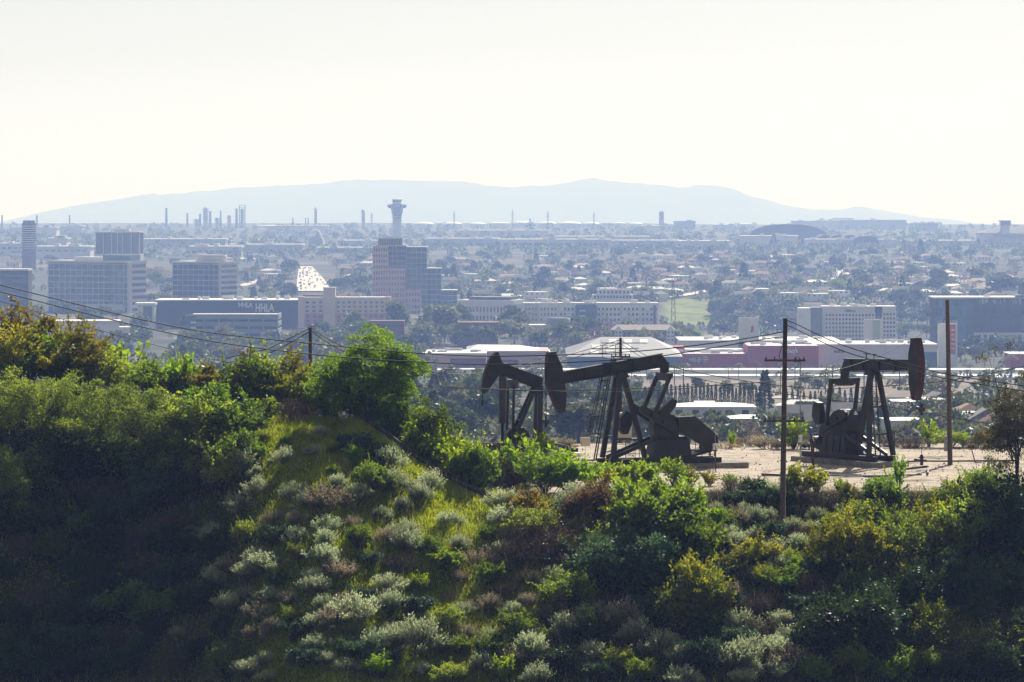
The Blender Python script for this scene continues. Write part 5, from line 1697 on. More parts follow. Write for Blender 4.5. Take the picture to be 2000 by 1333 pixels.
def leaf_mesh(name, P, D, L, Wd, tint, mat, g, fold=0.0):
    """one rhombic leaf per row: base P, direction D, length L, half width Wd"""
    n = len(P)
    D = unit(D)
    S = unit(np.cross(D, unit(g.normal(size=(n, 3)))))
    L = np.broadcast_to(np.asarray(L, float), (n,))[:, None]; Wd = np.broadcast_to(np.asarray(Wd, float), (n,))[:, None]
    v = np.stack([P, P + D * L * .45 + S * Wd, P + D * L, P + D * L * .45 - S * Wd], 1).reshape(-1, 3).astype(np.float32)
    me = bpy.data.meshes.new(name)
    me.vertices.add(n * 4); me.vertices.foreach_set('co', v.ravel())
    me.loops.add(n * 4); me.loops.foreach_set('vertex_index', np.arange(n * 4, dtype=np.int32))
    me.polygons.add(n); me.polygons.foreach_set('loop_start', np.arange(0, n * 4, 4, dtype=np.int32))
    me.update(calc_edges=True)
    a = me.attributes.new('tint', 'FLOAT', 'FACE'); a.data.foreach_set('value', np.clip(tint, 0, 1).astype(np.float32))
    me.materials.append(mat)
    return me


def clump_leaves(centres, radii, n, g, L, W, up=.35, flat=.8, surf_bias=.55):
    """n leaves spread near the surfaces of clumps"""
    k = g.integers(0, len(centres), n)
    d = unit(g.normal(size=(n, 3)) + np.array([0, 0, up]))
    r = radii[k] * (surf_bias + (1 - surf_bias) * g.random(n)) * (1 + .18 * g.normal(size=n))
    P = centres[k] + d * r[:, None] * np.array([1, 1, flat])
    D = unit(d + .8 * g.normal(size=(n, 3)))
    tint = np.clip(.5 + .22 * g.normal(size=n) + .15 * (g.random(len(centres)) - .5)[k] * 2, 0, 1)
    return P, D, L * (0.7 + .6 * g.random(n)), W * (0.7 + .6 * g.random(n)), tint


def dome_centres(n, g, rx, ry, h, zmin=.15, hollow=.45):
    d = unit(g.normal(size=(n * 3, 3)))
    d = d[d[:, 2] > -0.25][:n]
    r = (hollow + (1 - hollow) * g.random(len(d)) ** .6)
    c = d * r[:, None]
    c[:, 0] *= rx; c[:, 1] *= ry; c[:, 2] = zmin * h + (c[:, 2] * .5 + .42) * h * .86
    # uneven outline
    c[:, 2] *= 1 + .16 * np.sin(c[:, 0] * 2.1 / rx + n) * np.cos(c[:, 1] * 2.7 / ry)
    return c


def stems(mb, base, tips, r0, r1, g, bend=.15, n=4):
    for t in tips:
        t = Vector(t); b = Vector(base) + Vector((g.normal() * r0, g.normal() * r0, 0))
        mid = b.lerp(t, .5) + Vector((g.normal(), g.normal(), g.normal())) * bend * (t - b).length
        mb.tube([b, b.lerp(mid, .55) * .6 + b.lerp(t, .28) * .4, mid, t], [r0, r0 * .7 + r1 * .3, (r0 + r1) / 2, r1], n, cap=False)


PL = {}        # kind -> list of (foliage mesh, stem mesh, nominal height, nominal width)

G = np.random.default_rng(3)
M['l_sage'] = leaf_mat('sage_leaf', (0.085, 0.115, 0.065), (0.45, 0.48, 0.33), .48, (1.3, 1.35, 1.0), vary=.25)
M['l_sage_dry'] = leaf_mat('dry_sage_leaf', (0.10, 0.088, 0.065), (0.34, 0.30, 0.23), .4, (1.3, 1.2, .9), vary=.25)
M['l_green'] = leaf_mat('green_leaf', (0.04, 0.08, 0.013), (0.15, 0.215, 0.035), .58, (1.9, 1.9, .5))
M['l_bright'] = leaf_mat('bright_green_leaf', (0.06, 0.12, 0.012), (0.21, 0.29, 0.03), .6, (2.0, 1.9, .45))
M['l_olive'] = leaf_mat('olive_leaf', (0.06, 0.09, 0.018), (0.25, 0.30, 0.06), .64, (1.6, 1.6, .6))
M['l_yellow'] = leaf_mat('yellow_green_leaf', (0.11, 0.14, 0.014), (0.32, 0.32, 0.035), .55, (1.7, 1.55, .4))
M['l_orange'] = leaf_mat('orange_brown_leaf', (0.075, 0.075, 0.013), (0.24, 0.20, 0.028), .5, (1.7, 1.5, .5))
M['l_dark'] = leaf_mat('dark_green_leaf', (0.018, 0.036, 0.016), (0.048, 0.075, 0.028), .38, (1.6, 1.8, .6))
M['l_teal'] = leaf_mat('blue_green_leaf', (0.026, 0.055, 0.034), (0.06, 0.10, 0.055), .38, (1.4, 1.6, .8))
M['l_brown'] = leaf_mat('brown_dead_leaf', (0.06, 0.036, 0.018), (0.16, 0.095, 0.045), .4, (1.5, 1.2, .7))
M['l_umber'] = leaf_mat('dusky_umber_leaf', (0.03, 0.03, 0.014), (0.10, 0.085, 0.035), .35, (1.5, 1.3, .6))
M['l_grass'] = leaf_mat('lit_grass', (0.09, 0.13, 0.012), (0.34, 0.38, 0.04), .6, (2.0, 1.8, .4))
M['l_straw'] = leaf_mat('dry_straw', (0.22, 0.17, 0.09), (0.40, 0.31, 0.17), .4, (1.3, 1.2, .9))


def make_sage(seed, mat, n_stem=190, per=17):
    g = np.random.default_rng(seed)
    nc = 11
    cx = g.normal(size=(nc, 2)) * .42
    k = g.integers(0, nc, n_stem)
    dirs = unit(np.concatenate([cx[k] * 1.1 + g.normal(size=(n_stem, 2)) * .27, np.full((n_stem, 1), .85)], 1))
    hmax = (1.0 - .35 * np.linalg.norm(cx, axis=1))[k]
    length = (.72 + .33 * g.random(n_stem)) * hmax
    base = np.concatenate([cx[k] * .32, np.zeros((n_stem, 1))], 1)
    t = np.tile(np.linspace(.42, 1, per), n_stem)
    i = np.repeat(np.arange(n_stem), per)
    P = base[i] + dirs[i] * (length[i] * t)[:, None] + g.normal(size=(len(i), 3)) * .018
    D = dirs[i] + .75 * g.normal(size=(len(i), 3)) + np.array([0, 0, .25])
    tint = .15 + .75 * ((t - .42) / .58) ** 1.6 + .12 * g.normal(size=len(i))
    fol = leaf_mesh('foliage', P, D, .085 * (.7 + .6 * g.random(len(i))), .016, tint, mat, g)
    mb = MB()
    for j in range(0, n_stem, 6):
        a = Vector(base[j]); mb.tube([a, a + Vector(dirs[j]) * length[j] * .8], [.014, .006], 3, cap=False)
    return fol, mb.mesh('stems', M['twig']), 1.0, 1.35


def make_shrub(seed, mat, n=5200, ncl=34, L=.085, W=.026, cr=.24, rx=.62, hollow=.4, stem_mat='bark', droop=.35, h=1.0, n_stem=16, flat=.8):
    g = np.random.default_rng(seed)
    c = dome_centres(ncl, g, rx, rx, h, .16, hollow)
    c = c + g.normal(size=c.shape) * np.array([.09, .09, .07]) * 1.3
    rad = cr * (.35 + 1.0 * g.random(len(c)) ** 1.3)
    P, D, l, w, t = clump_leaves(c, rad, n, g, L, W, droop, flat)
    mb = MB()
    # shoots that break the outline
    for k in range(26):
        i = g.integers(0, len(c))
        d = unit(c[i] * np.array([1, 1, .6]) + np.array([0, 0, .55]) + g.normal(size=3) * .35)
        ln = .16 + .26 * g.random(); m = 26
        s = c[i] + d * rad[i] * .6
        tt = g.random(m)
        bendv = g.normal(size=3) * .10
        Pn = s + d * (tt * ln)[:, None] + bendv * (tt ** 2)[:, None] + g.normal(size=(m, 3)) * .018
        P = np.concatenate([P, Pn]); D = np.concatenate([D, unit(d + .8 * g.normal(size=(m, 3)))])
        l = np.concatenate([l, L * (.6 + .5 * g.random(m))]); w = np.concatenate([w, W * (.6 + .5 * g.random(m))]); t = np.concatenate([t, np.clip(.65 + .2 * g.normal(size=m), 0, 1)])
        mb.tube([tuple(c[i]), tuple(s + d * ln * .5 + bendv * .25), tuple(s + d * ln + bendv)], [.006, .004, .002], 3, cap=False)
    ok = P[:, 2] > 0.0
    fol = leaf_mesh('foliage', P[ok], D[ok], l[ok], w[ok], t[ok], mat, g)
    stems(mb, (0, 0, -.05), c[g.permutation(len(c))[:n_stem]], .022, .006, g)
    return fol, mb.mesh('stems', M[stem_mat]), 1.12 * h, 2 * rx + .25


def make_broad(seed, mat, n_stem=13, leaves=34, L=.15, W=.05):
    """open shrub of upright stems carrying large leaves"""
    g = np.random.default_rng(seed)
    mb = MB(); Ps, Ds = [], []
    for k in range(n_stem):
        a = g.random() * 6.283
        r = .15 + .42 * g.random()
        tip = np.array([r * math.cos(a), r * math.sin(a), .6 + .42 * g.random()])
        mid = tip * .5 + g.normal(size=3) * .05
        mb.tube([(0, 0, -.05), tuple(mid), tuple(tip)], [.018, .012, .005], 4, cap=False)
        t = .35 + .65 * g.random(leaves) ** .7
        p = np.where(t[:, None] < .5, mid * (t * 2)[:, None], mid + (tip - mid) * ((t - .5) * 2)[:, None])
        d = unit(g.normal(size=(leaves, 3)) + np.array([0, 0, .15]))
        Ps.append(p + d * .05); Ds.append(d + np.array([0, 0, -.25]))
    P, D = np.concatenate(Ps), np.concatenate(Ds)
    n = len(P)
    return leaf_mesh('foliage', P, D, L * (.6 + .7 * g.random(n)), W * (.7 + .5 * g.random(n)), .5 + .28 * g.normal(size=n), mat, g), mb.mesh('stems', M['bark']), 1.05, 1.15


def make_twigs(seed, mat, leaf, n=150, nl=420, spread=.75):
    g = np.random.default_rng(seed)
    mb = MB(); tips = []
    for k in range(n):
        d = unit(np.array([g.normal() * spread, g.normal() * spread, .9 + .5 * g.random()]))
        L = .55 + .5 * g.random()
        b = np.array([g.normal() * .2, g.normal() * .2, 0])
        m = b + d * L * .5 + g.normal(size=3) * .06
        t = b + d * L + g.normal(size=3) * .08
        mb.tube([tuple(b), tuple(m), tuple(t)], [.009, .006, .003], 3, cap=False)
        for j in range(2):
            s = m + (t - m) * g.random(); e = s + unit(d + g.normal(size=3) * .8) * .22
            mb.tube([tuple(s), tuple(e)], [.004, .002], 3, cap=False); tips.append(e)
    tips = np.array(tips)
    k = g.integers(0, len(tips), nl)
    P = tips[k] + g.normal(size=(nl, 3)) * .05
    return leaf_mesh('foliage', P, g.normal(size=(nl, 3)), .05, .014, g.random(nl), leaf, g), mb.mesh('stems', mat), 1.1, 1.6


def make_tree(seed, mat, H, crown_r, trunk_r, n_leaf, L, W, n_limb=7, crown_base=.25, stems_n=3, cl_r=.85, bark='bark', lean=0.0, sparse=.5, skew=0.0):
    """tree with several trunks, limbs and leaf clumps; real metres"""
    g = np.random.default_rng(seed)
    mb = MB(); cents, rad = [], []
    for s in range(stems_n):
        a = 6.283 * s / stems_n + g.random()
        top = np.array([math.cos(a) * crown_r * .35 + lean * H, math.sin(a) * crown_r * .35, H * (.5 + .1 * g.random())])
        if stems_n == 1: top = np.array([lean * H, 0, H * .55])
        pts = [np.array([math.cos(a) * trunk_r, math.sin(a) * trunk_r, -.3]), top * .35 + g.normal(size=3) * .12, top * .7 + g.normal(size=3) * .15, top]
        mb.tube([tuple(p) for p in pts], [trunk_r, trunk_r * .75, trunk_r * .5, trunk_r * .32], 7, cap=False)
        for k in range(n_limb):
            t = .3 + .7 * g.random()
            st = pts[1] + (pts[3] - pts[1]) * t
            az = a + g.normal() * 1.1 if stems_n > 1 else g.random() * 6.283
            el = -.1 + 1.25 * g.random()
            reach = crown_r * (.65 + .5 * g.random())
            e = st + np.array([math.cos(az) * math.cos(el) * reach, math.sin(az) * math.cos(el) * reach, math.sin(el) * H * .42 * (.8 + .4 * g.random())])
            e[0] += skew * (e[2] / H)
            e[2] = min(max(e[2], H * crown_base), H * .97)
            m = (st + e) / 2 + g.normal(size=3) * .25
            mb.tube([tuple(st), tuple(m), tuple(e)], [trunk_r * .3, trunk_r * .17, trunk_r * .06], 5, cap=False)
            for j in range(5):
                c = m + (e - m) * (.25 + .9 * g.random()) + g.normal(size=3) * cl_r * .75
                c[2] = max(c[2], H * crown_base * .8)
                mb.tube([tuple(m + (e - m) * .5), tuple(c)], [trunk_r * .09, trunk_r * .03], 3, cap=False)
                cents.append(c); rad.append(cl_r * (.45 + .6 * g.random()))
    c = np.array(cents); r = np.array(rad)
    P, D, l, w, t = clump_leaves(c, r, n_leaf, g, L, W, .45, .75, sparse)
    return leaf_mesh('crown', P, D, l, w, t, mat, g), mb.mesh('trunk', M[bark]), H, 2 * crown_r


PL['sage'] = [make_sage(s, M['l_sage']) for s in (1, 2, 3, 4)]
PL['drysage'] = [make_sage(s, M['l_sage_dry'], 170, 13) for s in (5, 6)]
PL['green'] = [make_shrub(s, M['l_green']) for s in (11, 12, 13)]
PL['bright'] = [make_shrub(s, M['l_bright'], L=.10, W=.032) for s in (14, 15)]
PL['dark'] = [make_shrub(s, M['l_dark'], 6000, 30, .075, .028, .27) for s in (16, 17)]
PL['teal'] = [make_shrub(s, M['l_teal'], 5000, 30, .08, .024, .25) for s in (18, 19)]
PL['olive'] = [make_shrub(s, M['l_olive'], 5000, 32, .075, .02, .24, hollow=.3) for s in (20, 21)]
PL['yellow'] = [make_shrub(s, M['l_yellow'], 3600, 26, .085, .022, .24, hollow=.35) for s in (22, 23)]
PL['orange'] = [make_shrub(s, M['l_orange'], 4200, 26, .08, .022, .22) for s in (24, 25)]
PL['brown'] = [make_shrub(s, M['l_brown'], 3000, 26, .08, .022, .22) for s in (26,)]
PL['broad'] = [make_broad(s, M['l_bright']) for s in (31, 32, 33)]
PL['broadyellow'] = [make_broad(s, M['l_yellow'], 15, 40, .13, .045) for s in (34, 35)]
PL['twigs'] = [make_twigs(s, M['twig'], M['l_brown']) for s in (41, 42)]
PL['twiggreen'] = [make_twigs(s, M['twig'], M['l_olive'], 120, 1600) for s in (43, 44)]
PL['straw'] = [make_sage(51, M['l_straw'], 120, 8)]

plants = []      # (kind, obj, px, py, note)
DESC = {'sage': ('silvery sage bush', 'sage_bush'), 'drysage': ('dry tan sage bush', 'sage_bush'), 'green': ('mid green leafy shrub', 'leafy_shrub'), 'bright': ('bright green leafy shrub', 'leafy_shrub'),
        'dark': ('dense dark green shrub', 'dense_shrub'), 'teal': ('blue-green leafy shrub', 'leafy_shrub'), 'olive': ('olive green shrub', 'leafy_shrub'), 'yellow': ('yellow-green shrub', 'leafy_shrub'),
        'orange': ('orange-brown shrub', 'leafy_shrub'), 'brown': ('dead brown-leaved shrub', 'withered_shrub'), 'broad': ('large-leaved green plant', 'broadleaf_plant'), 'broadyellow': ('large-leaved yellow plant', 'broadleaf_plant'),
        'twigs': ('bare brown twiggy bush', 'twig_bush'), 'twiggreen': ('twiggy bush with sparse leaves', 'twig_bush'), 'straw': ('tuft of dry straw-coloured grass', 'grass_tuft')}
q = random.Random(77)


def plant(kind, px, py, hpx, wfac=1.0, label=None, loc=None):
    loc = loc or hit_hill(px, py)
    v = q.choice(PL[kind])
    s = hpx * loc.y / F / v[2]
    o = empty(DESC[kind][1], loc + Vector((0, 0, -.04)), q.uniform(0, 6.28))
    o.scale = (s * wfac, s * wfac, s)
    mesh_obj('foliage', v[0], o); mesh_obj('stems', v[1], o)
    plants.append([kind, o, px, py, label])
    return o


def hero(name, mesh, px, py, label, cat='tree', loc=None, rz=0.0, sc=1.0):
    loc = loc or hit_hill(px, py)
    o = empty(name, loc, rz, label, cat)
    o.scale = (sc, sc, sc)
    mesh_obj('crown', mesh[0], o); mesh_obj('trunk', mesh[1], o)
    return o


# ---- named trees
M['l_crest'] = leaf_mat('crest_tree_leaf', (0.04, 0.085, 0.012), (0.16, 0.24, 0.028), .55, (1.9, 1.85, .45))
t1 = make_tree(101, M['l_crest'], 7.8, 3.7, .20, 42000, .19, .065, 11, .08, 4, .8, sparse=.72)
hero('green_tree', t1, 722, 822, 'large bright green multi-stemmed tree on the crest above the pipe')
t2 = make_tree(102, M['l_green'], 5.6, 2.0, .11, 9000, .19, .055, 6, .2, 3, .7, sparse=.4)
hero('slender_tree', t2, 838, 905, 'slender lighter green tree just right of the large crest tree', loc=Vector((wx(842, 327), 327, float(hill_z(wx(842, 327), 327)))))
t3 = make_tree(103, M['l_olive'], 6.6, 3.8, .17, 26000, .17, .05, 8, .22, 4, .95, sparse=.45)
t3b = make_tree(104, M['l_olive'], 6.0, 3.7, .15, 26000, .17, .05, 8, .15, 5, .9, sparse=.45)
hero('willowy_tree', t3, 95, 850, 'tall olive-green willowy tree at the left edge', loc=Vector((wx(85, 327), 327, float(hill_z(wx(85, 327), 327)))))
hero('willowy_tree', t3b, 270, 870, 'broad olive willowy tree second from the left edge', loc=Vector((wx(262, 326), 326, float(hill_z(wx(262, 326), 326)))))
hero('willowy_tree', t3, 20, 930, 'dark lower willowy tree in the left corner of slope', loc=Vector((wx(-5, 322), 322, float(hill_z(wx(-5, 322), 322)))), rz=2.0, sc=.85)
hero('willowy_tree', t3b, 380, 900, 'small olive willowy tree right of the broad one', loc=Vector((wx(372, 323.5), 323.5, float(hill_z(wx(372, 323.5), 323.5)))), rz=1.2, sc=.62)
t5 = make_tree(105, M['l_umber'], 12.6, 2.4, .17, 22000, .12, .04, 11, .2, 3, .75, sparse=.3, lean=-.03)
hero('dark_tree', t5, 1990, 1000, 'dark leaning tree at the right edge of the bench', loc=Vector((wx(1998, 313), 313, float(hill_z(wx(1998, 313), 313)))))
t6 = make_tree(106, M['l_dark'], 4.2, 2.3, .12, 12000, .13, .045, 6, .2, 3, .6)
hero('rounded_tree', t6, 445, 800, 'rounded dark green tree between orange shrubs and reddish pole', loc=Vector((wx(442, 337), 337, float(hill_z(wx(442, 337), 337)) - .6)))

# ---- shrubs placed one by one: kind, column, row of the foot, height in photo px, width factor
SH = [
    # crest, left
    ('orange', 22, 742, 122, 1.0), ('yellow', 55, 745, 100, 1.0), ('orange', 88, 745, 120, 1.0), ('green', 120, 748, 95, 1.0), ('orange', 150, 750, 100, 1.0), ('orange', 178, 765, 85, .9), ('green', 55, 770, 100, 1.2), ('olive', 215, 790, 100, 1.1), ('green', 300, 800, 90, 1.1),
    ('olive', 345, 806, 100, 1.0), ('green', 390, 812, 90, 1.0), ('broad', 235, 762, 95, .9), ('broad', 350, 790, 105, .6), ('orange', 405, 790, 75, .9), ('olive', 520, 800, 100, 1.0), ('brown', 505, 800, 80, .8), ('green', 480, 800, 95, 1.0), ('twiggreen', 485, 800, 100, .9),
    ('yellow', 470, 812, 85, 1.0), ('broadyellow', 445, 815, 75, 1.2), ('broadyellow', 560, 808, 85, 1.0), ('yellow', 590, 806, 78, 1.0), ('orange', 555, 800, 95, .8), ('twigs', 600, 822, 85, .9), ('twigs', 570, 826, 60, 1.0), ('broad', 515, 830, 55, 1.2), ('yellow', 540, 815, 75, .9),
    ('green', 420, 848, 90, 1.2), ('broad', 430, 870, 80, 1.2), ('olive', 400, 880, 100, 1.2), ('green', 470, 860, 60, 1.2),
    # left flank below the willowy trees
    ('olive', 330, 940, 95, 1.3), ('olive', 410, 930, 100, 1.2), ('green', 250, 945, 90, 1.3), ('teal', 330, 990, 80, 1.4), ('dark', 170, 940, 95, 1.4), ('dark', 60, 960, 95, 1.5), ('twigs', 190, 985, 70, 1.6), ('teal', 230, 1030, 70, 1.4), ('dark', 100, 1050, 70, 1.6), ('twigs', 330, 1050, 60, 1.3),
    ('olive', 440, 960, 85, 1.0), ('green', 455, 930, 80, 1.0),
    # right of the big tree, along the pipe
    ('bright', 830, 918, 98, 1.0), ('bright', 800, 893, 70, 1.0), ('green', 860, 915, 75, 1.0), ('bright', 912, 880, 92, .9), ('brown', 893, 895, 72, .9), ('twigs', 905, 905, 50, 1.0), ('bright', 905, 965, 75, 1.0), ('broad', 880, 940, 55, 1.0), ('broad', 935, 962, 50, 1.0),
    ('bright', 655, 830, 95, 1.1), ('bright', 690, 835, 85, 1.1), ('bright', 755, 850, 110, 1.0), ('green', 785, 880, 80, .9), ('green', 725, 840, 60, 1.2), ('bright', 870, 940, 90, .9), ('green', 930, 965, 90, .9), ('bright', 850, 905, 85, .9),
    ('twigs', 975, 940, 90, 1.2), ('twigs', 1000, 950, 85, 1.2), ('twiggreen', 950, 945, 65, 1.0), ('teal', 690, 885, 42, 1.3), ('teal', 745, 910, 42, 1.2),
    # in front of the smaller pump and along the bench edge
    ('broad', 1050, 925, 80, 1.0), ('broad', 1020, 950, 90, 1.0), ('broad', 1085, 945, 75, 1.1), ('green', 1062, 965, 70, 1.2), ('bright', 1110, 960, 62, 1.1), ('broad', 1150, 955, 55, 1.2), ('broad', 1200, 950, 50, 1.2), ('bright', 1240, 960, 52, 1.1), ('broad', 1265, 945, 44, 1.2),
    ('broad', 1315, 950, 58, 1.0), ('broadyellow', 1345, 948, 40, 1.0), ('broadyellow', 1385, 950, 32, 1.2), ('broad', 1425, 955, 30, 1.2), ('broadyellow', 1185, 965, 48, 1.1), ('dark', 1475, 968, 34, 1.5), ('broadyellow', 1565, 968, 66, 1.0), ('broadyellow', 1595, 965, 52, .9), ('broadyellow', 1540, 970, 46, .9),
    ('yellow', 1655, 985, 40, .8), ('broad', 1640, 975, 40, .7), ('green', 1725, 1010, 72, .95), ('dark', 1730, 1015, 62, 1.0), ('broad', 1755, 960, 70, .4), ('twigs', 1610, 990, 48, 1.5), ('twigs', 1680, 985, 40, 1.4), ('twigs', 1430, 962, 35, 1.2), ('twigs', 1560, 985, 40, 1.6), ('twigs', 1790, 985, 35, 1.4),
    # gully below the bench
    ('green', 1290, 1090, 135, 1.05), ('bright', 1320, 1060, 105, 1.0), ('bright', 1245, 1050, 100, .9), ('green', 1340, 1110, 120, .9), ('teal', 1235, 1165, 115, 1.25), ('teal', 1190, 1130, 85, 1.2), ('dark', 1290, 1180, 95, 1.3), ('yellow', 1350, 1215, 115, .85), ('olive', 1385, 1225, 110, .8), ('olive', 1330, 1240, 90, 1.0),
    ('brown', 1150, 1030, 75, 1.1), ('twigs', 1060, 1080, 90, 1.3), ('twigs', 1110, 1110, 85, 1.4), ('twigs', 1010, 1110, 75, 1.3), ('orange', 1040, 1010, 50, 1.2), ('orange', 1165, 1010, 60, .9), ('olive', 1030, 1050, 55, 1.3), ('twigs', 1170, 1060, 75, 1.2),
    ('sage', 1120, 990, 55, 1.2), ('sage', 985, 995, 46, 1.2), ('sage', 1185, 985, 50, 1.3), ('drysage', 1140, 1000, 60, 1.2), ('sage', 1220, 960, 40, 1.3),
    # right flank
    ('yellow', 1660, 1120, 105, .9), ('yellow', 1700, 1135, 95, .9), ('yellow', 1620, 1110, 85, .8), ('twiggreen', 1740, 1130, 110, .9), ('yellow', 1830, 1085, 95, .8), ('yellow', 1865, 1100, 80, .7), ('twiggreen', 1800, 1090, 110, 1.0), ('olive', 1770, 1120, 90, 1.0), ('olive', 1900, 1090, 110, 1.1), ('dark', 1940, 1080, 130, 1.0), ('olive', 1880, 1010, 75, 1.2), ('green', 1840, 1020, 62, 1.2),
    ('green', 1915, 1000, 80, .9), ('twiggreen', 1950, 1010, 110, .9), ('dark', 1985, 1100, 140, 1.0), ('dark', 1870, 1190, 95, 1.2), ('dark', 1930, 1200, 90, 1.3), ('dark', 1660, 1280, 120, 1.2), ('dark', 1720, 1250, 90, 1.0), ('dark', 1610, 1290, 90, 1.1), ('dark', 1740, 1200, 70, 1.1), ('green', 1690, 1170, 60, 1.1), ('green', 1530, 1160, 50, 1.3),
    ('yellow', 1475, 1110, 55, 1.4), ('yellow', 1440, 1130, 45, 1.2), ('yellow', 1500, 1150, 42, 1.2), ('twigs', 1550, 1140, 45, 1.5), ('twigs', 1480, 1200, 50, 1.4), ('olive', 1800, 1260, 80, 1.2), ('twiggreen', 1850, 1290, 90, 1.3), ('orange', 1880, 1280, 60, 1.0), ('twiggreen', 1950, 1300, 100, 1.2), ('dark', 1780, 1200, 80, 1.1), ('twigs', 1960, 1250, 70, 1.3),
    # behind the bench and along its far rim
    ('broad', 1550, 884, 60, 1.0), ('broad', 1815, 880, 52, .7), ('broad', 1880, 884, 30, 1.0), ('twigs', 1780, 884, 30, 2.0), ('twigs', 1740, 884, 26, 2.0), ('twigs', 1590, 882, 28, 1.5), ('twigs', 1640, 882, 20, 2.0), ('straw', 1415, 880, 20, 1.5), ('straw', 1435, 880, 17, 1.4), ('drysage', 1095, 878, 24, 1.6), ('straw', 1110, 878, 18, 1.6), ('broad', 1428, 880, 34, .5),
    ('straw', 1480, 881, 26, 1.3), ('drysage', 1500, 882, 28, 1.6), ('straw', 1520, 882, 22, 1.5), ('drysage', 1460, 881, 26, 1.5), ('olive', 1860, 884, 32, 1.6), ('orange', 1930, 885, 36, 1.0), ('yellow', 1950, 888, 34, 1.0), ('twigs', 1900, 884, 26, 1.6), ('drysage', 1555, 883, 24, 1.6),
]
for k, px, py, h, w in SH:
    loc = None
    if 650 < px < 950 and py < 970 and k in ('bright', 'green', 'brown', 'broad', 'twigs'):
        # just behind the sloping pipe
        Yc = float(np.interp(wx(px, 325), CX, CY)) + 2.4 + q.uniform(0, 3)
        X = wx(px, Yc); loc = Vector((X, Yc, float(hill_z(X, Yc)))); h = max(30, h * .9)
    elif py < 826 and px < 640 or 874 < py < 890 and px > 1080:
        # on or just behind the crest: stand at that depth
        if px < 640:
            Yc = float(np.interp(wx(px, 333), CX, CY)) + q.uniform(1, 9)
        else:
            Yc = 370 + q.uniform(0, 5)
        X = wx(px, Yc); loc = Vector((X, Yc, float(hill_z(X, Yc))))
        top = wz(py - h, Yc)
        if px < 640: h = max(40, (top - loc.z) * F / Yc)
    plant(k, px, py, h, w, None, loc)

SAGE = [(470, 935, 62), (500, 975, 52), (555, 908, 50), (575, 985, 60), (640, 1005, 80), (690, 905, 40), (700, 990, 58), (728, 965, 55), (770, 965, 60), (820, 985, 55), (845, 965, 58), (790, 1000, 40), (765, 920, 50), (535, 1030, 45), (580, 1070, 58), (640, 1075, 50), (625, 1110, 52), (610, 1140, 40),
        (700, 1075, 58), (745, 1020, 42), (790, 1060, 60), (800, 1085, 50), (690, 1035, 38), (415, 1060, 42), (375, 1065, 45), (500, 1100, 40), (425, 1150, 52), (445, 1205, 48), (350, 1255, 34), (440, 1320, 55), (520, 1180, 40), (560, 1185, 36), (620, 1275, 52), (690, 1220, 62), (760, 1205, 56), (820, 1280, 78), (770, 1275, 66), (860, 1285, 52),
        (730, 1270, 50), (905, 1210, 48), (950, 1200, 58), (1000, 1205, 40), (945, 1320, 60), (1040, 1290, 58), (985, 1335, 46), (1055, 1340, 50), (1075, 1150, 50), (1110, 1250, 55), (1160, 1300, 55), (930, 1110, 48), (900, 1080, 42), (950, 1060, 38), (880, 1030, 36),
        (1000, 1060, 40), (975, 1090, 36), (660, 960, 45), (600, 1000, 48), (740, 1330, 44), (1210, 1240, 75), (1250, 1260, 80), (1290, 1290, 70), (1330, 1310, 66), (1250, 1335, 60), (1400, 1290, 60), (1430, 1320, 70), (1470, 1300, 66), (1510, 1290, 60), (1550, 1320, 66), (1330, 1345, 50), (1450, 1345, 50), (1590, 1345, 50),
        (1440, 1080, 46), (1480, 1060, 44), (1410, 1040, 40), (1520, 1085, 46), (1560, 1080, 44), (1600, 1075, 42), (1550, 1040, 36), (1500, 1020, 34), (1450, 1010, 32), (1600, 1020, 32), (1650, 1010, 30), (1400, 1005, 34), (1560, 1130, 42), (1390, 1080, 42), (1425, 1180, 46), (1520, 1230, 55), (1450, 1240, 55)]
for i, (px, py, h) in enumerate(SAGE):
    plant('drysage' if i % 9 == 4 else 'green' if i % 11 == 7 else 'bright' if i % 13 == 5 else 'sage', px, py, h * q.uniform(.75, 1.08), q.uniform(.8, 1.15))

# ---- fill between them, thicker in the gully and on the dark flank
taken = [(p[2], p[3]) for p in plants]
q2 = random.Random(19)
zones = [((0, 440, 900, 1340), 46, ('dark', 'teal', 'dark', 'twigs', 'dark', 'green'), (40, 75), 46),
         ((440, 760, 960, 1340), 34, ('sage', 'sage', 'teal', 'dark', 'olive', 'drysage'), (30, 52), 36),
         ((740, 1060, 1060, 1340), 30, ('sage', 'olive', 'green', 'twigs', 'teal', 'drysage', 'bright'), (30, 52), 36),
         ((1040, 1420, 1100, 1340), 34, ('teal', 'dark', 'sage', 'twigs', 'olive'), (40, 70), 42),
         ((1380, 1660, 975, 1150), 46, ('sage', 'teal', 'sage', 'twigs', 'olive', 'drysage', 'green'), (24, 44), 26),
         ((1400, 1640, 1140, 1340), 34, ('sage', 'teal', 'sage', 'dark', 'olive', 'twigs'), (36, 60), 38),
         ((1640, 2010, 985, 1340), 52, ('dark', 'olive', 'twigs', 'twiggreen', 'yellow', 'green', 'dark'), (45, 85), 44),
         ((990, 1230, 960, 1100), 18, ('olive', 'twigs', 'sage', 'green', 'drysage'), (35, 60), 34),
         ((470, 660, 850, 930), 8, ('olive', 'sage', 'bright'), (16, 26), 34)]
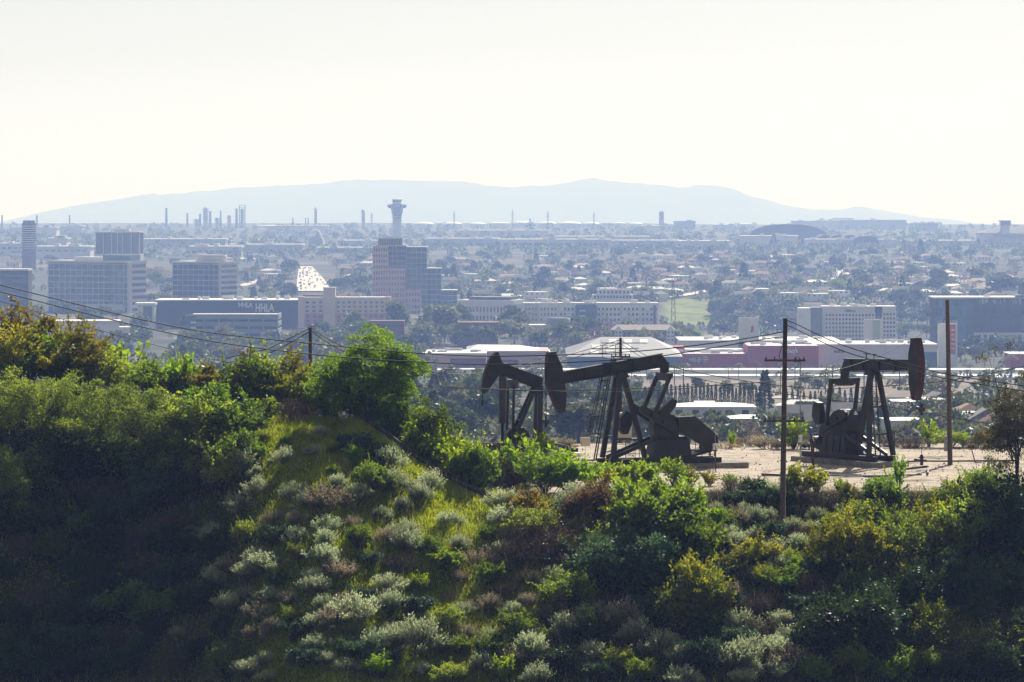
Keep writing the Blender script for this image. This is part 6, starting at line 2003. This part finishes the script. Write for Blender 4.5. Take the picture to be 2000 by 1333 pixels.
for (x0, x1, y0, y1), n, kinds, (h0, h1), dmin in zones:
    for _ in range(n * 6):
        if n == 0: break
        px, py = q2.uniform(x0, x1), q2.uniform(y0, y1)
        if any((px - a) ** 2 + ((py - b_) * 1.3) ** 2 < dmin ** 2 for a, b_ in taken): continue
        # keep the sunlit grass nose and the pipe clear
        if 730 < px < 990 and py < 862 + (px - 740) * .56 + 60 and q2.random() < .9: continue
        taken.append((px, py)); n -= 1
        plant(q2.choice(kinds), px, py, q2.uniform(h0, h1), q2.uniform(.9, 1.35))

# ---- labels: kind, where, and place in its row
def zone_of(px, py):
    if px < 640 and py < 830: return 'on the left crest'
    if py < 892 and px > 1080: return 'on the far rim of the dirt bench'
    if px < 440: return 'on the upper dark left flank' if py < 980 else 'on the lower dark left flank'
    if px < 760 and py < 930: return 'on grass below the crest tree'
    if px < 760: return 'on the slope left of centre' if py < 1080 else 'low on the slope left of centre'
    if px < 1000 and py < 985: return 'beside the sloping pipe'
    if px < 1080: return 'on the slope below the sloping pipe' if py < 1150 else 'near the bottom at centre'
    if py < 1000: return 'along the near edge of the dirt bench'
    if px < 1400: return 'in the gully below the caged-ladder pump' if py < 1180 else 'at the gully foot'
    if px < 1660: return 'on the slope below the crossarm pole' if py < 1150 else 'low on the slope below crossarm pole'
    return 'on the upper right flank' if py < 1150 else 'on the lower right flank'


bins = {}
for p in plants:
    bins.setdefault((p[0], zone_of(p[2], p[3])), []).append(p)
for (kind, zone), lst in bins.items():
    lst.sort(key=lambda p: p[2])
    for i, p in enumerate(lst):
        d = DESC[kind][0]
        lab = f'only {d} {zone}' if len(lst) == 1 else f'{ordinal(i + 1, len(lst))} {d} from left {zone}'
        if lab.startswith('leftmost') or lab.startswith('rightmost'): lab = lab.replace(' from left', '')
        tag(p[1], lab, 'shrub' if kind != 'straw' else 'grass tuft', d + 's on the hillside')

# ---- grass and low weeds over the slope: nobody could count them
def scatter(name, n, label, mat, weight, L, W, seed, updir, lean):
    g = np.random.default_rng(seed)
    X = g.uniform(-44, 46, n * 6); Y = g.uniform(284, 374 if 'bench' in name else 340, n * 6)
    w = weight(X, Y)
    ok = g.random(len(X)) < w
    X, Y = X[ok][:n], Y[ok][:n]
    Z = hill_z(X, Y)
    m = len(X)
    P = np.stack([X, Y, Z + .01], 1)
    D = np.stack([g.normal(size=m) * lean, g.normal(size=m) * lean, np.full(m, updir)], 1)
    pn = np.clip(.45 + .3 * vnoise(X * .6, Y * .6, seed) + .18 * g.normal(size=m), 0, 1)
    me = leaf_mesh(name, P, D, L * (.5 + g.random(m)), W, pn, mat, g)
    return tag(mesh_obj(name, me), label, 'grass', kind='stuff')


def w_grass(X, Y):
    u = 1000 + X / Y * F
    yc = np.interp(X, CX, CY)
    d = yc - Y
    nose = sstep(480, 540, u) * (1 - sstep(1020, 1100, u))
    base = .05 + .95 * nose * (.45 + .55 * (vnoise(X * .35, Y * .35, 61) > -.15))
    return base * (d > -4) * np.where(u > 1050, .35, 1) * (1 - ((u > 1050) & (d < 1)))


scatter('grass', 210000, 'sunlit yellow-green grass on the nose of the left hill', M['l_grass'], w_grass, .34, .022, 71, 1.0, .55)
scatter('weed_cover', 60000, 'low dark green weeds over the shaded slope', M['l_green'], lambda X, Y: (np.interp(X, CX, CY) - Y > .5) * (.35 + .65 * (vnoise(X * .25, Y * .25, 63) > 0)), .26, .05, 72, .5, 1.0)
scatter('dry_litter', 16000, 'dry twigs and straw scattered at the bench edge', M['l_straw'], lambda X, Y: ((np.interp(X, CX, CY) - Y < 2.5) & (np.interp(X, CX, CY) - Y > -2.5) & (1000 + X / Y * F > 1040)) * 1.0, .22, .008, 73, .8, .8)

scatter('dead_stems', 9000, 'thin dead stalks standing among the shrubs', M['l_straw'], lambda X, Y: (np.interp(X, CX, CY) - Y > .3) * (.3 + .7 * (vnoise(X * .3, Y * .3, 65) > .1)), .95, .012, 74, 1.0, .28)
# loose stones on the bench
g_ = np.random.default_rng(75)
gm = MB()
for k in range(1500):
    X, Y = g_.uniform(2, 46), g_.uniform(318, 376)
    s_ = .03 + .09 * g_.random() ** 3
    z_ = float(PAD_Z)
    gm.raw([(X + s_ * a, Y + s_ * b_, z_ + s_ * c_) for a, b_, c_ in ((-1, -.8, -.3), (1, -1, -.3), (.9, 1, -.3), (-1, .9, -.3), (.1, .1, .9 + .4 * g_.random()))], [(0, 1, 4), (1, 2, 4), (2, 3, 4), (3, 0, 4)])
tag(gm.build('gravel', M['concrete']), 'loose stones scattered over the dirt bench', 'gravel', kind='stuff')
scatter('bench_weeds', 2600, 'sparse dry weeds on the dirt bench', M['l_straw'], lambda X, Y: ((np.interp(X, CX, CY) - Y < -1) & (1000 + X / Y * F > 1090)) * (vnoise(X * .4, Y * .4, 66) > .3) * 1.0, .4, .012, 76, 1.0, .5)

# ---- pipe that runs down the nose beside a low timber edge
pts = [(735, 856, 1), (760, 872, 1), (800, 897, 1), (850, 932, 1), (905, 960, 1), (958, 982, 1)]
P = []
for a, b_, _ in pts:
    X = wx(a, 325); Yc = float(np.interp(X, CX, CY)); X = wx(a, Yc)
    P.append(Vector((X, Yc - .1, float(hill_z(X, Yc - .1)) + .5)))
tag(MB().tube(P, .2, 10).build('sloping_pipe', M['conc_dark']), 'dark pipe sloping down the nose of the left hill', 'pipe')
tag(MB().tube([p + Vector((0, .7, .12)) for p in P[:4]], .07, 8).build('thin_pipe', M['steel_rust']), 'thin rusty pipe behind the dark sloping pipe', 'pipe')
gut = MB()
for a_, b_ in zip(P[:-1], P[1:]):
    gut.bar(a_ + Vector((.05, -.55, -.42)), b_ + Vector((.05, -.55, -.42)), .5, .16)
tag(gut.build('concrete_gutter', M['concrete']), 'narrow pale concrete gutter below the dark sloping pipe', 'gutter')
# fallen pale branch on the dark flank
o = hit_hill(110, 985)
br = empty('fallen_branch', o, 0, 'fallen pale branch lying on the dark left flank', 'branch')
MB().tube([(-1.9, 0, .9), (-.6, 0, .75), (.6, 0, .4), (2.0, 0, .1)], [.02, .03, .04, .05], 6).build('limb', M['greybark'], br)
MB().tube([(.1, 0, .55), (-.6, 0, .2), (-1.0, -.1, .0)], [.03, .02, .012], 5).build('side_limb', M['greybark'], br)
MB().tube([(2.0, 0, .1), (.6, 0, -.05), (-.6, 0, .0)], [.035, .025, .012], 5).build('side_limb', M['greybark'], br)

# ================================================================== trees and houses of the plain
M['f_dark'] = leaf_mat('far_dark_green', (0.022, 0.038, 0.02), (0.07, 0.095, 0.042), .28, (1.4, 1.5, .7), vary=.3)
M['f_mid'] = leaf_mat('far_mid_green', (0.04, 0.06, 0.025), (0.13, 0.155, 0.06), .32, (1.5, 1.5, .6), vary=.3)
M['f_olive'] = leaf_mat('far_olive', (0.06, 0.068, 0.032), (0.2, 0.2, 0.10), .32, (1.4, 1.4, .7), vary=.3)
M['f_light'] = leaf_mat('far_light_green', (0.10, 0.13, 0.035), (0.28, 0.31, 0.09), .38, (1.5, 1.5, .6), vary=.3)
M['f_red'] = leaf_mat('far_bare_reddish', (0.085, 0.05, 0.042), (0.18, 0.11, 0.085), .25, (1.3, 1.1, .9), vary=.3)
M['f_hedge'] = leaf_mat('clipped_hedge', (0.03, 0.05, 0.022), (0.09, 0.11, 0.04), .25, (1.5, 1.5, .6), vary=.2)


def far_round(seed, mat, n=520, ncl=16, h=1.0, rx=.42, cr=.17, L=.12, W=.055, trunk=.03, zlo=.2, hollow=.35):
    g = np.random.default_rng(seed)
    c = dome_centres(ncl, g, rx, rx, h * .84, zlo, hollow)
    rad = cr * (.6 + .8 * g.random(len(c)))
    P, D, l, w, t = clump_leaves(c, rad, n, g, L, W, .5, .8, .65)
    mb = MB().tube([(0, 0, -.05), (g.normal() * .02, 0, .3), (g.normal() * .04, 0, .62)], [trunk, trunk * .7, trunk * .3], 5, cap=False)
    for k in range(4):
        mb.tube([(0, 0, .3), tuple(c[k])], [trunk * .4, trunk * .12], 3, cap=False)
    return leaf_mesh('crown', P, D, l, w, t, mat, g), mb.mesh('trunk', M['greybark'])


def far_conifer(seed, mat, n=520, w=.2, power=1.0, L=.10, W=.04, droop=-.2, tiers=0):
    g = np.random.default_rng(seed)
    z = g.random(n) ** .8
    if tiers: z = np.clip((np.round(z * tiers) + .25 * g.normal(size=n)) / tiers, 0, 1)
    r = w * (1 - z) ** power * (.55 + .5 * g.random(n))
    a = g.random(n) * 6.283
    P = np.stack([r * np.cos(a), r * np.sin(a), .1 + .88 * z], 1)
    D = np.stack([np.cos(a), np.sin(a), np.full(n, droop) + .3 * g.normal(size=n)], 1)
    mb = MB().tube([(0, 0, -.05), (0, 0, .95)], [.022, .005], 5, cap=False)
    return leaf_mesh('crown', P, D, L * (.6 + .7 * g.random(n)), W, .5 + .25 * g.normal(size=n), mat, g), mb.mesh('trunk', M['greybark'])


def far_palm(seed, mat, fronds=16):
    g = np.random.default_rng(seed)
    Ps, Ds = [], []
    for k in range(fronds):
        a = 6.283 * k / fronds + g.normal() * .2
        up = .55 * g.normal() * .6 + .25
        for j in range(9):
            t = j / 8
            r = .26 * t
            z = .86 + up * .22 * t - .26 * t * t
            for s in (-1, 1):
                Ps.append((r * math.cos(a), r * math.sin(a), z)); Ds.append((math.cos(a + s * .9), math.sin(a + s * .9), -.5))
    n = len(Ps)
    mb = MB().tube([(0, 0, -.03), (.01, 0, .5), (0, 0, .87)], [.02, .016, .013], 6, cap=False)
    return leaf_mesh('fronds', np.array(Ps), np.array(Ds), .085, .012, g.random(n), mat, g), mb.mesh('trunk', M['greybark'])


FT = {'dark green round tree': ([far_round(s, M['f_dark']) for s in (201, 202, 203)], 'round_tree'),
      'mid green round tree': ([far_round(s, M['f_mid']) for s in (204, 205, 206)], 'round_tree'),
      'olive spreading tree': ([far_round(s, M['f_olive'], 520, 14, 1.0, .46, .17, hollow=.2) for s in (207, 208, 209)], 'spreading_tree'),
      'light green tree': ([far_round(s, M['f_light']) for s in (210, 211)], 'round_tree'),
      'reddish bare tree': ([far_round(s, M['f_red'], 420, 14, hollow=.2, L=.06, W=.025) for s in (212, 213)], 'bare_tree'),
      'dark conifer': ([far_conifer(s, M['f_dark']) for s in (221, 222)] + [far_conifer(223, M['f_dark'], 520, .24, .8, tiers=9)], 'conifer_tree'),
      'ragged tall eucalyptus': ([far_round(s, M['f_olive'], 640, 18, 1.0, .30, .14, hollow=.25, zlo=.25) for s in (231, 232)] + [far_round(233, M['f_mid'], 640, 18, 1.0, .3, .13, hollow=.25)], 'eucalyptus_tree'),
      'blue-green pine': ([far_round(s, M['f_dark'], 600, 15, 1.0, .28, .14, hollow=.25, zlo=.15) for s in (241, 242)] + [far_conifer(243, M['f_mid'], 600, .26, .7)], 'pine_tree'),
      'slim cypress': ([far_conifer(s, M['f_dark'], 420, .105, .55, .06, .025, 1.2) for s in (251, 252)], 'cypress_tree'),
      'palm': ([far_palm(s, M['f_mid']) for s in (261, 262)] + [far_palm(263, M['f_olive'])], 'palm_tree')}
far = []
q = random.Random(123)


def far_tree(kind, px, py, hm, where, loc=None, wide=None):
    loc = loc or hit_valley(px, py)
    v = q.choice(FT[kind][0])
    o = empty(FT[kind][1], loc, q.uniform(0, 6.28))
    w = wide or q.uniform(.9, 1.45)
    o.scale = (hm * w, hm * w, hm)
    mesh_obj('crown' if kind != 'palm' else 'fronds', v[0], o); mesh_obj('trunk', v[1], o)
    far.append([kind, o, px, where])
    return o


def on_avenue(px, py):
    return 572 < px < 652 and 515 < py < 592


BUILT = [(83, 285, 3890, 3935), (333, 470, 3990, 4035), (300, 585, 3490, 3565), (368, 546, 3140, 3200), (583, 764, 3495, 3530), (728, 893, 3895, 3950), (893, 1030, 3690, 3750), (1020, 1290, 3440, 3480), (1195, 1320, 2990, 3020),
         (1558, 1752, 3190, 3230), (1826, 2080, 3290, 3345), (1308, 1600, 2490, 2555), (1598, 1832, 2555, 2625), (1330, 1642, 2745, 2825), (1110, 1332, 2445, 2535), (912, 1074, 2445, 2515), (818, 952, 2395, 2455), (840, 2080, 2290, 2335), (98, 255, 2895, 2935), (187, 275, 4990, 5030),
         (1440, 1482, 2745, 2760), (1685, 1724, 2745, 2760), (1830, 1870, 2595, 2610), (895, 975, 3045, 3080), (720, 792, 3145, 3175), (1018, 1114, 3095, 3125), (1155, 1238, 4045, 4075), (1310, 1475, 1215, 1250), (-60, 56, 3640, 3690), (264, 304, 3470, 3505)]


def clear_spot(px, p):
    if 1288 < px < 1392 and 3950 < p.y < 4215: return False
    return not any(a - 2 < px < b_ + 2 and y0 - 8 < p.y < y1 + 8 for a, b_, y0, y1 in BUILT)


# columns, rows of the foot, how many, kinds, height range (m), where
ZT = [((0, 330), (622, 700), 40, ('blue-green pine', 'ragged tall eucalyptus', 'mid green round tree', 'dark green round tree', 'olive spreading tree'), (9, 17), 'in front of the glass-grid offices'),
      ((330, 610), (672, 730), 40, ('ragged tall eucalyptus', 'blue-green pine', 'mid green round tree', 'olive spreading tree'), (10, 17), 'below the parking garage'),
      ((590, 830), (662, 735), 34, ('ragged tall eucalyptus', 'olive spreading tree', 'mid green round tree', 'blue-green pine'), (12, 20), 'below the salmon-based hotel'),
      ((820, 1010), (655, 688), 16, ('ragged tall eucalyptus', 'olive spreading tree', 'mid green round tree'), (13, 22), 'around the long dark red brick building'),
      ((1000, 1340), (668, 692), 22, ('ragged tall eucalyptus', 'olive spreading tree', 'mid green round tree', 'reddish bare tree'), (12, 22), 'below the white apartments'),
      ((470, 730), (512, 590), 48, ('mid green round tree', 'dark green round tree', 'olive spreading tree', 'reddish bare tree', 'dark conifer'), (8, 15), 'beside the bright avenue'),
      ((286, 334), (540, 605), 12, ('olive spreading tree', 'mid green round tree', 'reddish bare tree'), (10, 16), 'between the two glass-grid offices'),
      ((0, 290), (488, 545), 24, ('dark green round tree', 'mid green round tree', 'olive spreading tree', 'dark conifer'), (8, 14), 'behind the wide glass-grid office'),
      ((860, 1300), (505, 600), 84, ('mid green round tree', 'dark green round tree', 'olive spreading tree', 'light green tree', 'reddish bare tree', 'dark green round tree', 'dark conifer'), (8, 19), 'on the flats right of stepped tower'),
      ((1300, 1640), (502, 590), 66, ('mid green round tree', 'dark green round tree', 'olive spreading tree', 'light green tree', 'reddish bare tree', 'reddish bare tree', 'dark conifer'), (8, 19), 'on the flats above the green slope'),
      ((1640, 2000), (502, 592), 66, ('mid green round tree', 'dark green round tree', 'olive spreading tree', 'light green tree', 'reddish bare tree', 'dark green round tree', 'dark conifer'), (8, 19), 'on the flats above the white slab hotel'),
      ((1395, 1560), (598, 655), 20, ('mid green round tree', 'olive spreading tree', 'dark green round tree', 'reddish bare tree'), (11, 19), 'on the slope left of white slab hotel'),
      ((1750, 1840), (600, 668), 16, ('dark green round tree', 'mid green round tree', 'dark green round tree'), (13, 22), 'between slab hotel and dark glass block'),
      ((1870, 2000), (668, 712), 14, ('blue-green pine', 'mid green round tree', 'dark conifer'), (9, 16), 'below the dark glass block'),
      ((620, 1000), (752, 872), 62, ('blue-green pine', 'ragged tall eucalyptus', 'blue-green pine', 'dark green round tree', 'mid green round tree'), (6, 11), 'behind the smaller pump jack'),
      ((180, 600), (735, 800), 30, ('blue-green pine', 'ragged tall eucalyptus', 'dark green round tree', 'mid green round tree'), (7, 11), 'beyond the left crest'),
      ((1080, 1300), (800, 868), 24, ('ragged tall eucalyptus', 'dark green round tree', 'blue-green pine', 'mid green round tree'), (6, 10), 'behind the caged-ladder pump jack'),
      ((1300, 1560), (838, 872), 10, ('mid green round tree', 'olive spreading tree', 'reddish bare tree', 'dark green round tree'), (3, 5), 'just beyond the bench at centre'),
      ((1560, 2000), (815, 872), 34, ('mid green round tree', 'dark green round tree', 'olive spreading tree', 'reddish bare tree'), (4, 8), 'beyond the bench at right'),
      ((1000, 1300), (742, 800), 26, ('ragged tall eucalyptus', 'blue-green pine', 'mid green round tree'), (5, 8), 'below the freeway at centre'),
      ((1290, 2000), (752, 776), 14, ('ragged tall eucalyptus', 'mid green round tree', 'olive spreading tree'), (4, 7), 'below the freeway at right')]
# trees one can pick out in the photograph
for kind, px, py, h, wh, wd in (
        ('dark conifer', 886, 556, 24, 'just right of the stepped tower', 1.0), ('dark conifer', 872, 556, 16, 'touching the stepped tower', 1.0), ('dark conifer', 1047, 520, 21, 'tall at centre of the flats', 1.0), ('dark green round tree', 1061, 560, 23, 'big dark at the centre of the flats', 1.1),
        ('dark conifer', 1511, 486, 26, 'tall before the wide arched hangar', 1.3), ('dark conifer', 1568, 486, 20, 'second right of the tall hangar conifer', 1.0), ('dark conifer', 1452, 560, 26, 'mid flats left of white slab hotel', 1.0), ('dark conifer', 1765, 490, 18, 'left of the two pines by airport', 1.2), ('dark conifer', 1798, 502, 27, 'taller of the pair by airport', 1.0), ('dark conifer', 1911, 488, 19, 'tiered before the lookout tower hall', 1.0), ('dark conifer', 1779, 500, 12, 'small between the airport pair', 1.0),
        ('dark green round tree', 1832, 562, 24, 'big beside the dark glass block', 1.0), ('dark green round tree', 1960, 580, 24, 'big above the dark glass block', 1.6), ('reddish bare tree', 1215, 545, 22, 'wide grove on the flats', 2.4), ('reddish bare tree', 1262, 560, 18, 'lower in the wide reddish grove', 2.0), ('light green tree', 1165, 565, 13, 'yellowish above the arcaded villa', 1.6),
        ('light green tree', 1438, 532, 17, 'bright mid flats', 1.2), ('light green tree', 1520, 550, 15, 'bright pair on right flats', 1.2), ('light green tree', 1350, 672, 14, 'at foot of the green slope', 1.2), ('ragged tall eucalyptus', 860, 672, 30, 'largest before the brick building', 1.3), ('ragged tall eucalyptus', 905, 648, 24, 'above the brick building', 1.2), ('ragged tall eucalyptus', 1000, 660, 27, 'before the pale grey office', 1.1),
        ('ragged tall eucalyptus', 690, 668, 24, 'before the hotel right wing', .9), ('ragged tall eucalyptus', 780, 660, 30, 'at the foot of the stepped tower', .9), ('ragged tall eucalyptus', 1130, 668, 20, 'before the white apartments', 1.3), ('reddish bare tree', 1185, 660, 16, 'beside the gabled apartments', 1.0), ('dark green round tree', 565, 536, 20, 'left of the avenue', 1.2), ('dark green round tree', 655, 575, 20, 'right of the avenue', 1.1), ('olive spreading tree', 700, 570, 22, 'left of the stepped tower', 1.0),
        ('reddish bare tree', 1466, 872, 6.2, 'at the bench rim beside crossarm pole', 1.1), ('reddish bare tree', 1830, 800, 9, 'beyond the plain tall pole', 1.4), ('ragged tall eucalyptus', 1130, 872, 11, 'big dark left of the caged ladder', 1.7), ('dark conifer', 1494, 806, 13, 'between the cypress rows', .9), ('blue-green pine', 440, 660, 17, 'on garage forecourt left', .8), ('blue-green pine', 360, 652, 18, 'at the left end of the garage', .7), ('blue-green pine', 1945, 665, 20, 'tall before the dark glass block', .9),
        ('mid green round tree', 1905, 672, 19, 'before the dark glass block left', 1.1), ('olive spreading tree', 305, 560, 22, 'wide between the glass offices', 1.2), ('dark green round tree', 60, 505, 18, 'below the slim banded tower', .8)):
    far_tree(kind, px, py, h, wh, None, wd)
spots = []
for (x0, x1), (y0, y1), n, kinds, (h0, h1), where in ZT:
    for _ in range(n * 8):
        if n <= 0: break
        px, py = q.uniform(x0, x1), q.uniform(y0, y1)
        if on_avenue(px, py): continue
        if any(abs(px - a) < 7 and abs(py - b_) < 5 for a, b_ in spots): continue
        p = hit_valley(px, py)
        if not clear_spot(px, p): continue
        spots.append((px, py)); n -= 1
        far_tree(q.choice(kinds), px, py, q.uniform(h0, h1), where, p)
# palms along the freeway and in the valley
for k in range(44):
    px = 850 + 26 * k + q.uniform(-10, 10)
    py = q.choice((q.uniform(722, 745), q.uniform(748, 778)))
    far_tree('palm', px, py, q.uniform(8, 13), 'along the freeway', None, q.uniform(.9, 1.2))
for px, py in ((583, 508), (634, 508), (708, 508), (540, 520), (665, 560), (745, 540), (1700, 560), (1930, 545), (1850, 690), (1770, 560)):
    far_tree('palm', px, py, 15, 'on the plain above the hotels')
# cypress rows
for k in range(26):
    far_tree('slim cypress', 1296 + k * 7.9 + q.uniform(-1, 1), 801, q.uniform(6.6, 8.2), 'in the row behind the middle pump jack', None, .72)
for k in range(14):
    far_tree('slim cypress', 1536 + k * 11.5 + q.uniform(-2, 2), 797, q.uniform(5.0, 6.5), 'in the row behind the right pump jack', None, 1.0)
for k in range(9):
    far_tree('slim cypress', 1240 + k * 7 + q.uniform(-2, 2), 797, q.uniform(4.5, 6.5), 'in the short row left of the long one', None, 1.0)

bins = {}
for f in far:
    bins.setdefault((f[0], f[3]), []).append(f)
for (kind, where), lst in bins.items():
    lst.sort(key=lambda f: f[2])
    for i, f in enumerate(lst):
        o_ = ordinal(i + 1, len(lst))
        lab = f'{kind} {where}' if len(lst) == 1 else f'{o_} {kind} {where}' if o_ in ('leftmost', 'rightmost') else f'{o_} {kind} from left {where}'
        tag(f[1], lab, 'tree', kind + 's on the plain')

# ---- hedges
for i, (p0, p1, py, h, lab) in enumerate(((1556, 1628, 816, 4.2, 'long clipped hedge right of the crossarm pole'), (1660, 1700, 812, 3.4, 'short clipped hedge behind the right pump jack legs'), (1735, 1800, 850, 3.6, 'rounded hedge behind the right pump jack rod'), (1060, 1100, 560, 6, 'clipped hedge on the flats by the dark round tree'))):
    a = hit_valley((p0 + p1) / 2, py)
    W = (p1 - p0) * a.y / F
    g = np.random.default_rng(300 + i)
    n = 2200
    fx, fy, fz = g.random(n) - .5, g.random(n) - .5, g.random(n)
    face = g.integers(0, 3, n)
    fz = np.where(face == 0, 1 - .08 * g.random(n), fz); fy = np.where(face == 1, -.5 + .1 * g.random(n), fy); fx = np.where(face == 2, np.sign(fx) * .5, fx)
    P = np.stack([fx * W, fy * 4, fz * h], 1)
    o = empty('hedge', a, 0, lab, 'hedge', 'clipped hedges in the valley')
    mesh_obj('foliage', leaf_mesh('foliage', P, g.normal(size=(n, 3)) + np.array([0, -.3, .4]), .8, .3, g.random(n), M['f_hedge'], g), o)
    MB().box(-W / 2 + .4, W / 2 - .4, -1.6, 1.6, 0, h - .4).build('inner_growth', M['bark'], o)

# ---- small houses of the flats
def house_meshes(w, d, h, rise, hip, wall, roof, seed):
    wall_me = MB().box(-w / 2, w / 2, -d / 2, d / 2, -2, h).mesh('wall', M[wall])
    o = .6
    e = w * .25 if hip else -o
    r = MB().raw([(-w / 2 - o, -d / 2 - o, h), (w / 2 + o, -d / 2 - o, h), (w / 2 + o, d / 2 + o, h), (-w / 2 - o, d / 2 + o, h), (-w / 2 + e, 0, h + rise), (w / 2 - e, 0, h + rise)], [(0, 1, 5, 4), (1, 2, 5), (2, 3, 4, 5), (3, 0, 4), (3, 2, 1, 0)]).mesh('roof', M[roof])
    win = MB().box(0, 1.6, -.12, 0, 0, 1.3).mesh('window', M['glass'])
    door = MB().box(0, 1.1, -.12, 0, 0, 2.1).mesh('door', M['brick'])
    return wall_me, r, win, door, w, d, h


HM = [('white tan-roofed house', house_meshes(16, 10, 5.5, 2.4, True, 'white', 'tan_roof', 1)), ('white red-tiled house', house_meshes(15, 10, 5.8, 2.6, True, 'offwhite', 'tile_roof', 2)), ('cream grey-roofed house', house_meshes(14, 9, 4.6, 2.8, False, 'cream', 'grey_roof', 3)),
      ('flat-roofed white house', house_meshes(17, 11, 6.2, .4, True, 'white', 'roofwhite', 4)), ('low pale-roofed house', house_meshes(20, 10, 4.0, 2.0, True, 'offwhite', 'roofwhite', 5)), ('grey gabled house', house_meshes(12, 10, 5.6, 3.2, False, 'garage', 'grey_roof', 6))]
hs = []
for (x0, x1), (y0, y1), n, where in (((870, 1300), (505, 590), 64, 'on the flats right of stepped tower'), ((1300, 1640), (503, 588), 62, 'on the flats above the green slope'), ((1640, 2000), (503, 590), 62, 'on the flats above the white slab hotel'),
                                     ((470, 730), (512, 585), 16, 'beside the bright avenue'), ((290, 560), (500, 525), 8, 'behind the smaller glass-grid office'), ((1560, 2000), (800, 862), 14, 'beyond the bench at right'), ((0, 180), (490, 530), 8, 'behind the wide glass-grid office')):
    for _ in range(n * 10):
        if n <= 0: break
        px, py = q.uniform(x0, x1), q.uniform(y0, y1)
        if on_avenue(px, py): continue
        p = hit_valley(px, py)
        if not clear_spot(px, p) or any(abs(px - a) < 16 and abs(py - b_) < 4 for a, b_ in [(h[2], h[4]) for h in hs]): continue
        n -= 1
        desc, (wm, rm, winm, dm, w, d, h) = q.choice(HM)
        near = p.y < 2000
        o = empty('small_house', p, q.choice((0, RAD(90), RAD(8), RAD(-12), RAD(98))))
        o.scale = (.8, .8, .8) if near else (1.25, 1.25, 1.15)
        mesh_obj('wall', wm, o); mesh_obj('roof', rm, o)
        for k in range(4):
            mesh_obj('window', winm, o, (-w / 2 + w * (k + .5) / 4 - .8, -d / 2, h - 2.3))
        mesh_obj('door', dm, o, (w * .05, -d / 2 - .001, -.2))
        hs.append([desc, o, px, where, py])
bins = {}
for h in hs:
    bins.setdefault((h[0], h[3]), []).append(h)
for (desc, where), lst in bins.items():
    lst.sort(key=lambda h: h[2])
    for i, h in enumerate(lst):
        o_ = ordinal(i + 1, len(lst))
        lab = f'{desc} {where}' if len(lst) == 1 else f'{o_} {desc} {where}' if o_ in ('leftmost', 'rightmost') else f'{o_} {desc} from left {where}'
        tag(h[1], lab, 'house', 'small houses on the plain')

# ---- streets through the suburb
def street(pts, w, label):
    P = []
    for (a, b), (c, d) in zip(pts[:-1], pts[1:]):
        for k in range(12):
            t = k / 12; P.append(hit_valley(a + (c - a) * t, b + (d - b) * t))
    vs, fs = [], []
    for i, p in enumerate(P):
        d = (P[min(i + 1, len(P) - 1)] - P[max(i - 1, 0)]); s = Vector((-d.y, d.x, 0)).normalized() * w / 2
        vs += [p + s + Vector((0, 0, .7)), p - s + Vector((0, 0, .7))]
        if i: fs.append((2 * i - 2, 2 * i - 1, 2 * i + 1, 2 * i))
    tag(MB().raw(vs, fs).build('street', M['glare_road']), kind='structure')


for pts in (((1540, 582), (1650, 578), (1800, 576), (2010, 570)), ((1300, 583), (1345, 577), (1420, 560), (1520, 548)), ((880, 588), (1000, 583), (1120, 588)), ((900, 540), (1100, 536), (1300, 540)), ((1700, 545), (1850, 540), (2010, 546)), ((1640, 520), (1650, 560), (1655, 590)), ((470, 560), (520, 545), (578, 540))):
    street(pts, 13, '')

# ---- the far woods and roofs that read as one mass
def mass(name, label, n, rect, yr, mats, hr, seed, per=40, cat='trees'):
    g = np.random.default_rng(seed)
    x = g.uniform(rect[0], rect[1], n); py = g.uniform(yr[0], yr[1], n)
    Ps, Ls, Ts, Ds = [], [], [], []
    for i in range(n):
        if on_avenue(x[i], py[i]) or (1250 < x[i] < 1740 and 742 < py[i] < 832 and g.random() < .93): continue
        p = hit_valley(x[i], py[i])
        if not clear_spot(x[i], p): continue
        h = g.uniform(*hr); r = h * g.uniform(.4, .7)
        d = unit(g.normal(size=(per, 3)) + np.array([0, 0, .4]))
        Ps.append(np.array(p) + np.array([0, 0, h * .5]) + d * np.array([r, r, h * .5]) * (.6 + .4 * g.random((per, 1))))
        Ds.append(d + .8 * g.normal(size=(per, 3))); Ls.append(np.full(per, h * .36)); Ts.append(np.clip(g.random() * .8 + .2 * g.normal(size=per), 0, 1))
    me = leaf_mesh(name, np.concatenate(Ps), np.concatenate(Ds), np.concatenate(Ls), np.concatenate(Ls) * .42, np.concatenate(Ts), mats, g)
    return tag(mesh_obj(name, me), label, cat, kind='stuff')


mass('distant_trees', 'distant belt of small trees across the airport plain', 1500, (-60, 2060), (443, 505), M['f_mid'], (6, 13), 401)
mass('suburb_trees', 'mass of small trees and gardens between the houses', 800, (440, 2060), (505, 600), M['f_olive'], (4, 9), 402)
mass('suburb_shrubs', 'dark shrubs and hedges filling the suburb', 520, (-60, 2060), (500, 600), M['f_dark'], (3, 8), 403)
mass('valley_shrubs', 'mass of shrubs filling the valley beyond the bench', 950, (-60, 2060), (640, 880), M['f_mid'], (2.5, 6), 404)
mass('valley_brush', 'pale brush and gardens in the valley beyond the bench', 800, (-60, 2060), (660, 880), M['f_olive'], (2, 5), 405)
mass('slope_brush', 'dark brush at the sides of the green slope', 320, (1290, 1560), (588, 655), M['f_dark'], (3, 7), 406)
